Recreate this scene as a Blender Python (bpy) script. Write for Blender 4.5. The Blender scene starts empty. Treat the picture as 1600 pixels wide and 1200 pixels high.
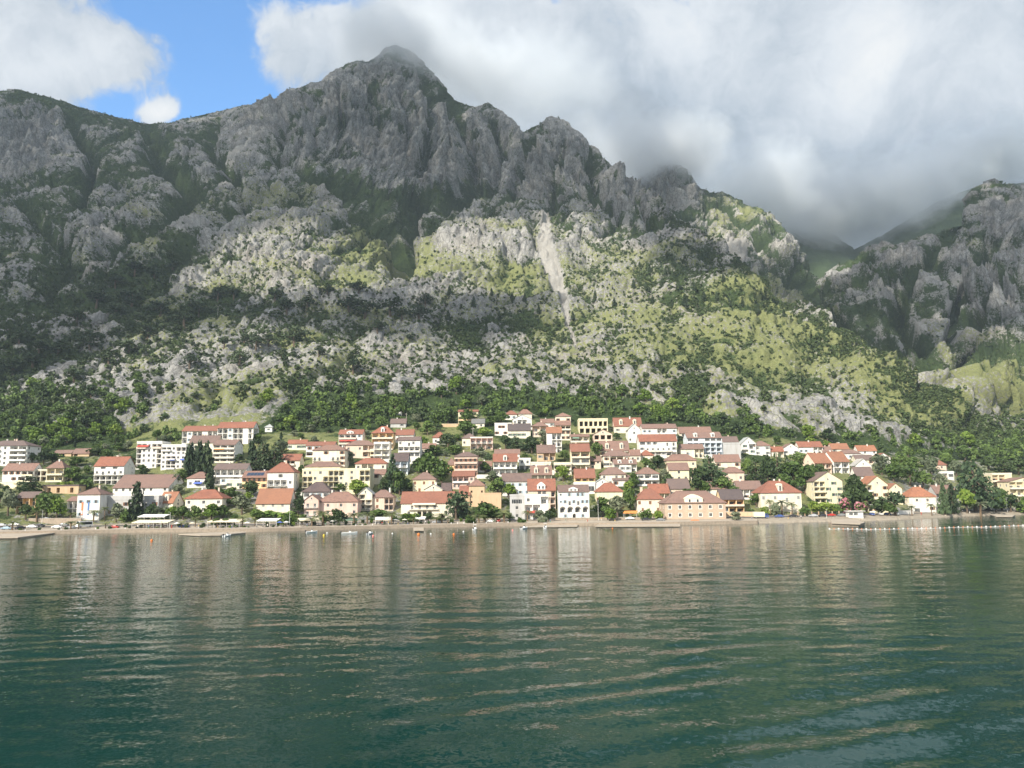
import bpy, math, random
import numpy as np
from mathutils import Vector, Matrix
rng = np.random.default_rng(7)
random.seed(11)
SC = bpy.context.scene
COL = SC.collection
R = math.radians
# ------------------------------------------------------------------ camera
F, CX, CY, CAMZ = 1202.0, 800.0, 600.0, 16.0
PITCH, ROLL = math.atan(168/1202.0), R(0.6)
cam_loc = np.array([0, 0, CAMZ])
_f = np.array([0, math.cos(PITCH), math.sin(PITCH)])
_r0 = np.array([1.0, 0, 0]); _u0 = np.array([0, -math.sin(PITCH), math.cos(PITCH)])
_r = math.cos(ROLL)*_r0 - math.sin(ROLL)*_u0
_u = math.sin(ROLL)*_r0 + math.cos(ROLL)*_u0
def ray(px, py):
    """photo pixel -> (t, e): slopes X/Y and (Z-CAMZ)/Y of the sight line"""
    px = np.asarray(px, float); py = np.asarray(py, float)
    d = _f + np.multiply.outer((px-CX)/F, _r) - np.multiply.outer((py-CY)/F, _u)
    return d[..., 0]/d[..., 1], d[..., 2]/d[..., 1]
def project(X, Y, Z):
    p = np.stack([X, Y, Z-CAMZ], -1)
    w = p@_f
    return CX + F*(p@_r)/w, CY - F*(p@_u)/w
cam = bpy.data.cameras.new('camera'); cam_ob = bpy.data.objects.new('camera', cam); COL.objects.link(cam_ob)
cam.sensor_width = 36; cam.lens = F/1600*36; cam.clip_start = 0.5; cam.clip_end = 20000
m = Matrix.Identity(4)
for i in range(3):
    m[i][0], m[i][1], m[i][2], m[i][3] = _r[i], _u[i], -_f[i], cam_loc[i]
cam_ob.matrix_world = m
SC.camera = cam_ob
# ------------------------------------------------------------------ sun + sky
SUN_AZ, SUN_EL = R(36), R(33)          # sun behind the camera, to its left
SUN = np.array([-math.sin(SUN_AZ)*math.cos(SUN_EL), -math.cos(SUN_AZ)*math.cos(SUN_EL), math.sin(SUN_EL)])
sl = bpy.data.lights.new('sun', 'SUN'); so = bpy.data.objects.new('sun', sl); COL.objects.link(so)
sl.energy = 5.0; sl.angle = R(0.5); sl.color = (1.0, 0.925, 0.80)
so.rotation_euler = Vector(SUN).to_track_quat('Z', 'Y').to_euler()
so.location = (-300, -500, 900)
SC.view_settings.view_transform = 'Standard'; SC.view_settings.look = 'None'
SC.view_settings.exposure = 0.7; SC.view_settings.gamma = 1
SC.cycles.max_bounces = 6; SC.cycles.diffuse_bounces = 3; SC.cycles.glossy_bounces = 3
SC.cycles.transmission_bounces = 4; SC.cycles.volume_bounces = 2; SC.cycles.transparent_max_bounces = 28
SC.cycles.volume_step_rate = 1.0
SC.cycles.caustics_reflective = False; SC.cycles.caustics_refractive = False

class NT:
    """small helper round a node tree"""
    def __init__(s, tree): s.t = tree; s.n = tree.nodes; s.l = tree.links
    def add(s, typ, **kw):
        n = s.n.new(typ)
        for k, v in kw.items():
            if k.startswith('_'): setattr(n, k[1:], v)
            else: n.inputs[k.replace('__', ' ')].default_value = v
        return n
    def link(s, a, b): s.l.new(a, b)
    def val(s, sock, v):
        if hasattr(v, 'is_output'): s.l.new(v, sock)
        else: sock.default_value = v
    def math(s, op, a, b=0.0, c=None, clamp=False):
        n = s.n.new('ShaderNodeMath'); n.operation = op; n.use_clamp = clamp
        s.val(n.inputs[0], a); s.val(n.inputs[1], b)
        if c is not None: s.val(n.inputs[2], c)
        return n.outputs[0]
    def ramp(s, fac, stops, interp='LINEAR'):
        n = s.n.new('ShaderNodeValToRGB'); n.color_ramp.interpolation = interp
        e = n.color_ramp.elements
        while len(e) < len(stops): e.new(0.5)
        for i, (p, c) in enumerate(stops):
            e[i].position = p
            e[i].color = (c, c, c, 1) if isinstance(c, (int, float)) else (*c, 1)
        s.val(n.inputs[0], fac); return n.outputs[0]
    def mix(s, fac, a, b, mode='MIX'):
        n = s.n.new('ShaderNodeMix'); n.data_type = 'RGBA'; n.blend_type = mode; n.clamp_factor = True
        s.val(n.inputs[0], fac)
        for sock, v in ((n.inputs[6], a), (n.inputs[7], b)):
            if isinstance(v, tuple): sock.default_value = (*v, 1)
            else: s.val(sock, v)
        return n.outputs[2]
    def smooth(s, x, a, b):
        n = s.n.new('ShaderNodeMapRange'); n.interpolation_type = 'SMOOTHSTEP'
        s.val(n.inputs[0], x); n.inputs[1].default_value = a; n.inputs[2].default_value = b
        return n.outputs[0]
    def noise(s, vec, scale, detail=4, rough=0.55, dist=0.0, out='Fac'):
        n = s.n.new('ShaderNodeTexNoise'); n.inputs['Scale'].default_value = scale
        n.inputs['Detail'].default_value = detail; n.inputs['Roughness'].default_value = rough
        n.inputs['Distortion'].default_value = dist
        if vec is not None: s.l.new(vec, n.inputs['Vector'])
        return n.outputs[out]

W = bpy.data.worlds.new('World'); SC.world = W; W.use_nodes = True
def build_world():
    g = NT(W.node_tree); g.n.clear()
    out = g.add('ShaderNodeOutputWorld')
    sky = g.add('ShaderNodeTexSky', _sky_type='NISHITA', _sun_disc=False, _sun_elevation=SUN_EL,
                _sun_rotation=math.atan2(SUN[0], SUN[1]), _air_density=1.0, _dust_density=0.6, _ozone_density=2.2)
    bgs = g.add('ShaderNodeBackground', Strength=0.15); hs = g.add('ShaderNodeHueSaturation', Saturation=1.2, Value=1.3); g.link(sky.outputs[0], hs.inputs['Color']); g.link(hs.outputs[0], bgs.inputs[0])
    tc = g.add('ShaderNodeTexCoord'); sx = g.add('ShaderNodeSeparateXYZ'); g.link(tc.outputs['Generated'], sx.inputs[0])
    x, y, z = sx.outputs
    ay = g.math('MAXIMUM', y, 0.05)
    t = g.math('DIVIDE', x, ay); e = g.math('DIVIDE', z, ay)
    # direction on a flat cloud layer for the noise
    zz = g.math('ADD', g.math('MAXIMUM', z, 0.0), 0.35)
    cv = g.add('ShaderNodeCombineXYZ'); g.link(g.math('DIVIDE', x, zz), cv.inputs[0]); g.link(g.math('DIVIDE', y, zz), cv.inputs[1]); g.link(z, cv.inputs[2])
    wn = g.noise(tc.outputs['Generated'], 7.0, 4, 0.6, 0.0, 'Color'); ws = g.add('ShaderNodeVectorMath', _operation='MULTIPLY_ADD'); g.link(wn, ws.inputs[0]); ws.inputs[1].default_value = (.16, .16, .16); g.link(tc.outputs['Generated'], ws.inputs[2])
    n1 = g.noise(ws.outputs[0], 5.0, 10, 0.58)
    n2 = g.noise(ws.outputs[0], 17.0, 8, 0.64)
    nb = g.noise(tc.outputs['Generated'], 2.3, 4, 0.5)
    def blob(px, py, rx, ry, amp):
        t0, e0 = ray(px, py)
        a = g.math('MULTIPLY', g.math('SUBTRACT', t, float(t0)), F/rx)
        b = g.math('MULTIPLY', g.math('SUBTRACT', e, float(e0)), F/ry)
        d = g.math('ADD', g.math('MULTIPLY', a, a), g.math('MULTIPLY', b, b))
        return g.math('MULTIPLY', g.math('EXPONENT', g.math('MULTIPLY', d, -1.0)), amp)
    def total(base, blobs):
        s = base
        for b in blobs: s = g.math('ADD', s, blob(*b))
        return s
    # how much cloud: overcast, torn open to blue over the saddle on the left
    cover = total(0.95, [(340, 95, 62, 120, -2.1), (250, 12, 120, 42, -1.1), (385, 185, 60, 40, -.8), (450, -10, 130, 35, -1.0), (300, 60, 60, 60, -.5), (185, 160, 60, 40, -1.2), (300, 200, 190, 34, -1.1), (560, 5, 50, 22, -.6), (410, 140, 70, 40, -.5),
                         (130, 70, 120, 55, 0.75), (480, 80, 75, 55, 0.9), (262, 170, 30, 22, 1.9), (235, 180, 26, 16, 1.5), (70, 115, 60, 34, 0.8), (315, 45, 26, 16, .7), (25, 120, 60, 30, .4), (868, 2, 14, 12, -1.0), (1082, 48, 15, 40, -.5), (1250, 330, 350, 120, 2.2), (1420, 110, 210, 130, 1.6), (950, 180, 230, 120, 1.4), (700, 80, 150, 80, 1.0)])
    cover = g.math('ADD', cover, g.math('MULTIPLY', g.math('SUBTRACT', n1, 0.5), 4.2))
    cover = g.math('ADD', cover, g.math('MULTIPLY', g.math('SUBTRACT', n2, 0.5), 2.6))
    fac = g.smooth(cover, 0.0, 1.05)
    # how bright the cloud is
    br = total(0.50, [(100, 70, 210, 80, 0.12), (60, 115, 70, 40, 0.14), (255, 172, 45, 25, 0.42), (480, 60, 150, 70, 0.10), (800, 60, 180, 70, 0.05), (620, 20, 120, 40, .08),
                      (1065, 40, 70, 80, 0.20), (1330, 150, 95, 90, 0.18), (1380, 60, 80, 90, 0.16), (1500, 90, 170, 120, 0.14), (1400, 10, 200, 70, 0.05), (1090, 245, 40, 24, .22),
                      (1000, 200, 160, 90, -0.12), (1280, 340, 300, 85, -0.34), (1600, 270, 200, 70, -0.15), (1180, 180, 70, 80, -0.08)])
    br = g.math('ADD', br, g.math('MULTIPLY', g.math('SUBTRACT', n1, 0.5), 0.75))
    br = g.math('ADD', br, g.math('MULTIPLY', g.math('SUBTRACT', n2, 0.5), 0.42))
    br = g.math('ADD', br, g.math('MULTIPLY', g.math('SUBTRACT', nb, 0.5), 0.28))
    br = g.math('ADD', br, g.math('MULTIPLY', g.smooth(y, 0.45, -0.3), 0.34)); br = g.math('ADD', br, g.math('MULTIPLY', g.smooth(z, 0.5, 0.9), 0.22))  # unseen sky behind and overhead brightened to lift light on the shaded slopes
    col = g.ramp(br, [(0.0, (0.075, 0.10, 0.13)), (0.25, (0.165, 0.20, 0.245)), (0.45, (0.30, 0.345, 0.40)), (0.7, (0.48, 0.51, 0.545)), (1.0, (0.62, 0.62, 0.615))])
    bgc = g.add('ShaderNodeBackground', Strength=1.0); g.link(col, bgc.inputs[0])
    mx = g.add('ShaderNodeMixShader'); g.link(fac, mx.inputs[0]); g.link(bgs.outputs[0], mx.inputs[1]); g.link(bgc.outputs[0], mx.inputs[2])
    g.link(mx.outputs[0], out.inputs[0])
build_world()
# ------------------------------------------------------------------ noise (numpy)
_perm = np.random.default_rng(3).integers(0, 2**31, 4096).astype(np.int64)
def _hash(ix, iy, iz):
    h = _perm[ix & 4095]; h = _perm[(h + iy) & 4095]; h = _perm[(h + iz) & 4095]
    return (h & 0xffff).astype(np.float32)/32767.5 - 1.0
def vnoise(P):
    """smooth value noise, about -1..1"""
    i = np.floor(P).astype(np.int64); f = (P - i).astype(np.float32)
    f = f*f*f*(f*(f*6-15)+10)
    x, y, z = i[..., 0], i[..., 1], i[..., 2]; u, v, w = f[..., 0], f[..., 1], f[..., 2]
    r = 0
    for dz in (0, 1):
        for dy in (0, 1):
            a = _hash(x, y+dy, z+dz); b = _hash(x+1, y+dy, z+dz)
            r = r + (a + (b-a)*u)*(v if dy else 1-v)*(w if dz else 1-w)
    return r
def fbm(P, octv, gain=0.5, lac=2.03):
    a, s, tot = 1.0, 0, 0
    for o in range(octv):
        s = s + a*vnoise(P + 17.3*o); tot += a; a *= gain; P = P*lac
    return s/tot
def ridged(P, octv, gain=0.55, lac=2.07):
    a, s, tot, prev = 1.0, 0, 0, 1.0
    for o in range(octv):
        n = 1 - np.abs(vnoise(P + 31.7*o))*1.35
        n = np.clip(n, 0, 1)**2
        s = s + a*n*prev; tot += a; prev = np.clip(n*1.4+0.25, 0, 1); a *= gain; P = P*lac
    return s/tot
def billow(P, octv, gain=0.5, lac=2.1):
    a, s, tot = 1.0, 0, 0
    for o in range(octv):
        s = s + a*np.minimum(np.abs(vnoise(P + 43.1*o))*2.0, 1.0)**0.85; tot += a; a *= gain; P = P*lac
    return s/tot
def sstep(x, a, b):
    t = np.clip((x-a)/(b-a), 0, 1); return t*t*(3-2*t)
# ------------------------------------------------------------------ object helpers
def tag(o, label=None, cat=None, group=None, kind=None):
    if label: o['label'] = label
    if cat: o['category'] = cat
    if group: o['group'] = group
    if kind: o['kind'] = kind
    return o
def link(name, data, parent=None, loc=(0, 0, 0), rotz=0.0, scale=None):
    o = bpy.data.objects.new(name, data); COL.objects.link(o)
    o.location = loc; o.rotation_euler = (0, 0, rotz)
    if scale is not None: o.scale = scale if not isinstance(scale, (int, float)) else (scale,)*3
    if parent: o.parent = parent
    return o
def empty(name, loc, rotz=0.0):
    o = link(name, None, None, loc, rotz); o.empty_display_size = 1; return o
def copy_tree(o, parent=None):
    c = o.copy(); COL.objects.link(c)
    if parent: c.parent = parent
    for ch in list(o.children): copy_tree(ch, c)
    return c
class MB:
    def __init__(s): s.v = []; s.f = []; s.m = []
    def quad(s, a, b, c, d, mi=0):
        n = len(s.v); s.v += [a, b, c, d]; s.f.append((n, n+1, n+2, n+3)); s.m.append(mi)
    def poly(s, pts, mi=0):
        n = len(s.v); s.v += list(pts); s.f.append(tuple(range(n, n+len(pts)))); s.m.append(mi)
    def box(s, x0, x1, y0, y1, z0, z1, mi=0):
        n = len(s.v)
        s.v += [(x0, y0, z0), (x1, y0, z0), (x1, y1, z0), (x0, y1, z0), (x0, y0, z1), (x1, y0, z1), (x1, y1, z1), (x0, y1, z1)]
        for q in ((0, 3, 2, 1), (4, 5, 6, 7), (0, 1, 5, 4), (1, 2, 6, 5), (2, 3, 7, 6), (3, 0, 4, 7)):
            s.f.append(tuple(n+i for i in q)); s.m.append(mi)
    def prism(s, pts, y0, y1, mi=0):
        """outline in x,z extruded along y"""
        n = len(s.v); k = len(pts)
        s.v += [(x, y0, z) for x, z in pts] + [(x, y1, z) for x, z in pts]
        s.f.append(tuple(n+i for i in range(k))); s.f.append(tuple(n+k+i for i in reversed(range(k)))); s.m += [mi, mi]
        for i in range(k):
            j = (i+1) % k; s.f.append((n+i, n+k+i, n+k+j, n+j)); s.m.append(mi)
    def tube(s, pts, rads, sides=6, mi=0, cap=True):
        n0 = len(s.v); up = Vector((0, 0, 1))
        pts = [Vector(p) for p in pts]
        for i, p in enumerate(pts):
            d = (pts[min(i+1, len(pts)-1)] - pts[max(i-1, 0)]).normalized()
            a = d.cross(up if abs(d.z) < 0.95 else Vector((1, 0, 0))).normalized(); b = d.cross(a)
            for k in range(sides):
                w = 2*math.pi*k/sides; s.v.append(tuple(p + (a*math.cos(w) + b*math.sin(w))*rads[i]))
        for i in range(len(pts)-1):
            for k in range(sides):
                k2 = (k+1) % sides; o = n0+i*sides
                s.f.append((o+k, o+k2, o+sides+k2, o+sides+k)); s.m.append(mi)
        if cap:
            s.f.append(tuple(n0+k for k in range(sides))); s.m.append(mi)
            s.f.append(tuple(n0+(len(pts)-1)*sides+k for k in reversed(range(sides)))); s.m.append(mi)
    def ball(s, c, r, seg=8, rings=5, mi=0):
        n = len(s.v); rx, ry, rz = r if isinstance(r, tuple) else (r, r, r)
        for i in range(rings+1):
            ph = math.pi*i/rings
            for k in range(seg):
                th = 2*math.pi*k/seg
                s.v.append((c[0]+rx*math.sin(ph)*math.cos(th), c[1]+ry*math.sin(ph)*math.sin(th), c[2]+rz*math.cos(ph)))
        for i in range(rings):
            for k in range(seg):
                k2 = (k+1) % seg; s.f.append((n+i*seg+k, n+(i+1)*seg+k, n+(i+1)*seg+k2, n+i*seg+k2)); s.m.append(mi)
    def mesh(s, name, mats, smooth=False):
        me = bpy.data.meshes.new(name); me.from_pydata(s.v, [], s.f)
        for mt in (mats if isinstance(mats, (list, tuple)) else [mats]): me.materials.append(mt)
        if any(s.m): me.polygons.foreach_set('material_index', s.m)
        if smooth: me.polygons.foreach_set('use_smooth', [True]*len(me.polygons))
        me.validate(); me.update(); return me
    def build(s, name, mats, parent=None, loc=(0, 0, 0), rotz=0.0, smooth=False):
        return link(name, s.mesh(name, mats, smooth), parent, loc, rotz)
def grid_mesh(name, V, mat, attrs=None, smooth=True):
    """V: (rows, cols, 3)"""
    nr, nc = V.shape[:2]
    idx = np.arange(nr*nc).reshape(nr, nc)
    q = np.stack([idx[:-1, :-1], idx[:-1, 1:], idx[1:, 1:], idx[1:, :-1]], -1).reshape(-1, 4)
    return raw_mesh(name, V.reshape(-1, 3), q, mat, attrs, smooth)
def raw_mesh(name, V, Q, mat, attrs=None, smooth=False):
    me = bpy.data.meshes.new(name); k = Q.shape[1]
    me.vertices.add(len(V)); me.vertices.foreach_set('co', np.ascontiguousarray(V, np.float32).ravel())
    me.loops.add(Q.size); me.loops.foreach_set('vertex_index', np.ascontiguousarray(Q, np.int32).ravel())
    me.polygons.add(len(Q)); me.polygons.foreach_set('loop_start', np.arange(0, Q.size, k, dtype=np.int32))
    if smooth: me.polygons.foreach_set('use_smooth', np.ones(len(Q), bool))
    me.materials.append(mat); me.update(calc_edges=True)
    for n, a in (attrs or {}).items():
        at = me.attributes.new(n, 'FLOAT', 'POINT'); at.data.foreach_set('value', np.ascontiguousarray(a, np.float32).ravel())
    return me
def new_mat(name):
    mt = bpy.data.materials.new(name); mt.use_nodes = True; g = NT(mt.node_tree)
    b = g.n['Principled BSDF']; b.inputs['Specular IOR Level'].default_value = 0.3
    return mt, g, b
# ------------------------------------------------------------------ terrain
HOR_E = 0.0
SHORE = [(-700, 840), (-300, 840), (0, 836), (200, 832), (400, 831), (600, 826), (800, 822), (1000, 821), (1200, 818), (1400, 813), (1500, 807), (1600, 804), (1900, 798), (2300, 794)]
def curve_t(keys):
    """keys (px, py[, D]) -> functions of t"""
    k = np.array(keys, float); t, e = ray(k[:, 0], k[:, 1])
    o = np.argsort(t); return t[o], e[o], (k[o, 2] if k.shape[1] > 2 else None)
ts_, es_, _ = curve_t(SHORE)
def d_shore(t): return np.interp(t, ts_, -CAMZ/es_)
L_TOP = [(-700, 690, 560), (0, 688, 530), (200, 688, 530), (300, 674, 530), (430, 664, 545), (550, 652, 565), (700, 638, 590), (760, 630, 600), (900, 640, 590), (1000, 652, 575), (1150, 676, 565), (1250, 688, 570), (1400, 702, 595), (1500, 712, 620), (1600, 708, 640), (2300, 700, 680)]
L5 = [(-700, 620, 760), (0, 620, 690), (200, 600, 680), (400, 570, 730), (600, 560, 745), (760, 552, 770), (900, 545, 780), (1050, 560, 740), (1200, 600, 700), (1350, 650, 670), (1450, 688, 650), (1510, 706, 650), (1600, 694, 690), (2300, 690, 740)]
L6 = [(-700, 480, 980), (0, 500, 880), (150, 495, 870), (300, 470, 870), (450, 445, 890), (560, 452, 920), (700, 445, 950), (850, 435, 970), (1000, 432, 950), (1100, 440, 900), (1200, 500, 820), (1300, 562, 760), (1400, 620, 710), (1480, 670, 690), (1510, 698, 685), (1600, 688, 720), (2300, 686, 760)]
L7 = [(-700, 360, 1200), (0, 380, 1120), (150, 380, 1130), (300, 390, 1030), (380, 370, 1030), (430, 358, 1050), (520, 362, 1090), (620, 398, 1170), (700, 352, 1150), (850, 350, 1190), (950, 370, 1150), (1000, 385, 1110), (1060, 394, 1060), (1130, 425, 970), (1200, 478, 900), (1300, 542, 805), (1400, 606, 745), (1480, 656, 715), (1510, 690, 710), (1600, 683, 740), (2300, 680, 780)]
L8 = [(-700, 260, 1500), (0, 280, 1400), (150, 290, 1400), (300, 300, 1330), (430, 265, 1320), (500, 262, 1360), (560, 278, 1420), (640, 312, 1460), (720, 322, 1450), (820, 322, 1400), (900, 330, 1340), (1000, 350, 1240), (1060, 374, 1140), (1130, 408, 1030), (1200, 468, 940), (1300, 532, 830), (1400, 598, 765), (1480, 649, 735), (1510, 684, 735), (1600, 679, 760), (2300, 676, 800)]
L9 = [(-700, 180, 1700), (0, 205, 1600), (150, 235, 1620), (300, 235, 1650), (430, 195, 1520), (500, 192, 1490), (600, 195, 1530), (700, 222, 1550), (760, 225, 1530), (820, 252, 1480), (900, 262, 1430), (1000, 312, 1330), (1060, 357, 1200), (1130, 402, 1060), (1200, 463, 960), (1300, 527, 850), (1400, 594, 780), (1480, 645, 745), (1510, 678, 755), (1600, 675, 780), (2300, 672, 820)]
L10 = [(-700, 100, 2000), (-100, 120, 1900), (0, 142, 1800), (30, 140, 1780), (100, 160, 1800), (160, 180, 1850), (215, 191, 1900), (260, 194, 1950), (300, 183, 1900), (350, 172, 1850), (440, 154, 1700), (452, 142, 1640), (500, 128, 1620), (520, 117, 1620), (545, 101, 1620), (558, 96, 1630), (575, 97, 1640), (590, 87, 1640), (603, 74, 1640), (618, 70, 1640), (640, 79, 1645), (662, 97, 1650), (690, 131, 1650), (720, 160, 1640), (745, 168, 1620), (762, 160, 1600), (790, 180, 1590), (815, 208, 1570), (840, 195, 1540), (862, 181, 1530), (885, 192, 1530), (920, 225, 1510), (960, 265, 1480), (1000, 294, 1400), (1050, 340, 1250), (1090, 370, 1160), (1130, 398, 1080), (1200, 458, 980), (1260, 492, 930), (1300, 522, 870), (1340, 546, 840), (1400, 590, 795), (1440, 615, 775), (1480, 642, 755), (1510, 674, 775), (1600, 671, 800), (2300, 668, 840)]
L12a = [(-700, 330, 2200), (900, 330, 1750), (1000, 345, 1500), (1090, 380, 1450), (1200, 440, 1350), (1285, 530, 1150), (1350, 560, 980), (1450, 600, 890), (1500, 622, 870), (1512, 668, 835), (1524, 622, 850), (1600, 600, 860), (2300, 560, 900)]
L12b = [(-700, 320, 2250), (900, 320, 1800), (1000, 312, 1650), (1090, 345, 1600), (1200, 400, 1480), (1285, 490, 1270), (1350, 475, 1180), (1450, 470, 1120), (1512, 490, 1100), (1600, 440, 1120), (2300, 400, 1200)]
L12 = [(-700, 310, 2300), (900, 310, 1850), (1000, 285, 1780), (1030, 262, 1780), (1060, 257, 1760), (1088, 296, 1720), (1130, 306, 1700), (1180, 325, 1660), (1210, 343, 1620), (1226, 366, 1580), (1255, 405, 1520), (1280, 452, 1450), (1300, 430, 1400), (1330, 411, 1380), (1400, 383, 1350), (1460, 370, 1340), (1500, 345, 1360), (1520, 302, 1400), (1550, 285, 1430), (1600, 292, 1480), (1750, 250, 1550), (2300, 230, 1700)]
L14 = [(-700, 330, 2600), (900, 320, 2600), (1000, 300, 2600), (1150, 318, 2550), (1210, 350, 2500), (1225, 358, 2450), (1240, 352, 2440), (1255, 364, 2430), (1290, 362, 2420), (1310, 372, 2400), (1335, 392, 2300), (1390, 362, 2320), (1460, 318, 2350), (1530, 291, 2400), (1600, 286, 2450), (1800, 250, 2500), (2300, 220, 2600)]

NC = 1360
tt = np.linspace(-0.98, 0.98, NC)
def layer(keys):
    t, e, D = curve_t(keys)
    ee = np.interp(tt, t, e); dd = np.interp(tt, t, D)
    return dd, CAMZ + ee*dd
ds = d_shore(tt)
ks = np.exp(-0.5*(np.arange(-24, 25)/9.0)**2); ks /= ks.sum()
ds = np.convolve(np.pad(ds, 24, mode='edge'), ks, 'valid')
prof = []          # (D, z, rows from the one before)
prof.append((ds-30, np.full(NC, -9.0), 0))
prof.append((ds-0.5, np.full(NC, -1.6), 4))
prof.append((ds+5, np.full(NC, 0.9), 8))
prof.append((ds+11, np.full(NC, 1.75), 8))
prof.append((ds+30, np.full(NC, 2.3), 14))
dT, zT = layer(L_TOP)
prof.append((ds+36, np.full(NC, 3.0), 6))
prof.append((dT, zT, 110))
for K, n in ((L5, 85), (L6, 88), (L7, 75), (L8, 75), (L9, 80), (L10, 84)):
    d, z = layer(K); prof.append((d, z, n))
dC, zC = prof[-1][0], prof[-1][1]
d12a, z12a = layer(L12a)
wv = sstep(tt, 0.17, 0.3)
prof.append((dC + 60, zC - 28 - 30*(1-wv), 8))
prof.append((np.maximum(dC+110, np.minimum(dC+150, d12a-20)), np.minimum(zC-40, z12a-12), 8))
for K, n in ((L12a, 24), (L12b, 56), (L12, 60)):
    d, z = layer(K); prof.append((d, z, n))
d12, z12 = prof[-1][0], prof[-1][1]
prof.append((d12+120, z12-110, 6))
d14, z14 = layer(L14)
prof.append((d14-350, z14-240, 10))
prof.append((d14, z14, 50))
prof.append((d14+600, z14-500, 6))
rowsD, rowsZ, rowsL = [], [], []
for k in range(1, len(prof)):
    (d0, z0, _), (d1, z1, n) = prof[k-1], prof[k]
    s = (np.arange(n)/n)[:, None]
    rowsD.append(d0 + (d1-d0)*s); rowsZ.append(z0 + (z1-z0)*s); rowsL.append(np.full(n, k-1) + s[:, 0])
rowsD.append(prof[-1][0][None]); rowsZ.append(prof[-1][1][None]); rowsL.append(np.array([len(prof)-1.0]))
GD, GZ, GL = np.concatenate(rowsD), np.concatenate(rowsZ), np.concatenate(rowsL)
NR = len(GD)
def smooth_rows(A, sig):
    k = np.exp(-0.5*(np.arange(-3*sig, 3*sig+1)/sig)**2); k /= k.sum()
    P = np.pad(A, ((3*sig, 3*sig), (0, 0)), mode='edge'); o = np.zeros_like(A)
    for i, w in enumerate(k): o += w*P[i:i+len(A)]
    return o
SD, SZ = smooth_rows(GD, 6), smooth_rows(GZ, 6)
# the crests and the shore keep their edge
keepf = np.zeros(NR)
for lv, wd in ((12, 0.16), (17, 0.2), (20, 0.25)): keepf = np.maximum(keepf, np.exp(-0.5*((GL-lv)/wd)**2))
keepf = np.maximum(keepf, (GL < 5.6)*1.0)[:, None]
D_, Z_ = SD*(1-keepf) + GD*keepf, SZ*(1-keepf) + GZ*keepf
Pb = np.stack([tt[None, :]*D_, D_, Z_], -1)
du = np.gradient(Pb, axis=1); dv = np.gradient(Pb, axis=0)
Nn = np.cross(du, dv); Nn /= np.linalg.norm(Nn, axis=-1, keepdims=True) + 1e-9
LL = GL[:, None]*np.ones((1, NC))
wm = sstep(LL, 5.98, 6.3)
PX, PY = project(Pb[..., 0], Pb[..., 1], Pb[..., 2])
def gauss(cx, cy, rx, ry, ang=0.0):
    a = R(ang); dx, dy = PX-cx, PY-cy
    u = dx*math.cos(a) + dy*math.sin(a); v = -dx*math.sin(a) + dy*math.cos(a)
    return np.exp(-((u/rx)**2 + (v/ry)**2))
# how sheer and bare the ground is: the cliffs under the peak and the ridge to the right of it
front = (LL > 6) & (LL < 12.6); back = (LL > 13) & (LL < 18)
cliff = np.zeros_like(PX)
for g_ in ((600, 190, 150, 110), (470, 200, 80, 60), (720, 240, 90, 70), (870, 255, 80, 75), (960, 310, 80, 40, 35), (40, 220, 60, 60), (640, 290, 90, 40), (780, 215, 50, 50)):
    cliff = np.maximum(cliff, gauss(*g_)*front)
for g_ in ((1050, 300, 60, 40), (1570, 340, 60, 70), (1400, 430, 120, 60, -10), (1560, 470, 80, 60)): cliff = np.maximum(cliff, 0.8*gauss(*g_)*back)
cliff = sstep(cliff, 0.15, 0.75)
def nz(sc, zs=1.0, off=0.0): return Pb*np.array([1, 1, zs])/sc + off
warp = np.stack([fbm(nz(140, 1, 5), 3), fbm(nz(140, 1, 55), 3), fbm(nz(140, 1, 105), 3)], -1)*38
Pw = Pb + warp
macro = fbm(Pw/np.array([230, 420, 420]), 3)
b1 = billow(Pw/np.array([62, 100, 95]), 4, 0.5)
b2 = billow(Pw/np.array([21, 28, 30])+9, 3, 0.55)
b3 = billow(Pw/np.array([8, 10, 12])+19, 3, 0.6)
bc = billow(Pw/np.array([48, 110, 260])+3, 5, 0.6)
fine = fbm(Pb/4.0, 2, 0.6)
sharp = ridged(Pw/np.array([17, 34, 46])+5, 4, .6)
led = (Pb[..., 2] + 9*fbm(Pb/np.array([60, 60, 30])+2, 3))/27; led = led-np.floor(led); led = np.where(led < .8, led/.8, (1-led)/.2)
far = sstep(LL, 12.5, 13.5)
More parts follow.
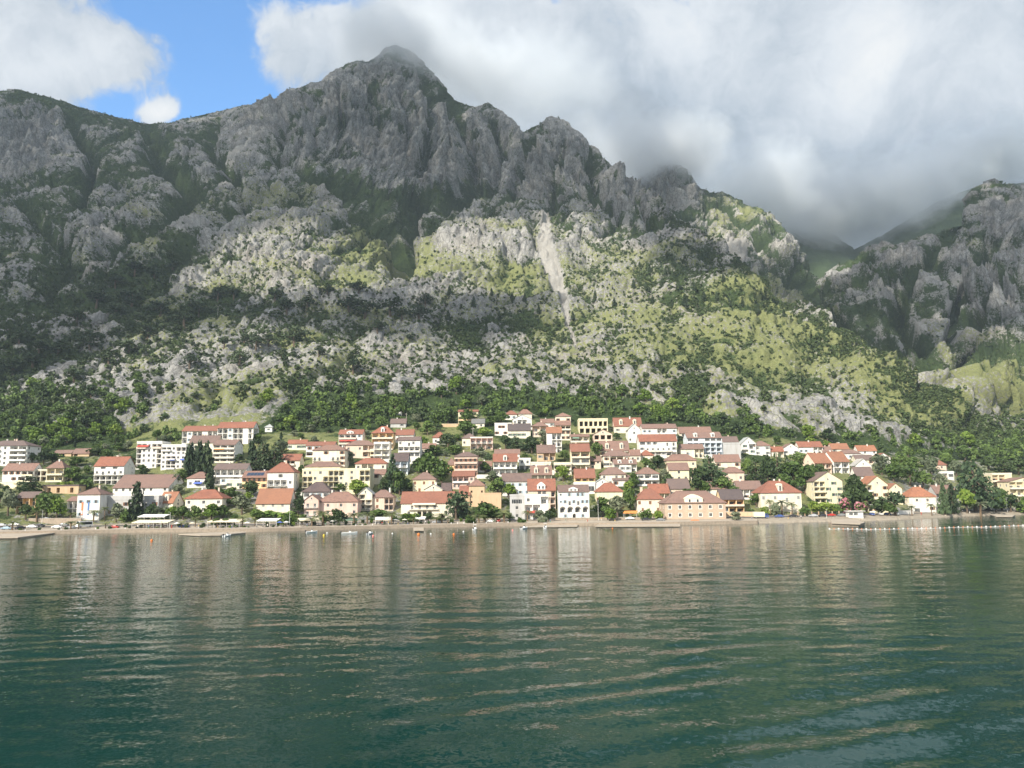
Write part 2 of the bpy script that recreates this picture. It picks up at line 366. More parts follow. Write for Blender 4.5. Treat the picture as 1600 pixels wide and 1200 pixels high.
# gullies that split the crags, given as lines down the face
def seg_d(pts):
    d = np.full(PX.shape, 1e9); q = np.clip(1, 0, 1)
    for (xa, ya), (xb, yb) in zip(pts[:-1], pts[1:]):
        L2 = (xb-xa)**2 + (yb-ya)**2; t_ = np.clip(((PX-xa)*(xb-xa) + (PY-ya)*(yb-ya))/L2, 0, 1)
        d = np.minimum(d, np.hypot(PX-xa-t_*(xb-xa), PY-ya-t_*(yb-ya)))
    return d
GUL = [([(500, 150), (470, 200), (440, 235)], 7, 22, 1), ([(590, 120), (575, 170), (520, 215), (470, 225)], 5, 16, 1), ([(655, 110), (672, 190), (660, 260), (640, 330)], 7, 24, 1), ([(700, 150), (735, 230), (745, 290), (700, 335)], 8, 30, 1), ([(770, 190), (790, 240), (765, 300), (720, 335)], 8, 34, 1), ([(838, 215), (815, 270), (800, 320)], 6, 24, 1), ([(885, 215), (868, 270), (862, 345)], 6, 22, 1), ([(925, 250), (930, 300), (955, 345)], 6, 22, 1), ([(975, 290), (1000, 330), (1030, 360)], 5, 16, 1),
       ([(235, 205), (250, 260), (300, 300), (250, 360), (170, 400)], 11, 30, 1), ([(340, 190), (330, 240), (370, 290)], 8, 22, 1), ([(110, 190), (150, 260), (130, 310)], 8, 22, 1), ([(430, 245), (520, 300), (580, 350), (628, 400)], 9, 34, 1), ([(660, 330), (640, 370), (630, 420)], 10, 36, 1), ([(380, 330), (290, 390), (260, 450)], 9, 20, 1), ([(40, 330), (110, 400), (80, 470)], 9, 20, 1),
       ([(1130, 330), (1200, 395), (1240, 440)], 6, 26, 0), ([(1240, 430), (1275, 480), (1330, 545), (1400, 585)], 9, 40, 0), ([(1500, 345), (1440, 430), (1400, 500), (1440, 560)], 8, 30, 0), ([(1560, 380), (1500, 470), (1480, 540)], 8, 28, 0), ([(1600, 440), (1540, 510), (1500, 580)], 8, 24, 0)]
gul = np.zeros_like(PX); guld = np.zeros_like(PX)
jit = 10*fbm(Pw/45+3, 3)
for pts, w_, dp_, fr_ in GUL:
    m_ = np.exp(-((np.maximum(seg_d(pts)+jit, 0))/(w_*1.25))**2)*(front if fr_ else back); gul = np.maximum(gul, m_); guld = np.maximum(guld, m_*dp_)
disp = wm*(macro*14 + (b1-0.42)*(38 + 16*far)*(1-.45*cliff) + cliff*(bc-0.42)*62 + (b2-0.42)*(9+8*cliff+8*far) + (b3-0.42)*(6+4*cliff) + (sharp-.25)*(6+18*cliff)*sstep(LL, 6.5, 8.0) - led*(2+7*cliff)*sstep(LL, 8.5, 9.5) + fine*0.9) - guld*1.7
# lower slopes are gentler
disp *= 0.55 + 0.45*sstep(LL, 7.0, 9.0)
disp *= 1 - 0.85*sstep(LL, 18.2, 19.2)
# a scree chute runs down from the foot of the right-hand crag, two gullies split the spurs
chx = np.interp(PY, [340, 360, 395, 430, 455, 500, 560, 600], [850, 851, 850, 868, 878, 886, 905, 925])
chw = np.interp(PY, [345, 365, 400, 425, 455, 500, 560, 600], [3, 6, 13, 15, 9, 5, .5, .1])
scree = sstep(1 - np.abs(PX-chx + 4*fine)/chw, 0.0, 0.35)*((PY > 345) & (PY < 600))*front
for pts, w_ in ((((628, 690), (395, 455)), 7), (((560, 590), (330, 400)), 6)):
    cx_ = np.interp(PY, [pts[1][0], pts[1][1]], [pts[0][0], pts[0][1]])
disp -= scree*5 + 16*gauss(625, 400, 26, 50)*front + 10*gauss(575, 350, 20, 60, -25)*front
# the cave under the peak
cave = (((PX-631)/5.5)**2 + ((PY-259)/7.0)**2 < 1)*front
disp -= cave*26
crest_keep = 1 - 0.75*np.maximum(np.exp(-0.5*((LL-12)/0.30)**2), .8*np.exp(-0.5*((LL-17)/0.3)**2))
V = Pb + Nn*(disp*crest_keep)[..., None]
V[..., 2] += (1-wm)*sstep(LL, 6.0, 6.1)*fbm(Pb/22, 3)*0.8
V[..., 2] = np.where(LL < 6, Pb[..., 2], V[..., 2])
# ---- what covers the ground
rel = b1*0.60 + b2*0.28 + b3*.12
nv = fbm(Pw/120+40, 5, 0.62); nv2 = fbm(Pb/13+80, 3, 0.6)
nrm_ = lambda a: (a-a.mean())/a.std()
upper = sstep(LL, 8.6, 9.6)
thin = (0.25+0.75*np.maximum(sstep(PX, 400, 480), 1-sstep(PX, 120, 210)))*(1-.8*sstep(PX, 1130, 1240)*(1-sstep(PX, 1510, 1570)))
veg = 0.505 + 0.055*upper - nrm_(rel)*0.17 + nrm_(nv)*0.085 + nrm_(fbm(Pw/34+11, 3, .6))*.10 + nrm_(nv2)*0.10 + 0.55*gul
VEGB = [(160, 470, 140, 45, 0.75, 15), (60, 550, 90, 36, 0.6, 0), (240, 440, 80, 34, 0.55, -20), (60, 600, 120, 45, 0.3, 0), (50, 660, 160, 30, 0.7, 0), (160, 190, 90, 22, 0.7, 18), (230, 240, 70, 50, 0.5, 0), (60, 165, 60, 14, 0.8, 15),
        (330, 215, 60, 25, 0.35, 0), (120, 300, 120, 20, 0.3, 0), (240, 380, 70, 14, 0.5, 0),
        (620, 360, 60, 50, 0.55, -40), (560, 300, 60, 22, 0.5, 20), (700, 330, 60, 18, 0.5, 0), (800, 335, 60, 16, 0.4, 0), (780, 500, 120, 45, 0.25, 0), (1250, 600, 170, 70, -.35, 0), (560, 490, 130, 45, -.5, 0), (1390, 660, 120, 40, -.4, 15), (310, 640, 90, 40, -.4, 0), (420, 540, 190, 50, -.45, 0), (1050, 540, 120, 60, -.2, 0), (930, 330, 90, 18, 0.45, 30), (1000, 350, 60, 25, 0.35, 0),
        (1095, 600, 50, 30, 0.7, 0), (900, 628, 180, 14, 0.7, 0), (560, 640, 180, 18, 0.9, -8), (1200, 676, 150, 10, 0.4, 12), (1080, 430, 90, 30, 0.4, 0), (1320, 400, 60, 30, 0.5, 0), (1230, 430, 50, 40, 0.6, 0),
        (1340, 520, 60, 30, 0.4, 40), (1450, 480, 60, 30, 0.3, 0), (1560, 580, 80, 30, 0.45, 0), (1400, 696, 120, 10, 0.4, 8), (1560, 700, 90, 30, 0.8, 0), (1510, 655, 14, 30, 0.3, 0),
        (470, 360, 60, 40, -0.15, 0), (400, 400, 80, 45, -0.15, 0), (740, 385, 90, 45, -0.15, 0), (940, 400, 60, 40, -0.1, 0), (350, 540, 140, 30, -0.25, 0), (600, 560, 120, 40, -0.15, 0), (300, 620, 140, 40, -0.35, 0), (1100, 520, 200, 60, -0.1, 0), (1500, 400, 80, 60, -0.2, 0)]
for cx_, cy_, rx_, ry_, am_, an_ in VEGB:
    veg = veg + am_*.42*gauss(cx_, cy_, rx_, ry_, an_)*((LL < 12.6) if cx_ < 1285 or cy_ > 640 else (LL > 12.6))
veg = veg - cliff*0.20 + 0.04*back + 0.16*sstep(Nn[..., 2], 0.72, 0.95)*(LL > 9) - 0.06*(LL < 9.6)*(PX > 330)*(PX < 1450) - 2.2*scree
veg = veg + 0.9*sstep(LL, 5.8, 6.0)*(1-sstep(LL, 6.03, 6.20))*thin
veg = veg + 1.5*sstep(LL, 18.3, 18.8)
grass = 0.30 + 0.70*fbm(Pw/70+7, 5, 0.6) - (rel-.42)*.5 + .22*(LL < 9.8)*(PX > 200)
for cx_, cy_, rx_, ry_, am_ in ((1200, 540, 190, 90, 0.62), (1150, 460, 110, 25, 0.4), (560, 400, 50, 40, 0.5), (700, 430, 120, 22, 0.45), (620, 640, 60, 20, 0.2), (520, 600, 90, 20, 0.3), (1150, 330, 70, 40, 0.5), (1550, 600, 90, 40, 0.5), (430, 430, 60, 30, 0.1), (250, 490, 50, 30, .3), (1400, 640, 60, 30, 0.3), (100, 690, 200, 20, 0.5), (600, 690, 300, 30, 0.3), (560, 290, 60, 20, 0.3), (480,530,80,30,.25)):
    grass = grass + am_*gauss(cx_, cy_, rx_, ry_)
patch = sstep(nrm_(fbm(Pw/85+63, 4, .55)), 1.0, 1.5)*sstep(LL, 8.8, 9.4)*(LL < 17)*(1-cliff)*(veg < .72)
scree = np.maximum(scree, patch*.8)
grass = grass + .35*gauss(1500, 600, 130, 70) + .2*gauss(1440, 540, 60, 50)
grass = grass*(1-0.7*cliff) - scree*2
grass = np.where(LL < 6.1, grass + 0.4, grass)
forest = sstep(LL, 18.3, 18.8)
bare = sstep(LL, 4.9, 4.2) # paved shore
def terrain_material():
    mt, g, b = new_mat('limestone_slope')
    A = lambda n: g.add('ShaderNodeAttribute', _attribute_name=n).outputs['Fac']
    geo = g.add('ShaderNodeNewGeometry'); pos = geo.outputs['Position']
    mp = g.add('ShaderNodeMapping'); g.link(pos, mp.inputs[0]); mp.inputs['Scale'].default_value = (1, 1, 0.35)
    n1 = g.noise(mp.outputs[0], 0.045, 6, 0.65); n2 = g.noise(pos, 0.35, 5, 0.65); n3 = g.noise(pos, 0.012, 4, 0.5)
    rock = g.ramp(n1, [(0.30, (0.20, 0.20, 0.197)), (0.43, (0.33, 0.328, 0.32)), (0.55, (0.43, 0.425, 0.41)), (0.72, (0.54, 0.53, 0.505))])
    rock = g.mix(g.smooth(n2, 0.35, 0.75), g.mix(0.5, rock, (0.16, 0.155, 0.145)), rock)
    mp2 = g.add('ShaderNodeMapping'); g.link(g.n.new('ShaderNodeVectorMath').outputs[0], mp2.inputs[0]); wv = mp2.inputs[0].links[0].from_node
    wv.operation = 'ADD'; g.link(pos, wv.inputs[0]); nc_ = g.noise(pos, 0.09, 3, 0.6, 0, 'Color'); sc_ = g.add('ShaderNodeVectorMath', _operation='SCALE', Scale=9.0); g.link(nc_, sc_.inputs[0]); g.link(sc_.outputs[0], wv.inputs[1]); mp2.inputs['Scale'].default_value = (1, .7, .45)
    for sc__, wd, am in ((0.06, .09, .45), (0.22, .13, .5)):
        vo = g.add('ShaderNodeTexVoronoi', _feature='DISTANCE_TO_EDGE', Scale=sc__); g.link(mp2.outputs[0], vo.inputs['Vector'])
        rock = g.mix(g.math('MULTIPLY', g.smooth(vo.outputs['Distance'], wd, 0.0), am), rock, (0.085, 0.083, 0.078))
    rock = g.mix(g.math('MULTIPLY', g.smooth(n3, 0.5, 0.72), 0.16), rock, (0.42, 0.34, 0.25))
    rock = g.mix(g.math('MULTIPLY', A('scree'), 0.7), rock, (0.37, 0.355, 0.325))
    gr = g.ramp(n2, [(0.3, (0.115, 0.135, 0.05)), (0.55, (0.195, 0.21, 0.09)), (0.8, (0.30, 0.295, 0.155))])
    col = g.mix(g.smooth(g.math('ADD', A('grass'), g.math('MULTIPLY', g.math('SUBTRACT', n2, 0.5), 2.6)), 0.40, 0.66), rock, gr)
    dk = g.ramp(g.noise(pos, 0.25, 4, 0.7), [(0.3, (0.025, 0.041, 0.017)), (0.55, (0.047, 0.072, 0.027)), (0.8, (0.085, 0.115, 0.043))])
    vg = g.smooth(g.math('ADD', A('veg'), g.math('MULTIPLY', g.math('SUBTRACT', n2, 0.5), 1.1)), 0.52, 0.74)
    col = g.mix(vg, col, dk)
    col = g.mix(g.math('MULTIPLY', A('bare'), 1.0), col, g.mix(n2, (0.30, 0.25, 0.19), (0.48, 0.42, 0.34)))
    g.link(col, b.inputs['Base Color']); b.inputs['Roughness'].default_value = 0.95; b.inputs['Specular IOR Level'].default_value = 0.1
    bmp = g.add('ShaderNodeBump', Strength=0.9, Distance=2.6); g.link(g.math('ADD', g.math('MULTIPLY', n2, 0.9), g.math('MULTIPLY', g.noise(pos, 1.1, 3, 0.6), 0.5)), bmp.inputs['Height']); g.link(bmp.outputs[0], b.inputs['Normal'])
    return mt
M_TERR = terrain_material()
me = grid_mesh('mountain', V, M_TERR, dict(veg=veg, grass=grass, scree=scree, bare=bare), smooth=False)
mountain = link('mountain', me); tag(mountain, kind='structure')
# ground height by (x, y): walk the column
def ground(x, y):
    c = (x/y - tt[0])/(tt[1]-tt[0]); c0 = int(np.clip(c, 0, NC-2)); w = c-c0
    z = [np.interp(y, np.maximum.accumulate(V[:330, k, 1]), V[:330, k, 2]) for k in (c0, c0+1)]
    return z[0]*(1-w) + z[1]*w
def hit(px, py):
    """where the sight line through a photo pixel meets the ground"""
    t, e = ray(px, py); t, e = float(t), float(e)
    c0 = int(np.clip(round((t - tt[0])/(tt[1]-tt[0])), 0, NC-1))
    colv = V[:, c0]; s = (colv[:, 2]-CAMZ)/colv[:, 1] - e
    if py > 690: s = s[:]
    k = int(np.argmax(s > 0))
    if k == 0: return None
    a = -s[k-1]/(s[k]-s[k-1]+1e-12); p = colv[k-1]*(1-a) + colv[k]*a
    return Vector((t*p[1], p[1], p[2]))
def flat(px, py, z):
    t, e = ray(px, py); Y = (z-CAMZ)/float(e); return Vector((float(t)*Y, Y, z))
# ------------------------------------------------------------------ water
def water_material():
    mt, g, b = new_mat('sea_water')
    b.inputs['Roughness'].default_value = 0.05; b.inputs['IOR'].default_value = 1.33; b.inputs['Specular IOR Level'].default_value = 0.5
    geo = g.add('ShaderNodeNewGeometry'); pos = geo.outputs['Position']
    big = g.noise(pos, 0.012, 3, 0.5)
    col = g.ramp(big, [(0.3, (0.0008, 0.022, 0.019)), (0.7, (0.002, 0.040, 0.032))])
    g.link(col, b.inputs['Base Color'])
    def vec(scale, detail, sx=1.0, sy=1.0, rot=0.0):
        mp = g.add('ShaderNodeMapping'); g.link(pos, mp.inputs[0]); mp.inputs['Scale'].default_value = (sx, sy, 1); mp.inputs['Rotation'].default_value = (0, 0, rot)
        c = g.noise(mp.outputs[0], scale, detail, 0.55, 0.0, 'Color')
        v = g.add('ShaderNodeVectorMath', _operation='SUBTRACT'); g.link(c, v.inputs[0]); v.inputs[1].default_value = (0.5, 0.5, 0.5)
        return v.outputs[0]
    def sc(v, s):
        n = g.add('ShaderNodeVectorMath', _operation='SCALE'); g.link(v, n.inputs[0]); g.val(n.inputs['Scale'], s); return n.outputs[0]
    def ad(a, c):
        n = g.add('ShaderNodeVectorMath', _operation='ADD'); g.link(a, n.inputs[0]); g.link(c, n.inputs[1]); return n.outputs[0]
    fine_v = sc(vec(3.6, 4, 0.8, 1.0, 0.25), 0.30)
    calm = g.ramp(g.noise(pos, 0.02, 3, 0.5), [(0.36, 0.30), (0.64, 1.25)])
    s = ad(sc(vec(1.3, 3, 0.8, 1.0, 0.15), g.math('MULTIPLY', calm, 0.20)), sc(vec(0.30, 3, 0.7, 1.0, -0.1), 0.11))
    s = ad(s, fine_v)
    mul = g.add('ShaderNodeVectorMath', _operation='MULTIPLY'); g.link(s, mul.inputs[0]); mul.inputs[1].default_value = (0.7, 1, 0)
    nrm = g.add('ShaderNodeVectorMath', _operation='NORMALIZE'); g.link(ad(geo.outputs['Normal'], mul.outputs[0]), nrm.inputs[0])
    g.link(nrm.outputs[0], b.inputs['Normal'])
    return mt
M_WATER = water_material()
def build_water():
    nc, rows = 620, []
    d = [-2500.0, -600.0, -100.0, 0.0, 12.0]
    y = 20.0
    while y < 700: d.append(y); y += max(0.12, y*y/(CAMZ*769)*0.55)
    d = np.array(d); t = np.linspace(-1.0, 1.0, nc)
    Yg = d[:, None]*np.ones((1, nc)); half = np.where(d < 20, 2500 - np.clip(d, 0, 20)*122, d)[:, None]
    half = np.maximum(half, d[:, None])
    X = t[None, :]*half
    Z = np.zeros_like(X); rg = np.random.default_rng(5)
    near = np.exp(-np.maximum(Yg, 0)/160.0)*(Yg > 12)
    for lam in (2.2, 2.8, 3.5, 4.4, 5.6, 7.0, 9.0, 11.5, 15.0):
        for q in range(3):
            a = math.pi/2 + rg.normal(0, 0.33) + 0.12; k = 2*math.pi/lam
            amp = lam*0.0021*rg.uniform(0.6, 1.2)*(0.6 if lam > 8 else 1)
            fade = 1/(1 + (Yg*Yg/(CAMZ*769)/lam*1.2)**2)
            Z += amp*np.sin(k*(X*math.cos(a) + Yg*math.sin(a)) + rg.uniform(0, 6.28))*fade
    Z *= 0.75 + 0.5*vnoise(np.stack([X/38, Yg/20, X*0], -1))
    # the wash of a boat that has gone by: long crests crossing the near water on the right
    for k_, (ph, lam) in enumerate(((0.0, 6.3), (1.9, 5.2))):
        a = R(112+k_*4); s = X*math.cos(a) + Yg*math.sin(a) + 2.5*vnoise(np.stack([X/26, Yg/26, X*0+k_], -1))
        env = np.exp(-(((X-14-0.25*(Yg-50))/26)**2)) * np.exp(-(((Yg-58)/26)**2))
        Z += 0.06*env*np.sin(2*math.pi*s/lam+ph)
    Z[:5] = 0; Z *= (Yg < 600)
    me = grid_mesh('water', np.stack([X, Yg, Z], -1), M_WATER)
    o = link('water', me); tag(o, kind='structure'); return o
water = build_water()
# a sheet of sea floor and land that carries the scene out to the horizon
def far_ground():
    mb = MB(); mb.quad((-9000, -9000, -12), (9000, -9000, -12), (9000, 9000, -12), (-9000, 9000, -12))
    mt, g, b = new_mat('sea_bed'); b.inputs['Base Color'].default_value = (0.03, 0.06, 0.05, 1)
    tag(mb.build('ground', mt), kind='structure')
far_ground()
# ------------------------------------------------------------------ houses
WALLC = dict(W=(.74, .72, .68), C=(.72, .66, .54), Y=(.72, .655, .47), P=(.68, .54, .44), K=(.66, .48, .41), O=(.72, .52, .30), G=(.46, .455, .45), S=(.48, .385, .29), B=(.62, .68, .74), L=(.70, .62, .44), D=(.30, .29, .28), H=(.55, .40, .26))
ROOFC = dict(R=(.325, .132, .085), T=(.285, .165, .125), N=(.215, .14, .115), D=(.14, .10, .09), F=(.44, .41, .37), O=(.38, .165, .095), G=(.22, .20, .18))
_wm, _rm = {}, {}
def wall_mat(k):
    if k in _wm: return _wm[k]
    mt, g, b = new_mat('plaster_' + k); c = WALLC[k]
    geo = g.add('ShaderNodeNewGeometry'); pos = geo.outputs['Position']
    mp = g.add('ShaderNodeMapping'); g.link(pos, mp.inputs[0]); mp.inputs['Scale'].default_value = (1, 1, 0.25)
    n = g.noise(mp.outputs[0], 0.55, 5, 0.65); n2 = g.noise(pos, 0.08, 2, 0.5)
    if k == 'S':
        br = g.add('ShaderNodeTexBrick'); tc = g.add('ShaderNodeTexCoord')
        m2 = g.add('ShaderNodeMapping'); g.link(tc.outputs['Object'], m2.inputs[0]); m2.inputs['Rotation'].default_value = (R(90), 0, 0)
        g.link(m2.outputs[0], br.inputs[0]); br.inputs['Scale'].default_value = 1.0; br.inputs['Brick Width'].default_value = 0.9; br.inputs['Row Height'].default_value = 0.42; br.inputs['Mortar Size'].default_value = 0.03
        br.inputs['Color1'].default_value = (.56, .40, .29, 1); br.inputs['Color2'].default_value = (.45, .34, .25, 1); br.inputs['Mortar'].default_value = (.50, .42, .34, 1)
        col = g.mix(g.smooth(n, 0.3, 0.75), g.mix(0.35, br.outputs[0], (.33, .27, .21)), br.outputs[0])
    else:
        dirt = tuple(x*f for x, f in zip(c, (.80, .775, .73)))
        col = g.mix(g.smooth(n, 0.25, 0.6), dirt, c)
        col = g.mix(g.math('MULTIPLY', g.smooth(n2, 0.5, 0.8), 0.35), col, tuple(min(.8, x*1.06) for x in c))
    g.link(col, b.inputs['Base Color']); b.inputs['Roughness'].default_value = 0.9
    _wm[k] = mt; return mt
def roof_mat(k):
    if k in _rm: return _rm[k]
    mt, g, b = new_mat('roof_' + k); c = ROOFC[k]
    geo = g.add('ShaderNodeNewGeometry'); pos = geo.outputs['Position']
    n = g.noise(pos, 0.9, 5, 0.7); n2 = g.noise(pos, 0.15, 3, 0.5)
    dk = tuple(x*f for x, f in zip(c, (.60, .66, .75))); lt = tuple(min(.7, x*f) for x, f in zip(c, (1.12, 1.3, 1.5)))
    col = g.mix(g.smooth(n, 0.3, 0.55), dk, c); col = g.mix(g.math('MULTIPLY', g.smooth(n, 0.55, 0.8), 0.6), col, lt)
    col = g.mix(g.math('MULTIPLY', g.smooth(n2, 0.45, 0.7), 0.45), col, dk)
    oi = g.add('ShaderNodeObjectInfo'); col = g.mix(g.math('MULTIPLY', oi.outputs['Random'], 0.55), col, tuple(x*f for x, f in zip(c, (.66, .85, 1.0))))
    if k != 'F':
        tc = g.add('ShaderNodeTexCoord'); wv = g.add('ShaderNodeTexWave', _wave_type='BANDS', _bands_direction='X'); g.link(tc.outputs['Object'], wv.inputs[0]); wv.inputs['Scale'].default_value = 1.3
        col = g.mix(g.math('MULTIPLY', wv.outputs['Fac'], 0.25), col, dk)
        bmp = g.add('ShaderNodeBump', Strength=0.6, Distance=0.08); g.link(wv.outputs['Fac'], bmp.inputs['Height']); g.link(bmp.outputs[0], b.inputs['Normal'])
    g.link(col, b.inputs['Base Color']); b.inputs['Roughness'].default_value = 0.85
    _rm[k] = mt; return mt
def flat_mat(name, c, rough=0.6, metal=0.0, var=0.25, scale=1.5):
    mt, g, b = new_mat(name); geo = g.add('ShaderNodeNewGeometry')
    n = g.noise(geo.outputs['Position'], scale, 4, 0.6)
    g.link(g.mix(g.math('MULTIPLY', g.smooth(n, 0.4, 0.75), var), c, tuple(x*0.55 for x in c)), b.inputs['Base Color'])
    b.inputs['Roughness'].default_value = rough; b.inputs['Metallic'].default_value = metal; return mt
M_GLASS = flat_mat('window_glass', (.022, .027, .032), 0.2)
M_GLASS.node_tree.nodes['Principled BSDF'].inputs['Specular IOR Level'].default_value = 0.3
M_FRAME = flat_mat('window_frame_white', (.72, .70, .66)); M_FRBR = flat_mat('window_frame_brown', (.16, .09, .055))
M_SHG = flat_mat('shutter_green', (.06, .13, .09)); M_SHB = flat_mat('shutter_brown', (.20, .10, .06)); M_SHGR = flat_mat('shutter_grey', (.24, .25, .24)); M_SHBL = flat_mat('shutter_blue', (.35, .45, .52))
M_BAR = flat_mat('railing_iron', (.10, .10, .10), 0.5); M_RAILW = flat_mat('railing_white', (.70, .69, .66))
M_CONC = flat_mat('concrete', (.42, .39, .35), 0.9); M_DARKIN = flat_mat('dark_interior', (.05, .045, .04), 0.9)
M_AWN = {k: flat_mat('awning_'+k, c, 0.8) for k, c in dict(cream=(.74, .66, .50), red=(.50, .09, .07), white=(.76, .74, .70), blue=(.10, .16, .50), green=(.20, .30, .22), orange=(.68, .28, .08)).items()}
M_SOLAR = flat_mat('solar_glass', (.03, .05, .09), 0.15)
SHUT = dict(g=M_SHG, b=M_SHB, y=M_SHGR, l=M_SHBL)
_win = {}
def window_mesh(w, h, style, door=False):
    """origin at the foot of the opening, on the wall face; pane set back inside the reveal"""
    key = (round(w, 1), round(h, 1), style, door); w, h = key[0], key[1]
    if key in _win: return _win[key]
    mb = MB(); fr = 0.09
    y = 0.16
    mb.quad((-w/2, y, 0), (w/2, y, 0), (w/2, y, h), (-w/2, y, h), 1)
    for x0, x1, z0, z1 in ((-w/2, -w/2+fr, 0, h), (w/2-fr, w/2, 0, h), (-w/2+fr, w/2-fr, h-fr, h), (-w/2+fr, w/2-fr, 0, fr)): mb.box(x0, x1, y-0.07, y-0.004, z0, z1, 0)
    if w > 1.0:
        n = max(1, int(w/0.9))
        for i in range(1, n+1): 
            xx = -w/2 + w*i/(n+1); mb.box(xx-0.04, xx+0.04, y-0.06, y-0.005, fr, h-fr, 0)
    mats = [M_FRBR if style in ('b',) else M_FRAME, M_GLASS, M_FRAME]
    if style in SHUT:
        mats[2] = SHUT[style]; sw = w*0.5
        for sgn in (-1, 1):
            x0 = sgn*(w/2+0.02); x1 = sgn*(w/2+sw); mb.box(min(x0, x1), max(x0, x1), -0.07, -0.01, 0, h, 2)
    elif style == 'c':      # closed shutters
        mats[2] = M_SHGR; mb.box(-w/2, w/2, 0.03, 0.08, 0, h, 2)
    elif style == 'k':
        mats[2] = M_SHB; mb.box(-w/2, w/2, 0.03, 0.08, 0, h, 2)
    elif style == 'f':      # broad pale stone surround
        s = 0.22
        for x0, x1, z0, z1 in ((-w/2-s, -w/2, -s, h+s), (w/2, w/2+s, -s, h+s), (-w/2, w/2, h, h+s), (-w/2, w/2, -s, 0)): mb.box(x0, x1, -0.06, 0.02, z0, z1, 0)
    if not door and style != 'f': mb.box(-w/2-0.12, w/2+0.12, -0.12, 0.02, -0.1, 0, 0)
    me = mb.mesh('window', mats); _win[key] = me; return me
HOUSES = []
def facade(mb, parts, w, zf, zt, floors, style, P, mi=0, seed=0, bay_d=1.3, gable=None, winmi=0):
    """a wall in its own frame (x along, y inward, z up) with real openings; P maps to house space"""
    rnd = random.Random(seed); nf = len(floors); fh = (zt-zf)/nf
    def q(x0, x1, z0, z1, y=0.0, m=mi):
        if x1-x0 > 1e-4 and z1-z0 > 1e-4: mb.quad(P(x0, y, z0), P(x1, y, z0), P(x1, y, z1), P(x0, y, z1), m)
    q(0, w, -7, zf)
    for k, fl in enumerate(floors):
        z0, z1 = zf+k*fh, zf+(k+1)*fh
        bays = [c for c in fl if c not in '()[]']; n = max(1, len(bays)); cw = w/n
        j, start = 0, None
        for c in fl:
            if c in '([': start = (j, c)
            elif c in ')]' and start:
                parts.append(('balcony', start[0]*cw+0.15, j*cw-0.15, z0, start[1])); start = None
            else:
                x0, x1 = j*cw, (j+1)*cw; xm = (x0+x1)/2; j += 1
                if c == '.': q(x0, x1, z0, z1); continue
                if c == 'w': ow, oh, oz, dep = min(1.35, cw*.52), min(1.65, fh*.54), fh*.31, .2
                elif c == 'v': ow, oh, oz, dep = min(.8, cw*.4), min(1.0, fh*.35), fh*.4, .2
                elif c == 'd': ow, oh, oz, dep = min(1.3, cw*.55), min(2.15, fh*.76), .06, .2
                elif c == 'D': ow, oh, oz, dep = cw*.72, min(2.2, fh*.76), .06, .2
                elif c == 'g': ow, oh, oz, dep = cw*.82, fh*.52, fh*.28, .2
                elif c == 'b': ow, oh, oz, dep = cw*.90, fh-.42, .04, bay_d
                elif c == 'a': ow, oh, oz, dep = cw*.78, fh-.45, .04, 2.0
                elif c == 'o': ow, oh, oz, dep = cw*.72, fh*.70, fh*.10, 3.2
                elif c == 'u': ow, oh, oz, dep = min(.9, cw*.5), min(1.1, fh*.4), fh*.36, .9
                else: ow, oh, oz, dep = cw*.5, fh*.5, fh*.3, .2
                a, b_, c0, c1 = xm-ow/2, xm+ow/2, z0+oz, z0+oz+oh
                q(x0, a, z0, z1); q(b_, x1, z0, z1); q(a, b_, z0, c0); q(a, b_, c1, z1)
                mb.quad(P(a, 0, c0), P(a, dep, c0), P(a, dep, c1), P(a, 0, c1), mi); mb.quad(P(b_, dep, c0), P(b_, 0, c0), P(b_, 0, c1), P(b_, dep, c1), mi)
                mb.quad(P(a, 0, c1), P(a, dep, c1), P(b_, dep, c1), P(b_, 0, c1), mi); mb.quad(P(a, dep, c0), P(a, 0, c0), P(b_, 0, c0), P(b_, dep, c0), mi)
                if c == 'a':      # curved heads
                    hr = min(ow/2, oh*.45)
                    for sg, xe in ((1, a), (-1, b_)):
                        arc = [(xe + sg*(ow/2)*(1-math.cos(t)), c1-hr + hr*math.sin(t)) for t in np.linspace(0, math.pi/2, 5)]
                        mb.poly([P(xe, 0.01, c1)] + [P(x, 0.01, z) for x, z in arc], mi)
                if dep > .5:
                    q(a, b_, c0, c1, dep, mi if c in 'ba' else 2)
                    if c in 'ba':
                        nd = max(1, int(ow/2.6))
                        for i in range(nd): parts.append(('win', a + ow*(i+.5)/nd, dep-.17, c0+.04, min(2.0, ow/nd*.8), min(2.1, oh*.85), style if style in 'b' else 'n', True))
                else:
                    st = style
                    if c in 'dDg' and style in SHUT: st = 'n'
                    parts.append(('win', xm, 0, c0, ow, oh, st, c in 'dD'))
        if start: pass
    if gable is not None:
        mb.poly([P(0, 0, zt), P(w, 0, zt), P(w/2, 0, zt+gable)], mi)
        if gable > 2.2: parts.append(('win', w/2, -.17, zt+.35, .8, min(1.1, gable*.4), 'n', False))
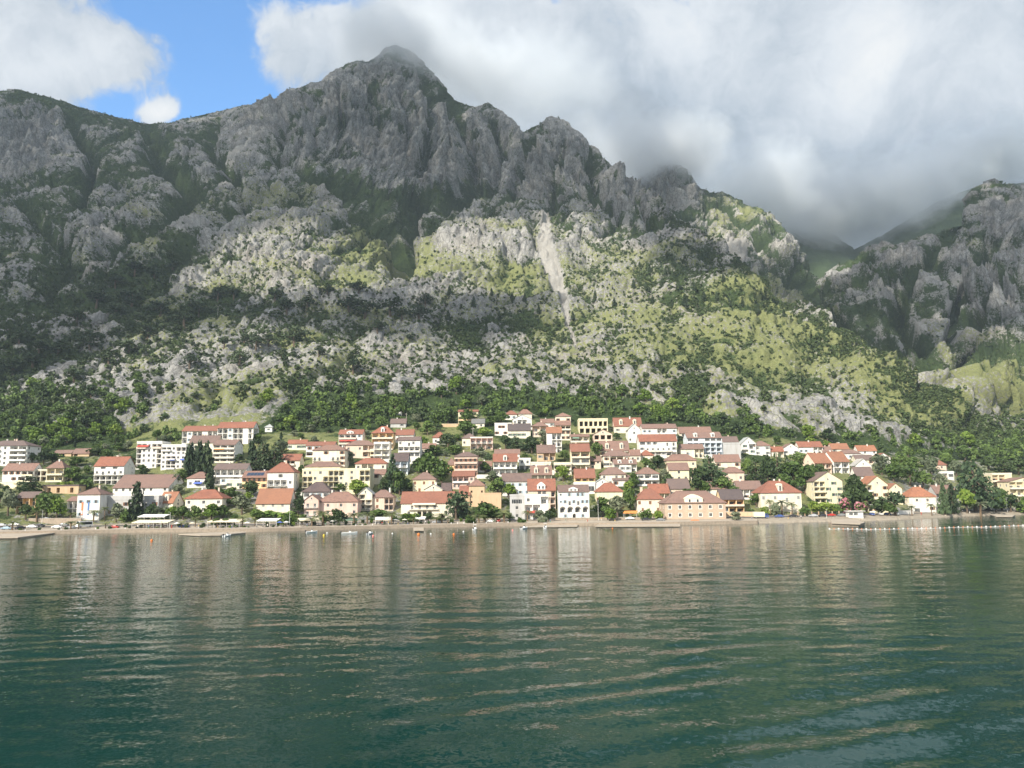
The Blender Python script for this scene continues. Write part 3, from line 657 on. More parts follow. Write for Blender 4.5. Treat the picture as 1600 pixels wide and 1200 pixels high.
def build_house(x0, x1, yr, ye, yb, roof, floors, wall, roofc, label, yaw=0.0, dp=None, st='n', side=None, rail='p', rail_c=None, chim=1, awn=None, name='house', cat='house', dorm=0, ov=0.55, over=None, attic=None, ped=False, depth=None, bay_d=1.9, sign=None):
    if st == 'n' and floors: st = 'nngnbynlnb'[(int(x0*3) + int(ye*5)) % 10]
    p = hit((x0+x1)/2, yb)
    if depth: 
        t, e = ray((x0+x1)/2, yb); p = Vector((float(t)*depth, depth, CAMZ+float(e)*depth))
    Y = p.y; px2m = Y/F*math.sqrt(1+(p.x/Y)**2)**0
    w = (x1-x0)*px2m/max(.6, math.cos(R(yaw)))
    h = (yb-ye)*px2m; rh = (ye-yr)*px2m
    if roof in 'xh': rh *= 1.18
    dp = dp or min(13, max(6.5, w*0.72))
    fl = floors.split('/')
    root = empty(name, p, R(yaw)); tag(root, label, cat, 'houses of the waterfront town')
    mb = MB(); parts = []
    hw = w/2
    I = lambda x, y, z: (x-hw, y, z)
    gz = rh if roof == 'y' else None
    facade(mb, parts, w, 0.0, h, fl, st, I, seed=len(HOUSES), gable=gz, bay_d=bay_d)
    fparts = list(parts)
    # sides and back
    nf = len(fl); sb = side if side is not None else '/'.join(['ww' if i else 'w.' for i in range(nf)])
    sl_ = []; sr_ = []
    gx = rh if roof == 'x' else None
    ang = math.atan2(p.x, p.y) - R(yaw)*-1
    show_right = p.x < -20 or yaw < -5; 
    pr, pl_ = [], []
    facade(mb, pr, dp, 0.0, h, sb.split('/') if show_right else ['.'], 'n', lambda x, y, z: (hw-y, x, z), gable=gx)
    facade(mb, pl_, dp, 0.0, h, sb.split('/') if not show_right else ['.'], 'n', lambda x, y, z: (-hw+y, dp-x, z), gable=gx)
    mb.quad((hw, dp, -7), (-hw, dp, -7), (-hw, dp, h), (hw, dp, h), 0)
    if roof == 'y': mb.poly([(hw, dp, h), (-hw, dp, h), (0, dp, h+rh)], 0)
    if name == 'unfinished_building': pass
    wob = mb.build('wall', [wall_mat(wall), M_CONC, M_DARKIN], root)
    for pp, rz, ox, oy in ((fparts, 0.0, -hw, 0.0), (pr, math.pi/2, hw, 0.0), (pl_, -math.pi/2, -hw, dp)):
        for it in pp:
            c, s = math.cos(rz), math.sin(rz)
            if it[0] == 'win':
                _, x, y, z, ow, oh, sty, dr = it
                link('balcony_door' if dr else 'window', window_mesh(ow, oh, sty, dr), root, (ox + x*c - y*s, oy + x*s + y*c, z), rz)
            else:
                _, a, b_, z, br = it; bm_ = MB(); od = 1.15 if rz == 0 else .9
                bm_.box(a, b_, -od, -.004, z-.16, z+.02, 0)
                if rail == 'p':
                    bm_.box(a, b_, -od, -od+.12, z+.02, z+.9, 1); bm_.box(a, a+.12, -od+.12, -.004, z+.02, z+.9, 1); bm_.box(b_-.12, b_, -od+.12, -.004, z+.02, z+.9, 1)
                else:
                    bm_.box(a, b_, -od, -od+.06, z+.92, z+1.0, 1); n = max(2, int((b_-a)/.28))
                    for i in range(n+1): xx = a + (b_-a-.05)*i/n; bm_.box(xx, xx+.05, -od+.01, -od+.05, z+.02, z+.92, 1)
                    for xx in (a, b_-.06): bm_.box(xx, xx+.06, -od+.06, -.004, z+.92, z+1.0, 1)
                if br == '[':  # carried on posts
                    n = max(2, int((b_-a)/3.2)+1)
                    for i in range(n): xx = a + (b_-a-.25)*i/(n-1); bm_.box(xx, xx+.25, -od+.13, -od+.38, z-3.0, z-.165, 0)
                mm = wall_mat(rail_c) if rail_c else (wall_mat(wall) if rail == 'p' else (M_BAR if rail == 'r' else M_RAILW))
                bo = bm_.build('balcony', [M_CONC if wall not in 'WCYP' else wall_mat(wall), mm], root, (ox, oy, 0), rz)
    # roof
    rb = MB(); th = .18
    if roof == 'x':
        hd = dp/2; s = rh/hd; zb = h - ov*s
        for sg in (-1, 1):
            y0 = hd + sg*(hd+ov); o = ov*.7
            rb.quad((-hw-o, y0, zb+.03), (hw+o, y0, zb+.03), (hw+o, hd, h+rh+.03), (-hw-o, hd, h+rh+.03)) if sg < 0 else rb.quad((hw+o, y0, zb+.03), (-hw-o, y0, zb+.03), (-hw-o, hd, h+rh+.03), (hw+o, hd, h+rh+.03))
            rb.quad((-hw-o, y0, zb+.03+th), (hw+o, y0, zb+.03+th), (hw+o, hd, h+rh+.03+th), (-hw-o, hd, h+rh+.03+th)) if sg < 0 else rb.quad((hw+o, y0, zb+.03+th), (-hw-o, y0, zb+.03+th), (-hw-o, hd, h+rh+.03+th), (hw+o, hd, h+rh+.03+th))
            rb.quad((-hw-o, y0, zb+.03), (hw+o, y0, zb+.03), (hw+o, y0, zb+.03+th), (-hw-o, y0, zb+.03+th))
            for xx in (-hw-o, hw+o): rb.quad((xx, y0, zb+.03), (xx, hd, h+rh+.03), (xx, hd, h+rh+.03+th), (xx, y0, zb+.03+th))
        rb.tube([(-hw-o, hd, h+rh+.2), (hw+o, hd, h+rh+.2)], [.14, .14], 6)
    elif roof == 'y':
        s = rh/hw; zb = h - ov*s; o = ov*.8
        for sg in (-1, 1):
            xe = sg*(hw+ov)
            for dz in (.03, .03+th): rb.quad((xe, -o, zb+dz), (0, -o, h+rh+dz), (0, dp+o, h+rh+dz), (xe, dp+o, zb+dz))
            for yy in (-o, dp+o): rb.quad((xe, yy, zb+.03), (0, yy, h+rh+.03), (0, yy, h+rh+.03+th), (xe, yy, zb+.03+th))
            rb.quad((xe, -o, zb+.03), (xe, dp+o, zb+.03), (xe, dp+o, zb+.03+th), (xe, -o, zb+.03+th))
    elif roof in 'hp':
        X, Ya, Yb = hw+ov, -ov, dp+ov; zb = h+.02
        rb.box(-X, X, Ya, Yb, zb, zb+.16)
        if roof == 'p' or abs(w-dp) < 1: r0 = r1 = (0, dp/2)
        elif w > dp: ins = dp*.5; r0, r1 = (-max(0.1, hw-ins), dp/2), (max(0.1, hw-ins), dp/2)
        else: ins = w*.5; r0, r1 = (0, ins), (0, dp-ins)
        zt = h+rh; z1 = zb+.165
        A, B, C_, E = (-X, Ya, z1), (X, Ya, z1), (X, Yb, z1), (-X, Yb, z1)
        if w >= dp:
            L_, Rr = (r0[0], r0[1], zt), (r1[0], r1[1], zt)
            rb.poly([A, B, Rr, L_] if L_ != Rr else [A, B, L_]); rb.poly([C_, E, L_, Rr] if L_ != Rr else [C_, E, L_]); rb.poly([B, C_, Rr]); rb.poly([E, A, L_])
            hips = [(A, L_), (B, Rr), (C_, Rr), (E, L_), (L_, Rr)]
        else:
            N_, S_ = (r0[0], r0[1], zt), (r1[0], r1[1], zt)
            rb.poly([A, B, N_]); rb.poly([C_, E, S_]); rb.poly([B, C_, S_, N_]); rb.poly([E, A, N_, S_]); hips = [(A, N_), (B, N_), (C_, S_), (E, S_), (N_, S_)]
        for a, b_ in hips:
            if a != b_: rb.tube([a, b_], [.13, .13], 5)
    else:  # flat with a parapet
        rb.box(-hw-.12, hw+.12, -.12, dp+.12, h+.004, h+.2)
        ph = max(.35, rh)
        for a in ((-hw-.12, hw+.12, -.12, .1), (-hw-.12, hw+.12, dp-.1, dp+.12), (-hw-.12, -hw+.1, .1, dp-.1), (hw-.1, hw+.12, .1, dp-.1)): rb.box(*a, h+.2, h+.2+ph)
    rmat = wall_mat(roofc.lower().upper()) if (roof == 'f' and roofc in WALLC and roofc not in 'D') else roof_mat(roofc)
    ro = rb.build('roof', rmat, root)
    rnd = random.Random(int(x0*7+yb))
    for i in range(chim):
        cb = MB(); cx_ = rnd.uniform(-.6, .6)*hw; cy_ = dp*rnd.uniform(.45, .7)
        zz = h if roof == 'f' else h+rh*(.55 if roof != 'y' else max(.2, 1-abs(cx_)/hw)*.9)
        cb.box(cx_-.35, cx_+.35, cy_-.35, cy_+.35, zz-.3, h+rh+.9); cb.box(cx_-.46, cx_+.46, cy_-.46, cy_+.46, h+rh+.904, h+rh+1.05, 0)
        cb.build('chimney', wall_mat('W' if rnd.random() < .6 else 'P'), ro)
    for i in range(dorm):
        db = MB(); dw = min(2.2, w/(dorm+1)*.62); xc = w*(i+.5)/dorm - hw; dz = h + rh*.1; dh = max(1.3, rh*.55)
        db.box(xc-dw/2, xc+dw/2, .35, dp*.42, dz, dz+dh)
        db.prism([(xc-dw/2-.12, dz+dh+.004), (xc+dw/2+.12, dz+dh+.004), (xc+dw*.35, dz+dh+dw*.28), (xc, dz+dh+dw*.4), (xc-dw*.35, dz+dh+dw*.28)], .2, dp*.44, 0)
        do = db.build('dormer', wall_mat('W' if wall != 'C' else 'C'), ro)
        link('window', window_mesh(dw*.55, dh*.8, 'n', True), do, (xc, .30-.12, dz+dh*.12))
    if ped:   # broad gable standing on the front wall
        pb = MB(); pw = w*.30; dz = rh*.52
        x_ = -w*.02
        pb.box(x_-pw/2, x_+pw/2, -.05, dp*.4, h+.2, h+dz*.75)
        pb.prism([(x_-pw/2-.3, h+dz*.75+.004), (x_+pw/2+.3, h+dz*.75+.004), (x_+pw*.2, h+dz*1.25), (x_, h+dz*1.42), (x_-pw*.2, h+dz*1.25)], -.2, dp*.45, 0)
        po = pb.build('front_gable', wall_mat('W' if wall != 'S' else 'C'), root)
        for sx in (-.22, .22): link('window', window_mesh(1.0, dz*.5, 'n', True), po, (x_+pw*sx, -.05-.19, h+.2+dz*.1))
    if awn:
        for a in awn.split(','):
            colr, fa, fb, fz = a.split(':'); xa, xb, z = -hw+w*float(fa), -hw+w*float(fb), h*float(fz)
            ab = MB(); ab.quad((xa, -.01, z), (xb, -.01, z), (xb, -1.7, z-.75), (xa, -1.7, z-.75)); ab.quad((xa, -1.7, z-.75), (xb, -1.7, z-.75), (xb, -1.7, z-1.05), (xa, -1.7, z-1.05))
            ab.quad((xa, -.01, z-.05), (xa, -1.68, z-.80), (xb, -1.68, z-.80), (xb, -.01, z-.05))
            for xx in (xa, xb-.04): ab.box(xx, xx+.04, -1.66, -1.62, z-1.02, z-.82)
            ab.build('awning', M_AWN[colr], root)
    if attic:   # set-back hipped top storey on a flat roof: x from, x to (fractions), height, roof colour
        fa, fb, ah, rc = attic; ab = MB(); xa, xb = -hw+w*fa, -hw+w*fb; z = h+.204
        ab.box(xa, xb, 1.6, dp-1.2, z, z+ah*.35); ao = ab.build('attic', wall_mat(wall), root)
        hb = MB(); z1 = z+ah*.35+.004; ym = (dp+.4)/2
        A, B, C_, E = (xa-.5, 1.1, z1), (xb+.5, 1.1, z1), (xb+.5, dp-.7, z1), (xa-.5, dp-.7, z1); ins = min((xb-xa)*.4, (dp-2)*.5); L_, Rr = (xa+ins, ym, z+ah), (xb-ins, ym, z+ah)
        hb.poly([A, B, Rr, L_]); hb.poly([C_, E, L_, Rr]); hb.poly([B, C_, Rr]); hb.poly([E, A, L_]); hb.poly([A, E, C_, B])
        hb.build('attic_roof', roof_mat(rc), ao)
    HOUSES.append(dict(x0=x0, x1=x1, yr=yr, yb=yb, label=label, ref=label.split(',')[0], p=p, root=root, w=w, h=h, dp=dp, rh=rh, yaw=yaw))
    return root
# ------------------------------------------------------------------ the town, house by house (photo x0, x1, ridge, eave, foot)
H = build_house
AP = dict(name='apartment_building', cat='apartment building')
# left end
H(-28, 40, 689, 697, 728, 'h', '(bb)w(bb)/(bb)w(bb)/(bb)w(bb)/(bb)w(bb)', 'W', 'N', 'white apartment block with balconies and a dark hipped roof, alone at the left edge', side='w.w/w.w/w.w/w.w', dp=14, chim=3, rail_c='W', **AP)
H(3, 51, 726, 735, 753, 'x', '.w(bb)/www(bb)', 'W', 'T', 'low white house with a long red roof, below the white block at the left', dp=9, rail_c='Y')
H(72, 98, 722, 732, 753, 'h', '(bb)/(bb)', 'L', 'T', 'cream house with yellow balconies and a hipped red roof, left of the four-storey guesthouse', rail_c='Y', side='w/w')
H(53, 72, 734, 735, 752, 'f', 'bb/bb', 'C', 'C', 'flat-roofed terrace house with cream loggias, joined to the cream house with yellow balconies', chim=0, dp=7)
H(84, 111, 704, 708, 713, 'x', '.o.', 'H', 'T', 'low ruined stone barn with a sagging tiled roof, alone in the green slope', chim=0, dp=6, side='.')
H(114, 139, 702, 708, 713, 'x', 'o..', 'H', 'T', 'low tiled shed on the green slope, right of the ruined stone barn', chim=0, dp=6, side='.')
H(66, 122, 758, 760, 771, 'f', '.o.o..o.', 'H', 'D', 'long low brown shed with a dark flat roof, below the cream terrace house', chim=0, dp=7, name='shed', cat='shed')
H(24, 54, 771, 778, 804, 'x', 'aaa/bbb', 'O', 'N', 'orange arcaded house half hidden in trees, near the yellow wall at the far left', dp=8, chim=0)
H(146, 192, 716, 728, 757, 'x', 'bbbbb/bbbbb/(wdwdw)/.g.g.', 'W', 'R', 'four-storey guesthouse with open loggias and a grey gable end, above the long red-roofed hall', dp=13, side='vv/vv/.v/.v', chim=2, rail='r')
H(176, 262, 745, 762, 778, 'x', '......../wwwwww.w', 'W', 'T', 'long white hall with a great red roof and grey gable, behind the dark conifer', dp=24, chim=0, side='g.g/w.ww', name='hall', cat='hall')
H(168, 246, 776, 782, 806, 'f', 'w.w.w.w/..w...w', 'G', 'G', 'plain grey annexe with a lean roof, in front of the long white hall', dp=8, chim=0)
H(119, 154, 764, 774, 812, 'h', 'w.w/www', 'W', 'T', 'tall white house hung with two banners, by the palms near the parked bus', dp=12, chim=1, side='../..')
H(104, 120, 778, 783, 806, 'x', 'bb/bb', 'W', 'T', 'small red-roofed house with a white terrace canopy, left of the tall white house with banners', dp=8, chim=0)
H(246, 271, 772, 785, 798, 'x', '.w/ww', 'C', 'O', 'small cream house with a bright orange roof, between the hall and the cream villa', dp=8, yaw=-14, side='w/w', dorm=1)
H(212, 251, 690, 693, 732, 'f', 'bw.wb/bwwwb/bwwwb/bwwwb/(bb)w(bb)', 'W', 'W', 'white five-storey apartment block with pink awnings, left of a pair on the slope', dp=12, chim=0, rail_c='P', awn='red:.05:.5:.93', **AP)
H(251, 289, 695, 698, 733, 'f', 'w(bb)ww/wbbww/w(bb)ww/wwwww/(bb)wbb', 'W', 'W', 'white five-storey apartment block with blue awnings, beside the dark cypress cluster', dp=12, chim=0, rail_c='W', awn='blue:.4:.6:.46,blue:.8:.98:.46', **AP)
H(284, 339, 666, 673, 692, 'x', 'bwbb.bb/bwbb.bb', 'W', 'R', 'upper white apartment row with dark loggias, its lower left wing', dp=11, chim=2, **AP)
H(339, 395, 660, 668, 694, 'x', 'bb.bb.b/bbwbb.b/bbwbb.b', 'W', 'R', 'upper white apartment row with dark loggias, its taller right wing', dp=11, chim=3, side='b/b/b', **AP)
H(296, 340, 682, 691, 706, 'x', 'w.w.w', 'C', 'N', 'cream house with two brown ridge roofs, below the upper white apartment row', dp=8, chim=3)
H(332, 366, 688, 695, 723, 'x', '(bbb)/(bbb)/(bbb)/(bbb)', 'W', 'T', 'white four-storey balcony block with a blank grey gable end, between cypress clusters', dp=14, side='.../.../.../..v', rail_c='C', chim=2, awn='orange:.1:.55:.82', **AP)
H(334, 384, 726, 733, 757, 'x', 'bw.bw/(bbbbb)', 'W', 'N', 'white two-storey house with a long balcony under a brown roof, below the grey gable end', dp=9)
H(354, 378, 749, 750, 764, 'f', 'w.w', 'C', 'W', 'small flat-roofed cream house, below the white house with a long balcony', chim=0, dp=6)
H(292, 324, 739, 748, 762, 'h', 'wgw', 'W', 'T', 'white house with a blue awning and hipped roof, left of a lone tall cypress', dp=9, awn='blue:.35:.75:.62', chim=0)
H(378, 416, 738, 746, 764, 'x', 'w.w.w/wwwww', 'O', 'T', 'orange house with solar panels on its roof, left of the grey-white villa', dp=10, side='ww/ww', chim=1)
H(417, 458, 725, 739, 770, 'h', '(bdb)./(bbb)w/..g..', 'W', 'R', 'grey-white three-storey villa with long balconies and a peaked red roof, right of the solar panels', dp=11, rail='w', side='w/w/w', chim=2)
H(438, 468, 711, 719, 735, 'x', 'w(dd)./w(bb).', 'C', 'R', 'cream house with a red ridge roof, right of the dark cedars', dp=9, side='w/w', chim=0)
H(289, 346, 768, 780, 802, 'h', 'w.w.w/w.w.w', 'C', 'R', 'broad cream villa with a bright red hipped roof, behind the yellow-green vine', dp=12, side='w/w', chim=2, st='f')
H(400, 452, 768, 786, 804, 'x', '...../.w.w.w.', 'C', 'O', 'long cream house with a plain bright orange roof and dark shutters, above the waterfront hedge', dp=11, st='c', chim=0)
H(414, 425, 662, 668, 675, 'p', 'v', 'W', 'F', 'tiny white pavilion with a pointed grey roof, in the trees above the town', dp=4.5, chim=0)
H(449, 478, 688, 693, 703, 'x', 'w.ww', 'C', 'R', 'small cream house with red roof, first above the dark cedars', dp=7)
H(478, 522, 691, 696, 714, 'x', '(bbb)w/wwww', 'W', 'R', 'long white house with red roof, behind the cream four-storey block', dp=8)
H(488, 538, 696, 704, 737, 'h', '(dd)..(dd)w/(dd)..(dd)w/(dd)..(dd)w/..w..w', 'C', 'T', 'cream four-storey block with small iron balconies and a hipped roof, above the big yellow apartments', dp=12, rail='r', side='.w/.w/.w/.w', chim=0, **AP)
H(472, 577, 733, 735, 770, 'f', '(bb)w..(bb)w.w.w/(bb)w.(bbb)ww.bb./bbw.(bbb)w.w.bb/ww.w.bbb.w.bb', 'Y', 'Y', 'big yellow apartment house with a long flat parapet and red attic roof, left of centre', dp=13, side='.../.../.../...', chim=3, attic=(.02, .55, 4.8, 'T'), rail='r', **AP)
H(474, 514, 756, 769, 790, 'h', 'ww.ww/gwwg', 'W', 'D', 'white villa with a steep dark hipped roof, between yellow apartments and the pink house', dp=10, ov=.9)
H(497, 558, 772, 785, 806, 'h', '.w.d.w/.w.w.w', 'K', 'T', 'broad pink house with a worn terracotta hipped roof, behind the quay palms', dp=12, st='n', chim=2)
H(475, 497, 774, 782, 806, 'y', '(dd)/(dd)', 'K', 'T', 'pink gabled wing with white balconies, at the left end of the broad pink house', dp=12, chim=0, rail='w')
H(560, 581, 763, 772, 797, 'y', '(bb)/(bb)/b.', 'C', 'F', 'narrow cream gabled house with a balcony under its gable, right of the broad pink house', dp=9, rail='w', chim=0)
H(579, 614, 768, 778, 797, 'h', '.w.bb/.w.bb', 'P', 'H' if False else 'T', 'peach house with a tan hipped roof and brown shutters, right of the narrow gable', dp=9, st='k', chim=1)
H(529, 566, 672, 678, 702, 'x', '(bbb)./(bbb)w/(bbb)w', 'W', 'R', 'white house with a red awning and a white roof gable, high on the left slope', dp=9, ped=True, awn='red:.05:.75:.62', rail_c='P')
H(540, 584, 689, 696, 716, 'h', 'ww.(bb)/w.w(bb)', 'P', 'T', 'peach house with a hipped red roof, below the white house with a red awning', dp=9)
H(581, 614, 667, 677, 703, 'h', '(bbb)/(bbb)/(bbb)', 'O', 'R', 'orange three-level house with a stepped bright red roof, high on the left slope', dp=10, side='w/w/w', dorm=1, rail_c='C')
H(584, 608, 691, 693, 722, 'f', '(bb)/(bb)/(bb)', 'W', 'W', 'slim white flat-roofed house, directly below the orange three-level house', dp=8, chim=0, rail='w')
H(555, 603, 717, 725, 745, 'h', 'w.(bb)w/w(bb).w', 'C', 'R', 'cream house with a wide red hipped roof, right of the big yellow apartments', dp=9)
H(578, 602, 702, 705, 720, 'f', '(bb)/(bb)', 'L', 'L', 'tan flat-roofed house with two long balconies, above the wide red hipped roof', dp=8, chim=0)
H(618, 646, 672, 679, 692, 'x', 'w.w', 'W', 'R', 'small white house with a plain red roof, right of the orange three-level house', dp=8)
H(622, 656, 683, 688, 725, 'x', 'w.w.w/gggg/(bbbb)/w.dw.', 'W', 'N', 'tall white house with a glazed lower floor and dark red roof, above the dark conifer', dp=10, rail_c='W', chim=0)
H(614, 637, 710, 720, 742, 'x', 'bb/(bb)', 'B', 'D', 'pale blue house with a steep dark roof, behind the dark conifer', dp=9, chim=0, rail='w')
H(583, 601, 735, 741, 757, 'x', '../w.', 'C', 'T', 'small cream house with a brown-red roof, left of the dark conifer', dp=7, chim=0)
H(610, 634, 655, 661, 668, 'x', '.w', 'G', 'N', 'old grey stone cottage with a dark roof, alone at the top of the slope', dp=7, side='v')
# centre left
H(716, 747, 640, 643, 664, 'x', '(bbb)/(bbb)/w.ww', 'Y', 'R', 'bright yellow-orange three-storey house with long balconies, topmost in the centre', dp=10, rail_c='O', side='w/w/w')
H(737, 757, 655, 661, 669, 'x', '.w', 'C', 'G', 'low cream house with a grey roof, just below the bright yellow-orange house', dp=8, chim=0)
H(789, 808, 642, 648, 656, 'h', 'ww', 'W', 'R', 'small white house with a bright red roof, left of two at the top centre', dp=7, chim=0)
H(810, 831, 640, 647, 655, 'h', 'w.', 'C', 'T', 'small cream house with an orange-brown roof, behind the white gabled house', dp=7, chim=0)
H(801, 831, 648, 655, 672, 'y', '(bbb)/wbb.', 'W', 'F', 'white house with a wide low gable and long balcony, above the brown-roofed house', dp=9, chim=0, rail='w')
H(773, 800, 661, 662, 681, 'f', 'w.w./.ww.w', 'W', 'W', 'white cube house with square dark windows, at the top left of the centre', dp=8, chim=0)
H(794, 829, 663, 672, 685, 'x', 'wwww.', 'C', 'D', 'cream house with a long dark brown roof, right of the white cube house', dp=9)
H(832, 856, 660, 666, 683, 'h', 'ww/bb', 'P', 'T', 'peach house with a small hipped roof, right of the long dark brown roof', dp=8)
H(676, 696, 676, 684, 694, 'h', 'wb', 'W', 'R', 'tiny white cottage with a red hipped roof, among trees left of the red loggias', dp=7, chim=0)
H(722, 744, 678, 685, 697, 'h', 'w.w', 'C', 'N', 'small house with a brown hipped roof, left of the flat red loggia house', dp=8, chim=0)
H(735, 770, 683, 684, 703, 'f', 'bbb/[bbbb]', 'K', 'W', 'flat-roofed house with red loggias on white posts, among trees in the centre', dp=8, chim=0, rail='w')
H(773, 812, 703, 709, 722, 'x', 'w..w', 'W', 'T', 'white house with a long red roof, behind the white balcony house', dp=8)
H(771, 808, 711, 721, 744, 'x', '(bbbb)/(bbbb)', 'W', 'R', 'white house with two broad balconies and a dormered red roof, left of the ochre house', dp=11, dorm=1, rail_c='W', chim=0)
H(710, 746, 707, 714, 746, 'h', 'wbb.w/(wwwww)/(wwwww)', 'P', 'N', 'tall peach house with rows of brown-framed windows, right of the great round trees', dp=11, st='b', rail_c='K', side='w.w/w.w/w.w', chim=1)
H(707, 741, 738, 744, 765, 'x', 'ww.ww/(bbb)w', 'K', 'R', 'peach and white house with a red lean roof, directly below the tall peach house', dp=9, chim=0, rail_c='W')
H(698, 712, 717, 727, 738, 'h', 'w', 'O', 'T', 'tiny house with a tan pointed roof, tucked left of the tall peach house', dp=6, chim=0)
H(645, 680, 740, 750, 771, 'h', '.w.w./w.w.w', 'L', 'T', 'cream two-storey house with a brown hipped roof, below the great round trees', dp=10, st='k')
H(663, 691, 757, 765, 779, 'y', '.w.ww', 'C', 'F', 'low cream house with a broad white gable, behind the long restaurant house', dp=8)
H(690, 704, 757, 766, 779, 'x', 'w.', 'W', 'D', 'small dark-roofed house, joined to the broad white gable', dp=8, chim=0)
H(627, 708, 772, 786, 807, 'x', '.w.aaa..w./.(dddd)..', 'C', 'R', 'long restaurant house with arches and a roofed upper terrace, behind the quay cafe', dp=12, chim=2, awn='cream:.22:.66:1.0', rail='w')
H(733, 757, 749, 760, 792, 'p', 'u.u/u.u', 'H', 'T', 'square old stone tower house with a pointed tile roof, right of the pine', dp=9, chim=0, side='u/u')
H(757, 783, 771, 772, 794, 'f', '.u../....', 'H', 'H', 'roofless flat stone building with a blank wall, joined to the stone tower house', dp=8, chim=0, side='.')
H(718, 734, 762, 773, 792, 'x', 'u/.', 'H', 'R', 'low stone wing with an orange roof, at the left of the stone tower house', dp=8, chim=0)
H(785, 830, 742, 752, 775, 'x', '.gww/wwww', 'W', 'N', 'white house with a long brown roof and pale blue shutters, above the white modern house', dp=10, st='l', chim=0)
H(797, 819, 774, 776, 812, 'f', 'w/w/D', 'G', 'G', 'pale grey cube house with a big square window, left of the white ornate house', dp=10, chim=0)
H(820, 857, 774, 776, 812, 'f', 'bbg/bb./w.b', 'W', 'W', 'white modern house with a square loggia, joined to the pale grey cube', dp=10, chim=0, rail='w', awn='red:.1:.5:.38')
# centre right
H(868, 892, 644, 651, 660, 'p', 'w.w', 'C', 'T', 'small cream house with a pointed tile roof, highest right of centre', dp=7, chim=0)
H(868, 892, 658, 664, 688, 'x', 'www/bww/(bbb)', 'C', 'T', 'narrow cream house under a low red roof, just below the pointed tile roof', dp=8, chim=0)
H(905, 950, 654, 656, 678, 'f', 'ooooo/oooooo', 'L', 'L', 'unfinished concrete frame building with open dark bays, below the wooded slope', dp=11, chim=0, name='unfinished_building', cat='building', bay_d=4)
H(928, 957, 671, 678, 697, 'y', 'ooo/ooo', 'P', 'T', 'unfinished peach gabled house with empty window holes, in front of the concrete frame', dp=9, chim=0)
H(960, 1003, 654, 665, 677, 'x', 'w.ww', 'C', 'R', 'house with a bright red roof and two small dormers, right of the concrete frame', dp=9, dorm=2)
H(855, 878, 668, 676, 708, 'x', '.bb/.bb/.bb', 'W', 'O', 'narrow white four-level house with an orange roof, left of the terraced cream house', dp=9, side='w/./w', rail_c='W')
H(892, 921, 679, 682, 700, 'x', 'w(bb)/(bbb)', 'C', 'T', 'terraced cream house with a pale green awning, centre right', dp=8, awn='green:.1:.45:.95', rail_c='C')
H(938, 983, 691, 703, 714, 'x', 'w.bb.w', 'C', 'T', 'house with a long red-brown roof and two dormers, right of the glass-fronted tower house', dp=9, dorm=2)
H(893, 922, 695, 705, 737, 'x', 'wbbw/(gg)/(bb)', 'L', 'R', 'tall tower house with a glass-fronted terrace and red roof, mid-town', dp=10, side='w/./w', rail_c='C')
H(840, 868, 697, 707, 732, 'x', '(bb)/wbb', 'H', 'N', 'ochre house with a brown roof and deep loggias, left of the glass-fronted tower house', dp=9, rail_c='H')
H(830, 862, 730, 741, 754, 'x', '(bbb)', 'C', 'T', 'cream house with a pair of white dormers in its red roof, below the ochre house', dp=8, dorm=2)
H(829, 861, 722, 724, 733, 'f', 'w.w', 'C', 'C', 'flat cream parapet house, just behind the pair of white arched dormers', dp=7, chim=0)
H(899, 930, 735, 746, 763, 'x', 'bw.w/(bbb)', 'O', 'R', 'orange house with a red-brown roof and a red lower awning, centre right', dp=9, awn='orange:.1:1.0:.5', rail_c='O')
H(943, 985, 705, 713, 730, 'h', '(gbg)/wbbw', 'C', 'T', 'cream house with a brown hipped roof and glazed balcony, right of the tall tower house', dp=9)
H(960, 995, 719, 725, 738, 'x', 'bwwb', 'W', 'T', 'low white house with white dormers in a red roof, below the glazed balcony', dp=8, dorm=2)
H(940, 978, 732, 742, 759, 'h', '.ww./w.ww', 'C', 'T', 'cream villa with a brown hipped roof and square windows, above the yellow villa', dp=9)
H(874, 921, 761, 769, 812, 'x', '.w.a.w./aaaa/vwdwdww/v.w.ww.', 'W', 'N', 'ornate white four-storey house with arches and a curved gable, right on the quay', dp=11, ped=True, side='w/w/w/w', chim=0)
H(928, 955, 748, 756, 770, 'y', '.w.', 'W', 'F', 'white gabled house, just behind the ornate white four-storey house', dp=9, chim=0)
H(898, 930, 754, 757, 772, 'f', 'gwg', 'W', 'W', 'low white flat house under the orange house, behind the ornate house', dp=7, chim=0)
H(933, 973, 757, 769, 788, 'h', 'w.d.w', 'Y', 'R', 'pale yellow villa with a broad red hipped roof, right of the ornate white house', dp=10, chim=0)
H(826, 868, 752, 766, 798, 'x', '.bb.b/.w.bb/..gg.b', 'P', 'R', 'peach house with a wide white attic gable in its roof, behind the white modern house', dp=10, ped=True, chim=0)
H(1004, 1058, 663, 669, 688, 'x', 'bbwbbwb/(ww.bb.w)', 'W', 'T', 'long white terrace of flats with a flat red roof, upper of two right of centre', dp=10, rail_c='W', **AP)
H(1000, 1058, 680, 689, 714, 'x', '.w(bb)w(bb)/w(ddddd)w/gww.dd', 'W', 'R', 'long white terrace of flats with a bright red roof, lower of two right of centre', dp=10, rail_c='C', chim=2, **AP)
H(982, 1001, 662, 671, 692, 'y', 'w.w/.w.', 'W', 'F', 'white gabled tower house, left of the long white flats', dp=11, chim=0)
H(1001, 1021, 704, 712, 720, 'h', 'w.', 'C', 'R', 'small house with a red hipped roof, below the lower long white flats', dp=7, chim=0)
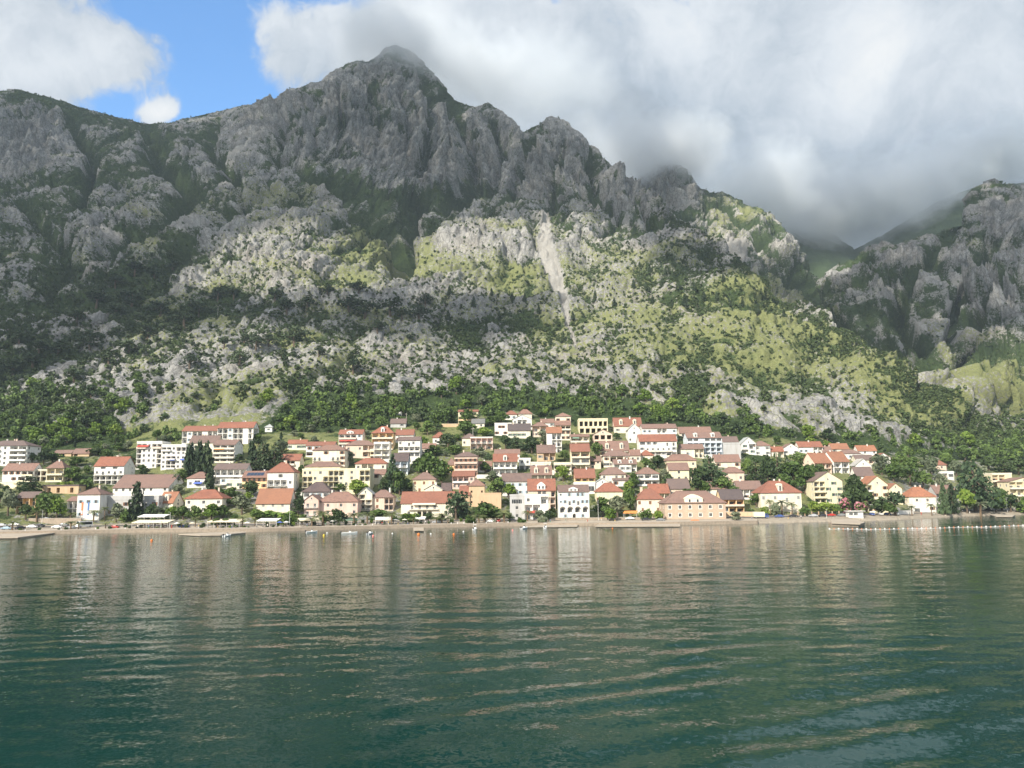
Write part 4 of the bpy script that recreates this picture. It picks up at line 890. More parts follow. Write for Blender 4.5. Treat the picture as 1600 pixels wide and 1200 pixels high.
H(1075, 1129, 676, 684, 713, 'x', 'bbbbbb/bbbbbb/bbbbbb/gg.ggg', 'B', 'T', 'pale blue-white apartment house with rows of dark windows under two gables, right of centre', dp=12, chim=0, dorm=2, rail_c='B', **AP)
H(1062, 1112, 668, 676, 684, 'x', 'w.w.w', 'C', 'T', 'cream house with a long roof, behind the pale blue-white apartments', dp=8)
H(1064, 1100, 695, 701, 715, 'x', '.w.bb', 'C', 'T', 'low cream house with a thin brown roof, in front of the pale blue-white apartments', dp=7, chim=0)
H(1130, 1158, 692, 694, 716, 'f', '..../....', 'G', 'G', 'blank grey concrete building, right of the pale blue-white apartments', dp=10, chim=0)
H(1130, 1154, 683, 690, 700, 'x', 'w.w', 'W', 'N', 'white house with a brown roof, behind the blank concrete building', dp=8)
H(1159, 1182, 683, 693, 710, 'y', 'bw/wb', 'W', 'F', 'white house with a steep pale gable, right of the blank concrete building', dp=10, chim=0)
H(1180, 1204, 690, 697, 712, 'h', 'w.w/w.w', 'W', 'T', 'white house with a red hipped roof, above the big cedars', dp=8, chim=0)
H(1042, 1088, 711, 720, 730, 'h', 'w.w.w', 'L', 'T', 'low cream house with a long brown hipped roof, left of the great cedar', dp=9)
H(1046, 1077, 725, 734, 752, 'x', 'www/.w.', 'Y', 'T', 'yellow house with a tile roof and four tall windows, just left of the great cedar', dp=9, chim=0)
H(1118, 1157, 712, 721, 731, 'x', 'w..w', 'C', 'T', 'long low cream house with a brown roof, above the great cedar', dp=8)
H(1132, 1163, 731, 739, 753, 'h', 'w.w', 'P', 'T', 'peach house with a brown hipped roof, right of the great cedar', dp=8, chim=0)
H(996, 1030, 732, 741, 759, 'h', '(bbb)/(gbg)', 'W', 'T', 'white house with brown balconies under a pointed roof, among trees right of centre', dp=10)
H(1016, 1046, 759, 770, 782, 'x', 'w.bb', 'C', 'R', 'cream house with a plain orange-red roof, behind the old stone house with shutters', dp=9, chim=0)
H(1046, 1078, 751, 763, 778, 'x', 'w.w', 'P', 'N', 'peach house with a brown roof, above the left end of the great stone palace', dp=9, chim=0)
H(996, 1037, 767, 781, 802, 'h', '.w...w./w.w.w', 'C', 'R', 'cream house with brown shutters and two tall chimneys, left of the great stone palace', dp=10, st='k', chim=2)
H(1040, 1134, 771, 787, 811, 'h', 'wwwwww/wwwwww', 'S', 'T', 'great pink stone palace with white-framed windows and a central gable, on the quay', dp=15, st='f', ped=True, chim=0)
H(1094, 1139, 754, 765, 777, 'h', 'ww.ww', 'C', 'T', 'cream house with a red-brown hipped roof, right above the great stone palace', dp=9)
H(1128, 1163, 768, 780, 802, 'x', 'gbb/(bbb)', 'O', 'D', 'house with an orange balcony under a dark roof, right of the great stone palace', dp=10, chim=0, rail_c='P')
H(1153, 1191, 754, 764, 780, 'x', '(bbb)w', 'W', 'T', 'white house with a long brown-red roof and a full balcony, left of the orange-roofed villa', dp=9)
H(1190, 1253, 755, 771, 799, 'h', '.w.w.w./w.w.d.w', 'C', 'R', 'pale yellow villa with a great orange-red roof and dormer, behind the beach road', dp=14, dorm=1, chim=2, st='c')
# right end
H(1225, 1248, 693, 700, 712, 'y', 'w.w', 'W', 'T', 'white gabled house, first above the green wood on the right', dp=9, chim=0)
H(1249, 1286, 691, 698, 710, 'x', 'ww.bb', 'W', 'R', 'white house with a bright red roof, second above the green wood on the right', dp=9)
H(1300, 1327, 694, 701, 708, 'x', 'w.w', 'C', 'O', 'cream house with an orange roof, on the upper right of the town', dp=8, chim=2)
H(1314, 1345, 703, 709, 718, 'h', 'www', 'W', 'T', 'white house with a low red hipped roof, below the cream house with an orange roof', dp=8, chim=0)
H(1341, 1370, 697, 704, 711, 'x', '.w.w', 'W', 'O', 'white house with an orange roof and one chimney, furthest up on the right', dp=8)
H(1272, 1302, 710, 723, 740, 'x', 'bbb/bbb', 'P', 'O', 'white-gabled house with a steep orange roof and peach balconies, above the yellow gabled flats', dp=12, yaw=18, side='w/w', rail_c='P')
H(1302, 1330, 708, 721, 740, 'x', 'bb/bb', 'W', 'O', 'white house with a steep orange roof, right of the one with peach balconies', dp=12, yaw=18, side='w/w')
H(1338, 1366, 712, 718, 726, 'x', 'w.w', 'C', 'N', 'small house with a brown roof, behind the low white gable', dp=8, chim=0)
H(1337, 1362, 717, 727, 736, 'y', '.w.', 'W', 'F', 'white house with a low wide gable, left of the grey-green round tree', dp=9, chim=0)
H(1369, 1393, 708, 716, 724, 'y', '.w.', 'W', 'R', 'white gabled house with a red roof, behind the grey-green round tree', dp=10, chim=0)
H(1338, 1366, 732, 743, 752, 'x', 'w.w', 'W', 'N', 'house with a brown roof and two white skylights, above the big dark round tree', dp=9, chim=0)
H(1274, 1318, 738, 752, 787, 'y', '[bb]w.w/(bb).ww/(bb)w.w/bb.w.', 'Y', 'N', 'tall yellow gabled flats with stacked balconies, left of the big dark round tree', dp=15, chim=0, side='w.w/w.w/w.w/w.w', **AP)
H(1358, 1390, 745, 758, 801, 'y', '(b)w.w/(b).w./(b)w.w/(b)..w', 'Y', 'O', 'tall yellow house with white balconies down one side, right of the big dark round tree', dp=13, chim=0, rail_c='W', **AP)
H(1391, 1411, 756, 764, 787, 'y', 'w./.w', 'Y', 'O', 'yellow house with an arched gable, behind the tall yellow house with white balconies', dp=10, chim=0)
H(1422, 1463, 764, 777, 797, 'h', '.w.d./.w.w.', 'C', 'O', 'cream house with a bright orange hipped roof and two small balconies, by the beach wall', dp=11, chim=2)
H(1465, 1497, 761, 771, 797, 'x', 'b.b/b.b', 'G', 'T', 'grey house with a tan roof, behind the leaning conifers right of the cream house', dp=10, chim=1)
H(1465, 1479, 720, 727, 734, 'h', 'w', 'P', 'R', 'tiny red-roofed house among trees, far right of the town', dp=6, chim=0)
H(1437, 1449, 736, 738, 746, 'f', 'g', 'W', 'W', 'tiny flat white house in the trees, left of the white terrace', dp=6, chim=0)
H(1463, 1491, 737, 739, 748, 'f', 'gbg', 'W', 'W', 'flat white terrace house, half hidden by the big cedar on the right', dp=7, chim=0)
H(1553, 1584, 740, 742, 775, 'f', 'bb./(bbb)/(bb).', 'L', 'C', 'cream stepped terrace flats, left part at the right edge', dp=10, chim=0, rail_c='C', **AP)
H(1580, 1625, 747, 753, 787, 'y', 'bb.w/(bb)ww/(bbb)w', 'L', 'T', 'cream stepped terrace flats with a slanted tile roof, at the very right edge', dp=12, chim=0, rail_c='C', **AP)
H(1428, 1463, 787, 788, 800.5, 'f', 'D.w', 'W', 'W', 'low white garage building behind the beach, in front of the cream house', dp=6, chim=0, depth=None)
H(1463, 1477, 787, 788, 800.5, 'f', 'Dw', 'G', 'W', 'small grey flat-roofed beach building, right of the white garage', dp=5, chim=0)

# smaller houses tucked into the gaps
H(866, 893, 723, 726, 743, 'f', 'wbw/(bbb)', 'C', 'C', 'flat cream terrace house, left of the orange house with a red-brown roof', dp=7, chim=0)
H(985, 1001, 704, 711, 722, 'x', 'ww', 'C', 'T', 'small cream house with a tile roof, left of the small red hipped roof', dp=7)
H(922, 939, 714, 720, 733, 'x', 'w./bw', 'P', 'T', 'narrow peach house with a tile roof, right of the tall tower house', dp=7)
H(811, 829, 716, 719, 734, 'f', 'bb/ww', 'W', 'W', 'small flat white house, left of the ochre house with a brown roof', dp=7, chim=0)
H(1286, 1301, 699, 706, 714, 'x', 'ww', 'W', 'T', 'small white house with a tile roof, left of the cream house with an orange roof', dp=7)
H(1206, 1225, 699, 705, 714, 'x', 'wb', 'C', 'R', 'small cream house with a red roof, left of the white gabled house above the wood', dp=7)
H(523, 541, 699, 704, 716, 'x', 'ww', 'C', 'T', 'small cream house with a tile roof, right of the cream four-storey block', dp=7)
H(845, 866, 655, 660, 668, 'x', 'w.w', 'W', 'T', 'low white house with a tile roof, left of the pointed tile roof', dp=7)
H(958, 985, 744, 750, 760, 'x', 'w.w', 'W', 'N', 'low white house with a brown roof, between the cream villa and the green trees', dp=7)
H(1080, 1098, 736, 742, 752, 'x', 'w.', 'C', 'T', 'small cream house with a tile roof, half hidden by the great cedar', dp=7)
H(656, 680, 694, 700, 710, 'x', 'w.w', 'C', 'T', 'small cream house with a tile roof, among trees right of the tall white house', dp=7)
H(748, 768, 722, 728, 738, 'x', 'wb', 'W', 'T', 'small white house with a tile roof, right of the tall peach house', dp=7)
# ------------------------------------------------------------------ plants
def leaf_mat(name, dark, mid, light, trans=0.18):
    mt, g, b = new_mat(name); geo = g.add('ShaderNodeNewGeometry'); oi = g.add('ShaderNodeObjectInfo')
    n = g.noise(geo.outputs['Position'], 0.55, 3, 0.6); n2 = g.noise(geo.outputs['Position'], 2.2, 2, 0.6)
    f = g.math('ADD', g.math('MULTIPLY', n, 0.7), g.math('MULTIPLY', n2, 0.3)); f = g.math('ADD', f, g.math('MULTIPLY', g.math('SUBTRACT', oi.outputs['Random'], 0.5), 0.22))
    col = g.ramp(f, [(0.30, dark), (0.5, mid), (0.70, light)])
    g.link(col, b.inputs['Base Color']); b.inputs['Roughness'].default_value = 0.6; b.inputs['Specular IOR Level'].default_value = 0.2
    tr = g.add('ShaderNodeBsdfTranslucent'); g.link(col, tr.inputs[0]); mx = g.add('ShaderNodeMixShader'); mx.inputs[0].default_value = trans
    g.link(b.outputs[0], mx.inputs[1]); g.link(tr.outputs[0], mx.inputs[2]); g.link(mx.outputs[0], g.n['Material Output'].inputs[0]); return mt
LEAF = dict(
    mid=leaf_mat('leaves_mid', (0.042, 0.073, 0.020), (0.087, 0.140, 0.036), (0.147, 0.210, 0.056)),
    dark=leaf_mat('leaves_dark', (0.028, 0.048, 0.021), (0.053, 0.084, 0.031), (0.091, 0.129, 0.048)),
    bright=leaf_mat('leaves_bright', (0.084, 0.147, 0.025), (0.168, 0.252, 0.042), (0.259, 0.329, 0.070), .25),
    olive=leaf_mat('leaves_olive', (0.084, 0.109, 0.063), (0.161, 0.189, 0.112), (0.266, 0.287, 0.189)),
    cedar=leaf_mat('needles_cedar', (0.031, 0.056, 0.031), (0.063, 0.101, 0.048), (0.112, 0.154, 0.070), .1),
    cyp=leaf_mat('needles_cypress', (0.020, 0.034, 0.017), (0.036, 0.059, 0.027), (0.067, 0.092, 0.042), .05),
    pine=leaf_mat('needles_pine', (0.022, 0.038, 0.020), (0.042, 0.064, 0.029), (0.077, 0.104, 0.045), .08),
    scrub=leaf_mat('leaves_scrub', (0.028, 0.048, 0.018), (0.056, 0.084, 0.029), (0.101, 0.134, 0.048), .1),
    palm=leaf_mat('palm_fronds', (0.070, 0.098, 0.035), (0.133, 0.161, 0.063), (0.210, 0.231, 0.098)),
    pink=leaf_mat('oleander_blossom', (.16, .09, .08), (.42, .16, .20), (.60, .28, .32)),
    hedge=leaf_mat('leaves_hedge', (0.063, 0.112, 0.025), (0.119, 0.196, 0.039), (0.182, 0.266, 0.063)))
M_BARK = flat_mat('bark', (.12, .09, .065), 0.95, 0, .5, 3.0); M_PBARK = flat_mat('palm_bark', (.19, .135, .085), 0.95, 0, .6, 4.0)
def leaf_cloud(blobs, n, size, seed, flatk=0.0, skin=0.55):
    """n small crossed leaf clumps spread through a set of blobs: (cx,cy,cz,rx,ry,rz)"""
    rg = np.random.default_rng(seed); B = np.array(blobs, float)
    vol = (B[:, 3]*B[:, 4]*B[:, 5])**0.67; pick = rg.choice(len(B), n, p=vol/vol.sum()); b = B[pick]
    d = rg.normal(size=(n, 3)); d /= np.linalg.norm(d, axis=1, keepdims=True)
    r = rg.uniform(skin, 1.06, n)[:, None]; c = b[:, :3] + d*r*b[:, 3:6]
    nrm = d*0.7 + rg.normal(size=(n, 3))*0.75; nrm[:, 2] += flatk; nrm /= np.linalg.norm(nrm, axis=1, keepdims=True)
    a = np.cross(nrm, rg.normal(size=(n, 3))); a /= np.linalg.norm(a, axis=1, keepdims=True); e = np.cross(nrm, a)
    s = size*rg.uniform(0.6, 1.35, n)[:, None]; s2 = s*rg.uniform(.55, .95, n)[:, None]
    P = np.stack([c - a*s - e*s2*.6, c + a*s*.7 - e*s2, c + a*s + e*s2*.7, c - a*s*.6 + e*s2], 1)
    return P.reshape(-1, 3)
def quads(V): return np.arange(len(V)).reshape(-1, 4)
def shape(kind, seed):
    """unit tree: 1 wide, 1 tall; returns blobs, trunk polyline"""
    r = random.Random(seed); B = []
    tr = [(0, 0, -.06), (.01, 0, .2), (.0, .02, .5)]; tw = [.045, .035, .015]
    if kind == 'broad':
        for i in range(11):
            a = r.uniform(0, 6.28); q = r.uniform(.05, .33); z = r.uniform(.34, .84); k = .13 + .08*r.random()
            q *= 1 - .5*max(0, z-.55)/.3; B.append((q*math.cos(a), q*math.sin(a), z, k*1.1, k*1.1, k*.8))
        B.append((0, 0, .58, .26, .26, .26))
    elif kind == 'cedar':
        for i in range(9):
            z = .16 + .80*i/9; R_ = .44*(1-(i/9.0)**1.5)+.05; m_ = 6 if i < 6 else 3
            for k in range(m_):
                a = 6.28*k/m_ + r.uniform(-.4, .4) + i; q = R_*r.uniform(.35, .85); s = R_*r.uniform(.26, .42) + .03
                B.append((q*math.cos(a), q*math.sin(a), z + r.uniform(-.03, .03) - .02*q, s, s, .030+.012*r.random()))
        tr = [(0, 0, -.06), (0, 0, .5), (0, 0, .9)]; tw = [.05, .035, .01]
    elif kind == 'cypress':
        for i in range(12):
            z = .07 + .86*i/11; R_ = .40*math.sin(math.pi*(0.16 + .80*(1-(1-i/11.0)**1.0)*.93))**.7 if i < 11 else .1
            R_ = .42*min(1, .55+i*.12)*(1-(i/11.5)**3); a = r.uniform(0, 6.28)
            B.append((.06*math.cos(a), .06*math.sin(a), z, R_, R_, .075))
    elif kind == 'conifer':
        for i in range(10):
            z = .10 + .84*i/10; R_ = .46*(1-(i/10.2))**.8+.04
            for k in range(4):
                a = 6.28*k/4 + r.uniform(-.5, .5) + i*.7; q = R_*r.uniform(.3, .65); B.append((q*math.cos(a), q*math.sin(a), z - .05*q, R_*.45, R_*.45, .055))
        tr = [(0, 0, -.06), (0, 0, .5), (0, 0, .9)]; tw = [.05, .03, .01]
    elif kind == 'pine':
        for i in range(9):
            a = r.uniform(0, 6.28); q = r.uniform(.08, .36); z = r.uniform(.34, .84); B.append((q*math.cos(a), q*math.sin(a), z - .12*q, .18+.06*r.random(), .18+.06*r.random(), .12+.04*r.random()))
        B.append((0, 0, .72, .2, .2, .12)); tr = [(0, 0, -.06), (.03, .01, .35), (.0, 0, .75)]; tw = [.05, .04, .015]
    elif kind in ('bush', 'scrub'):
        for i in range(6):
            a = r.uniform(0, 6.28); q = r.uniform(.05, .26); z = r.uniform(.22, .68); B.append((q*math.cos(a), q*math.sin(a), z, .22, .22, .24))
        B.append((0, 0, .4, .3, .3, .38)); tr = [(0, 0, -.08), (0, .01, .2), (.02, 0, .4)]; tw = [.05, .04, .02]
    return B, tr, tw
TREE_N = dict(broad=(620, .052), cedar=(900, .036), cypress=(520, .075), conifer=(620, .05), pine=(480, .045), bush=(300, .075), scrub=(110, .11))
_tm = {}
def tree_meshes(kind, tone, var):
    key = (kind, tone, var)
    if key in _tm: return _tm[key]
    if kind == 'palm':
        r = random.Random(var+5); mb = MB()
        for k in range(26):
            a = 6.28*k/26 + r.uniform(-.15, .15); el = r.uniform(-.35, 1.15); L_ = r.uniform(.40, .52); pts = []
            for s in range(6):
                f = s/5; q = L_*f*math.cos(el*(1-f*.5)); z = L_*(math.sin(el)*f - .62*f*f*(1 if el > -.1 else .6)); pts.append(Vector((q*math.cos(a), q*math.sin(a), .70 + z*.62)))
            sd = Vector((-math.sin(a), math.cos(a), 0))
            for s in range(5):
                p0, p1 = pts[s], pts[s+1]; w_ = .055*(1-.55*s/5); dr = Vector((0, 0, -.025))
                for sg in (-1, 1):
                    for h_ in (0, .5):
                        c0 = p0.lerp(p1, h_); c1 = p0.lerp(p1, h_+.36); mb.quad(tuple(c0), tuple(c1), tuple(c1 + sd*sg*w_ + dr + (p1-p0)*.25), tuple(c0 + sd*sg*w_ + dr + (p1-p0)*.3))
        cm = mb.mesh('crown', LEAF[tone]); tb = MB(); tb.tube([(0, 0, -.05), (.015, 0, .3), (0, .01, .62), (0, 0, .72)], [.055, .045, .05, .07], 8); tm = tb.mesh('trunk', M_PBARK)
    else:
        B, tr, tw = shape(kind, var*7+3); n, s = TREE_N[kind]
        Vv = leaf_cloud(B, n, s, var+11, .5 if kind in ('cedar', 'pine') else 0.0)
        if tone == 'pink':
            k = len(Vv)//4//2*4; cm = raw_mesh('crown', Vv[k:], quads(Vv[k:]), LEAF['mid']); fl = raw_mesh('blossom', Vv[:k]*1.03, quads(Vv[:k]), LEAF['pink'])
        else: cm = raw_mesh('crown', Vv, quads(Vv), LEAF[tone])
        tb = MB(); tb.tube(tr, tw, 6)
        for q in range(4):
            bb = B[(q*3+1) % len(B)]; zb = tr[1][2] + .04*q; tb.tube([(0, 0, zb), (bb[0]*.6, bb[1]*.6, (zb+bb[2])/2+.02), (bb[0], bb[1], bb[2])], [tw[1]*.55, tw[1]*.35, .006], 4)
        tm = tb.mesh('trunk', M_BARK)
        if tone == 'pink': _tm[key] = (cm, tm, fl); return _tm[key]
    _tm[key] = (cm, tm, None); return _tm[key]
SPN = dict(broad='broadleaf_tree', cedar='cedar_tree', cypress='cypress_tree', conifer='conifer_tree', pine='pine_tree', bush='shrub', scrub='shrub', palm='palm_tree')
TREES = []
def make_tree(kind, tone, p, w, h, label, group, cat='tree'):
    cm, tm, fl = tree_meshes(kind, tone, random.randrange(4 if kind in ('broad', 'bush', 'scrub') else 3))
    o = link(SPN[kind], None, None, p, random.uniform(0, 6.28), (w, w, h)); tag(o, label, cat, group)
    link('crown', cm, o); link('trunk', tm, o)
    if fl: link('blossom', fl, o)
    return o
ADJ = dict(broad=dict(mid='round green tree', dark='dark green round tree', bright='bright yellow-green tree', olive='grey-green round tree'), cedar=dict(cedar='spreading layered cedar', dark='dark spreading cedar', cyp='black-green spreading cedar'),
           cypress=dict(cyp='dark column cypress'), conifer=dict(cyp='dark pointed conifer', pine='dark ragged conifer', cedar='green pointed conifer'), pine=dict(pine='dark flat-topped pine', mid='open green pine', cedar='grey-green pine'),
           bush=dict(mid='low green shrub', bright='bright green shrub', dark='dark low shrub', olive='grey-green shrub', hedge='clipped green shrub', pink='pink flowering oleander'), palm=dict(palm='feathery palm', olive='pale feathery palm'), scrub=dict(scrub='small dark scrub bush'))
_used = set()
def near_label(adj, px, py, hpx):
    best = []
    cy = py-hpx/2
    for h in HOUSES:
        hx = (h['x0']+h['x1'])/2; dx = max(0, h['x0']-px, px-h['x1']); dy = abs(cy - (h['yr']+h['yb'])/2)
        best.append((dx*1.2 + dy*1.1, id(h), h))
    best.sort(key=lambda a: a[:2])
    size = ['', 'tall ' if hpx > 34 else 'small ' if hpx < 20 else '']
    for sz in (0, 1):
        for _, _, h in best[:7]:
            rel = 'in front of' if (py > h['yb']-4 and h['x0']-2 <= px <= h['x1']+2) else 'behind' if h['x0'] <= px <= h['x1'] else 'left of' if px < h['x0'] else 'right of'
            ref = h['ref']; wmax = 16 - len((size[sz] + adj + ' ' + rel + ' the').split())
            if len(ref.split()) > wmax: continue
            lb = f"{size[sz]}{adj} {rel} the {ref}"
            if lb not in _used: _used.add(lb); return lb
    return f"{adj} among the houses of the town"
# x, foot y, height, width (photo pixels), kind, tone
TL = [
 (12, 806, 44, 34, 'broad', 'olive'), (46, 772, 30, 46, 'cedar', 'dark'), (72, 811, 42, 44, 'broad', 'mid'), (88, 812, 36, 26, 'broad', 'bright'), (40, 812, 26, 30, 'broad', 'dark'), (57, 816, 24, 24, 'palm', 'palm'), (110, 815, 18, 20, 'palm', 'palm'), (146, 816, 24, 20, 'palm', 'palm'), (163, 813, 26, 14, 'palm', 'palm'),
 (68, 727, 26, 26, 'broad', 'dark'), (82, 722, 16, 30, 'broad', 'mid'), (112, 752, 24, 36, 'broad', 'mid'), (132, 764, 20, 28, 'bush', 'mid'), (100, 765, 14, 30, 'bush', 'bright'), (120, 728, 16, 30, 'broad', 'mid'), (152, 712, 14, 34, 'broad', 'dark'), (95, 742, 18, 26, 'broad', 'mid'), (186, 705, 14, 26, 'broad', 'mid'),
 (212, 812, 64, 34, 'conifer', 'pine'), (181, 815, 30, 24, 'broad', 'olive'), (197, 815, 22, 26, 'bush', 'mid'), (236, 810, 24, 26, 'broad', 'dark'), (222, 737, 12, 18, 'broad', 'mid'), (251, 808, 18, 26, 'bush', 'olive'),
 (296, 742, 50, 22, 'cypress', 'cyp'), (309, 744, 56, 24, 'cypress', 'cyp'), (322, 743, 54, 22, 'cypress', 'cyp'), (327, 768, 40, 18, 'cypress', 'cyp'), (316, 742, 36, 46, 'conifer', 'cyp'),
 (393, 735, 50, 18, 'cypress', 'cyp'), (410, 738, 52, 36, 'cedar', 'cyp'), (428, 738, 48, 40, 'cedar', 'cyp'), (440, 712, 26, 26, 'broad', 'olive'), (392, 738, 34, 22, 'conifer', 'cyp'),
 (342, 778, 18, 28, 'broad', 'mid'), (360, 776, 16, 26, 'broad', 'mid'), (392, 776, 26, 34, 'broad', 'dark'), (378, 804, 32, 36, 'broad', 'olive'), (330, 812, 26, 36, 'broad', 'bright'), (348, 810, 22, 26, 'broad', 'mid'), (268, 812, 22, 26, 'broad', 'bright'), (286, 812, 22, 30, 'broad', 'mid'), (305, 813, 24, 26, 'broad', 'mid'), (368, 815, 14, 20, 'bush', 'mid'),
 (400, 814, 20, 34, 'broad', 'mid'), (420, 810, 14, 44, 'bush', 'hedge'), (445, 811, 14, 40, 'bush', 'hedge'), (466, 804, 28, 24, 'broad', 'dark'), (470, 745, 20, 14, 'broad', 'mid'), (460, 760, 14, 20, 'bush', 'dark'),
 (556, 776, 28, 34, 'broad', 'bright'), (532, 770, 16, 24, 'broad', 'mid'), (504, 822, 30, 30, 'palm', 'palm'), (528, 822, 28, 32, 'broad', 'dark'), (553, 822, 26, 30, 'palm', 'palm'), (574, 818, 22, 24, 'palm', 'palm'), (440, 820, 18, 22, 'bush', 'bright'), (455, 821, 16, 22, 'bush', 'mid'), (592, 806, 12, 36, 'bush', 'mid'),
 (546, 727, 24, 22, 'broad', 'olive'), (471, 720, 14, 16, 'broad', 'mid'), (612, 770, 64, 30, 'conifer', 'cedar'), (624, 774, 42, 28, 'broad', 'mid'), (600, 772, 30, 20, 'broad', 'dark'), (636, 770, 24, 24, 'broad', 'mid'),
 (612, 822, 28, 26, 'palm', 'palm'), (640, 816, 16, 34, 'bush', 'bright'), (690, 818, 20, 30, 'palm', 'palm'), (713, 812, 46, 38, 'pine', 'cedar'), (722, 810, 34, 30, 'conifer', 'cedar'), (757, 816, 32, 44, 'broad', 'mid'), (748, 822, 22, 26, 'palm', 'palm'), (788, 820, 24, 30, 'palm', 'palm'), (772, 815, 22, 26, 'broad', 'mid'), (734, 820, 16, 20, 'bush', 'mid'), (700, 820, 16, 18, 'palm', 'olive'),
 (668, 754, 50, 46, 'broad', 'mid'), (690, 758, 40, 34, 'broad', 'mid'), (652, 740, 26, 24, 'broad', 'dark'), (700, 700, 24, 30, 'broad', 'dark'), (712, 712, 18, 30, 'broad', 'mid'), (678, 712, 18, 28, 'broad', 'mid'), (748, 714, 16, 28, 'broad', 'olive'), (758, 740, 20, 20, 'broad', 'mid'), (660, 700, 20, 24, 'broad', 'bright'), (668, 680, 22, 24, 'broad', 'mid'), (730, 664, 26, 34, 'broad', 'mid'), (700, 665, 30, 34, 'broad', 'mid'), (726, 682, 26, 36, 'broad', 'mid'), (755, 684, 18, 26, 'broad', 'bright'),
 (778, 775, 30, 36, 'broad', 'mid'), (795, 778, 24, 26, 'broad', 'bright'), (770, 752, 18, 22, 'broad', 'olive'), (790, 702, 24, 26, 'broad', 'dark'), (806, 704, 24, 32, 'cedar', 'cedar'), (831, 708, 28, 34, 'broad', 'dark'), (850, 696, 26, 22, 'broad', 'olive'), (842, 712, 20, 24, 'broad', 'dark'), (820, 722, 14, 24, 'broad', 'mid'), (783, 662, 22, 28, 'broad', 'mid'), (765, 665, 16, 22, 'broad', 'mid'),
 (848, 820, 16, 24, 'bush', 'olive'), (816, 822, 12, 18, 'bush', 'mid'), (864, 808, 16, 14, 'bush', 'mid'), (942, 808, 32, 28, 'broad', 'mid'), (965, 808, 34, 36, 'broad', 'olive'), (953, 814, 20, 26, 'broad', 'bright'), (985, 802, 40, 24, 'broad', 'mid'), (982, 776, 26, 22, 'broad', 'bright'), (880, 752, 26, 26, 'broad', 'bright'), (868, 740, 22, 18, 'broad', 'olive'), (928, 730, 18, 22, 'broad', 'bright'), (932, 714, 24, 22, 'broad', 'mid'), (882, 720, 18, 18, 'broad', 'mid'), (940, 746, 12, 14, 'bush', 'mid'), (925, 690, 12, 16, 'broad', 'mid'),
 (1016, 750, 26, 24, 'broad', 'dark'), (1028, 732, 22, 30, 'broad', 'dark'), (1010, 732, 18, 22, 'broad', 'mid'), (1045, 765, 26, 24, 'broad', 'dark'), (990, 762, 24, 22, 'broad', 'mid'), (1092, 772, 44, 36, 'broad', 'dark'), (1110, 768, 60, 54, 'cedar', 'cedar'), (1130, 775, 32, 36, 'broad', 'mid'), (1100, 775, 26, 28, 'broad', 'mid'),
 (1010, 812, 18, 24, 'bush', 'mid'), (1030, 812, 18, 20, 'bush', 'bright'), (1072, 778, 16, 32, 'broad', 'mid'), (1147, 780, 22, 22, 'broad', 'mid'), (1151, 816, 18, 22, 'broad', 'olive'), (1182, 792, 22, 26, 'broad', 'mid'), (1172, 806, 12, 18, 'bush', 'mid'),
 (1182, 757, 44, 34, 'cedar', 'dark'), (1200, 760, 52, 34, 'broad', 'dark'), (1216, 758, 52, 44, 'cedar', 'cedar'), (1240, 764, 50, 50, 'pine', 'mid'), (1258, 772, 46, 40, 'broad', 'mid'), (1225, 768, 30, 36, 'broad', 'mid'), (1170, 748, 34, 24, 'broad', 'mid'), (1250, 728, 24, 30, 'pine', 'mid'), (1268, 760, 36, 26, 'broad', 'mid'), (1282, 744, 20, 20, 'broad', 'dark'),
 (1222, 804, 28, 28, 'palm', 'olive'), (1204, 803, 28, 14, 'palm', 'palm'), (1238, 804, 24, 16, 'palm', 'palm'), (1213, 806, 22, 24, 'bush', 'olive'), (1196, 806, 16, 18, 'bush', 'bright'), (1272, 804, 22, 26, 'broad', 'bright'), (1292, 804, 20, 32, 'broad', 'bright'), (1258, 806, 16, 24, 'bush', 'mid'), (1308, 804, 18, 26, 'bush', 'mid'),
 (1337, 800, 60, 46, 'broad', 'dark'), (1348, 800, 46, 34, 'broad', 'dark'), (1321, 804, 26, 26, 'bush', 'pink'), (1345, 804, 22, 24, 'bush', 'pink'), (1374, 805, 26, 36, 'broad', 'dark'), (1400, 806, 42, 40, 'pine', 'cedar'), (1390, 806, 22, 26, 'broad', 'mid'),
 (1378, 742, 34, 34, 'broad', 'olive'), (1408, 742, 36, 34, 'pine', 'mid'), (1396, 752, 28, 34, 'broad', 'mid'), (1422, 760, 34, 36, 'pine', 'mid'), (1443, 764, 30, 34, 'broad', 'mid'), (1455, 748, 34, 30, 'broad', 'olive'), (1425, 738, 26, 30, 'broad', 'mid'), (1470, 765, 26, 30, 'broad', 'olive'), (1495, 745, 28, 26, 'broad', 'olive'), (1480, 730, 24, 30, 'broad', 'mid'),
 (1476, 804, 54, 22, 'conifer', 'cedar'), (1489, 803, 50, 24, 'conifer', 'mid' if False else 'pine'), (1525, 800, 84, 60, 'cedar', 'cedar'), (1512, 802, 40, 34, 'broad', 'bright'), (1545, 798, 56, 44, 'cedar', 'cedar'), (1533, 808, 30, 30, 'palm', 'olive'), (1566, 798, 36, 40, 'broad', 'mid'), (1580, 800, 28, 30, 'broad', 'dark'), (1557, 800, 26, 30, 'broad', 'mid'), (1570, 738, 22, 34, 'cedar', 'dark'), (1592, 742, 26, 30, 'broad', 'dark'), (1598, 802, 22, 24, 'bush', 'hedge'), (1612, 802, 30, 40, 'broad', 'mid'), (1545, 735, 22, 34, 'broad', 'dark'),
 (1425, 806, 20, 16, 'palm', 'palm'), (1456, 806, 24, 14, 'palm', 'palm'), (713, 595+20, 30, 30, 'broad', 'bright'), (690, 622, 20, 24, 'broad', 'mid'),
]
random.seed(21)
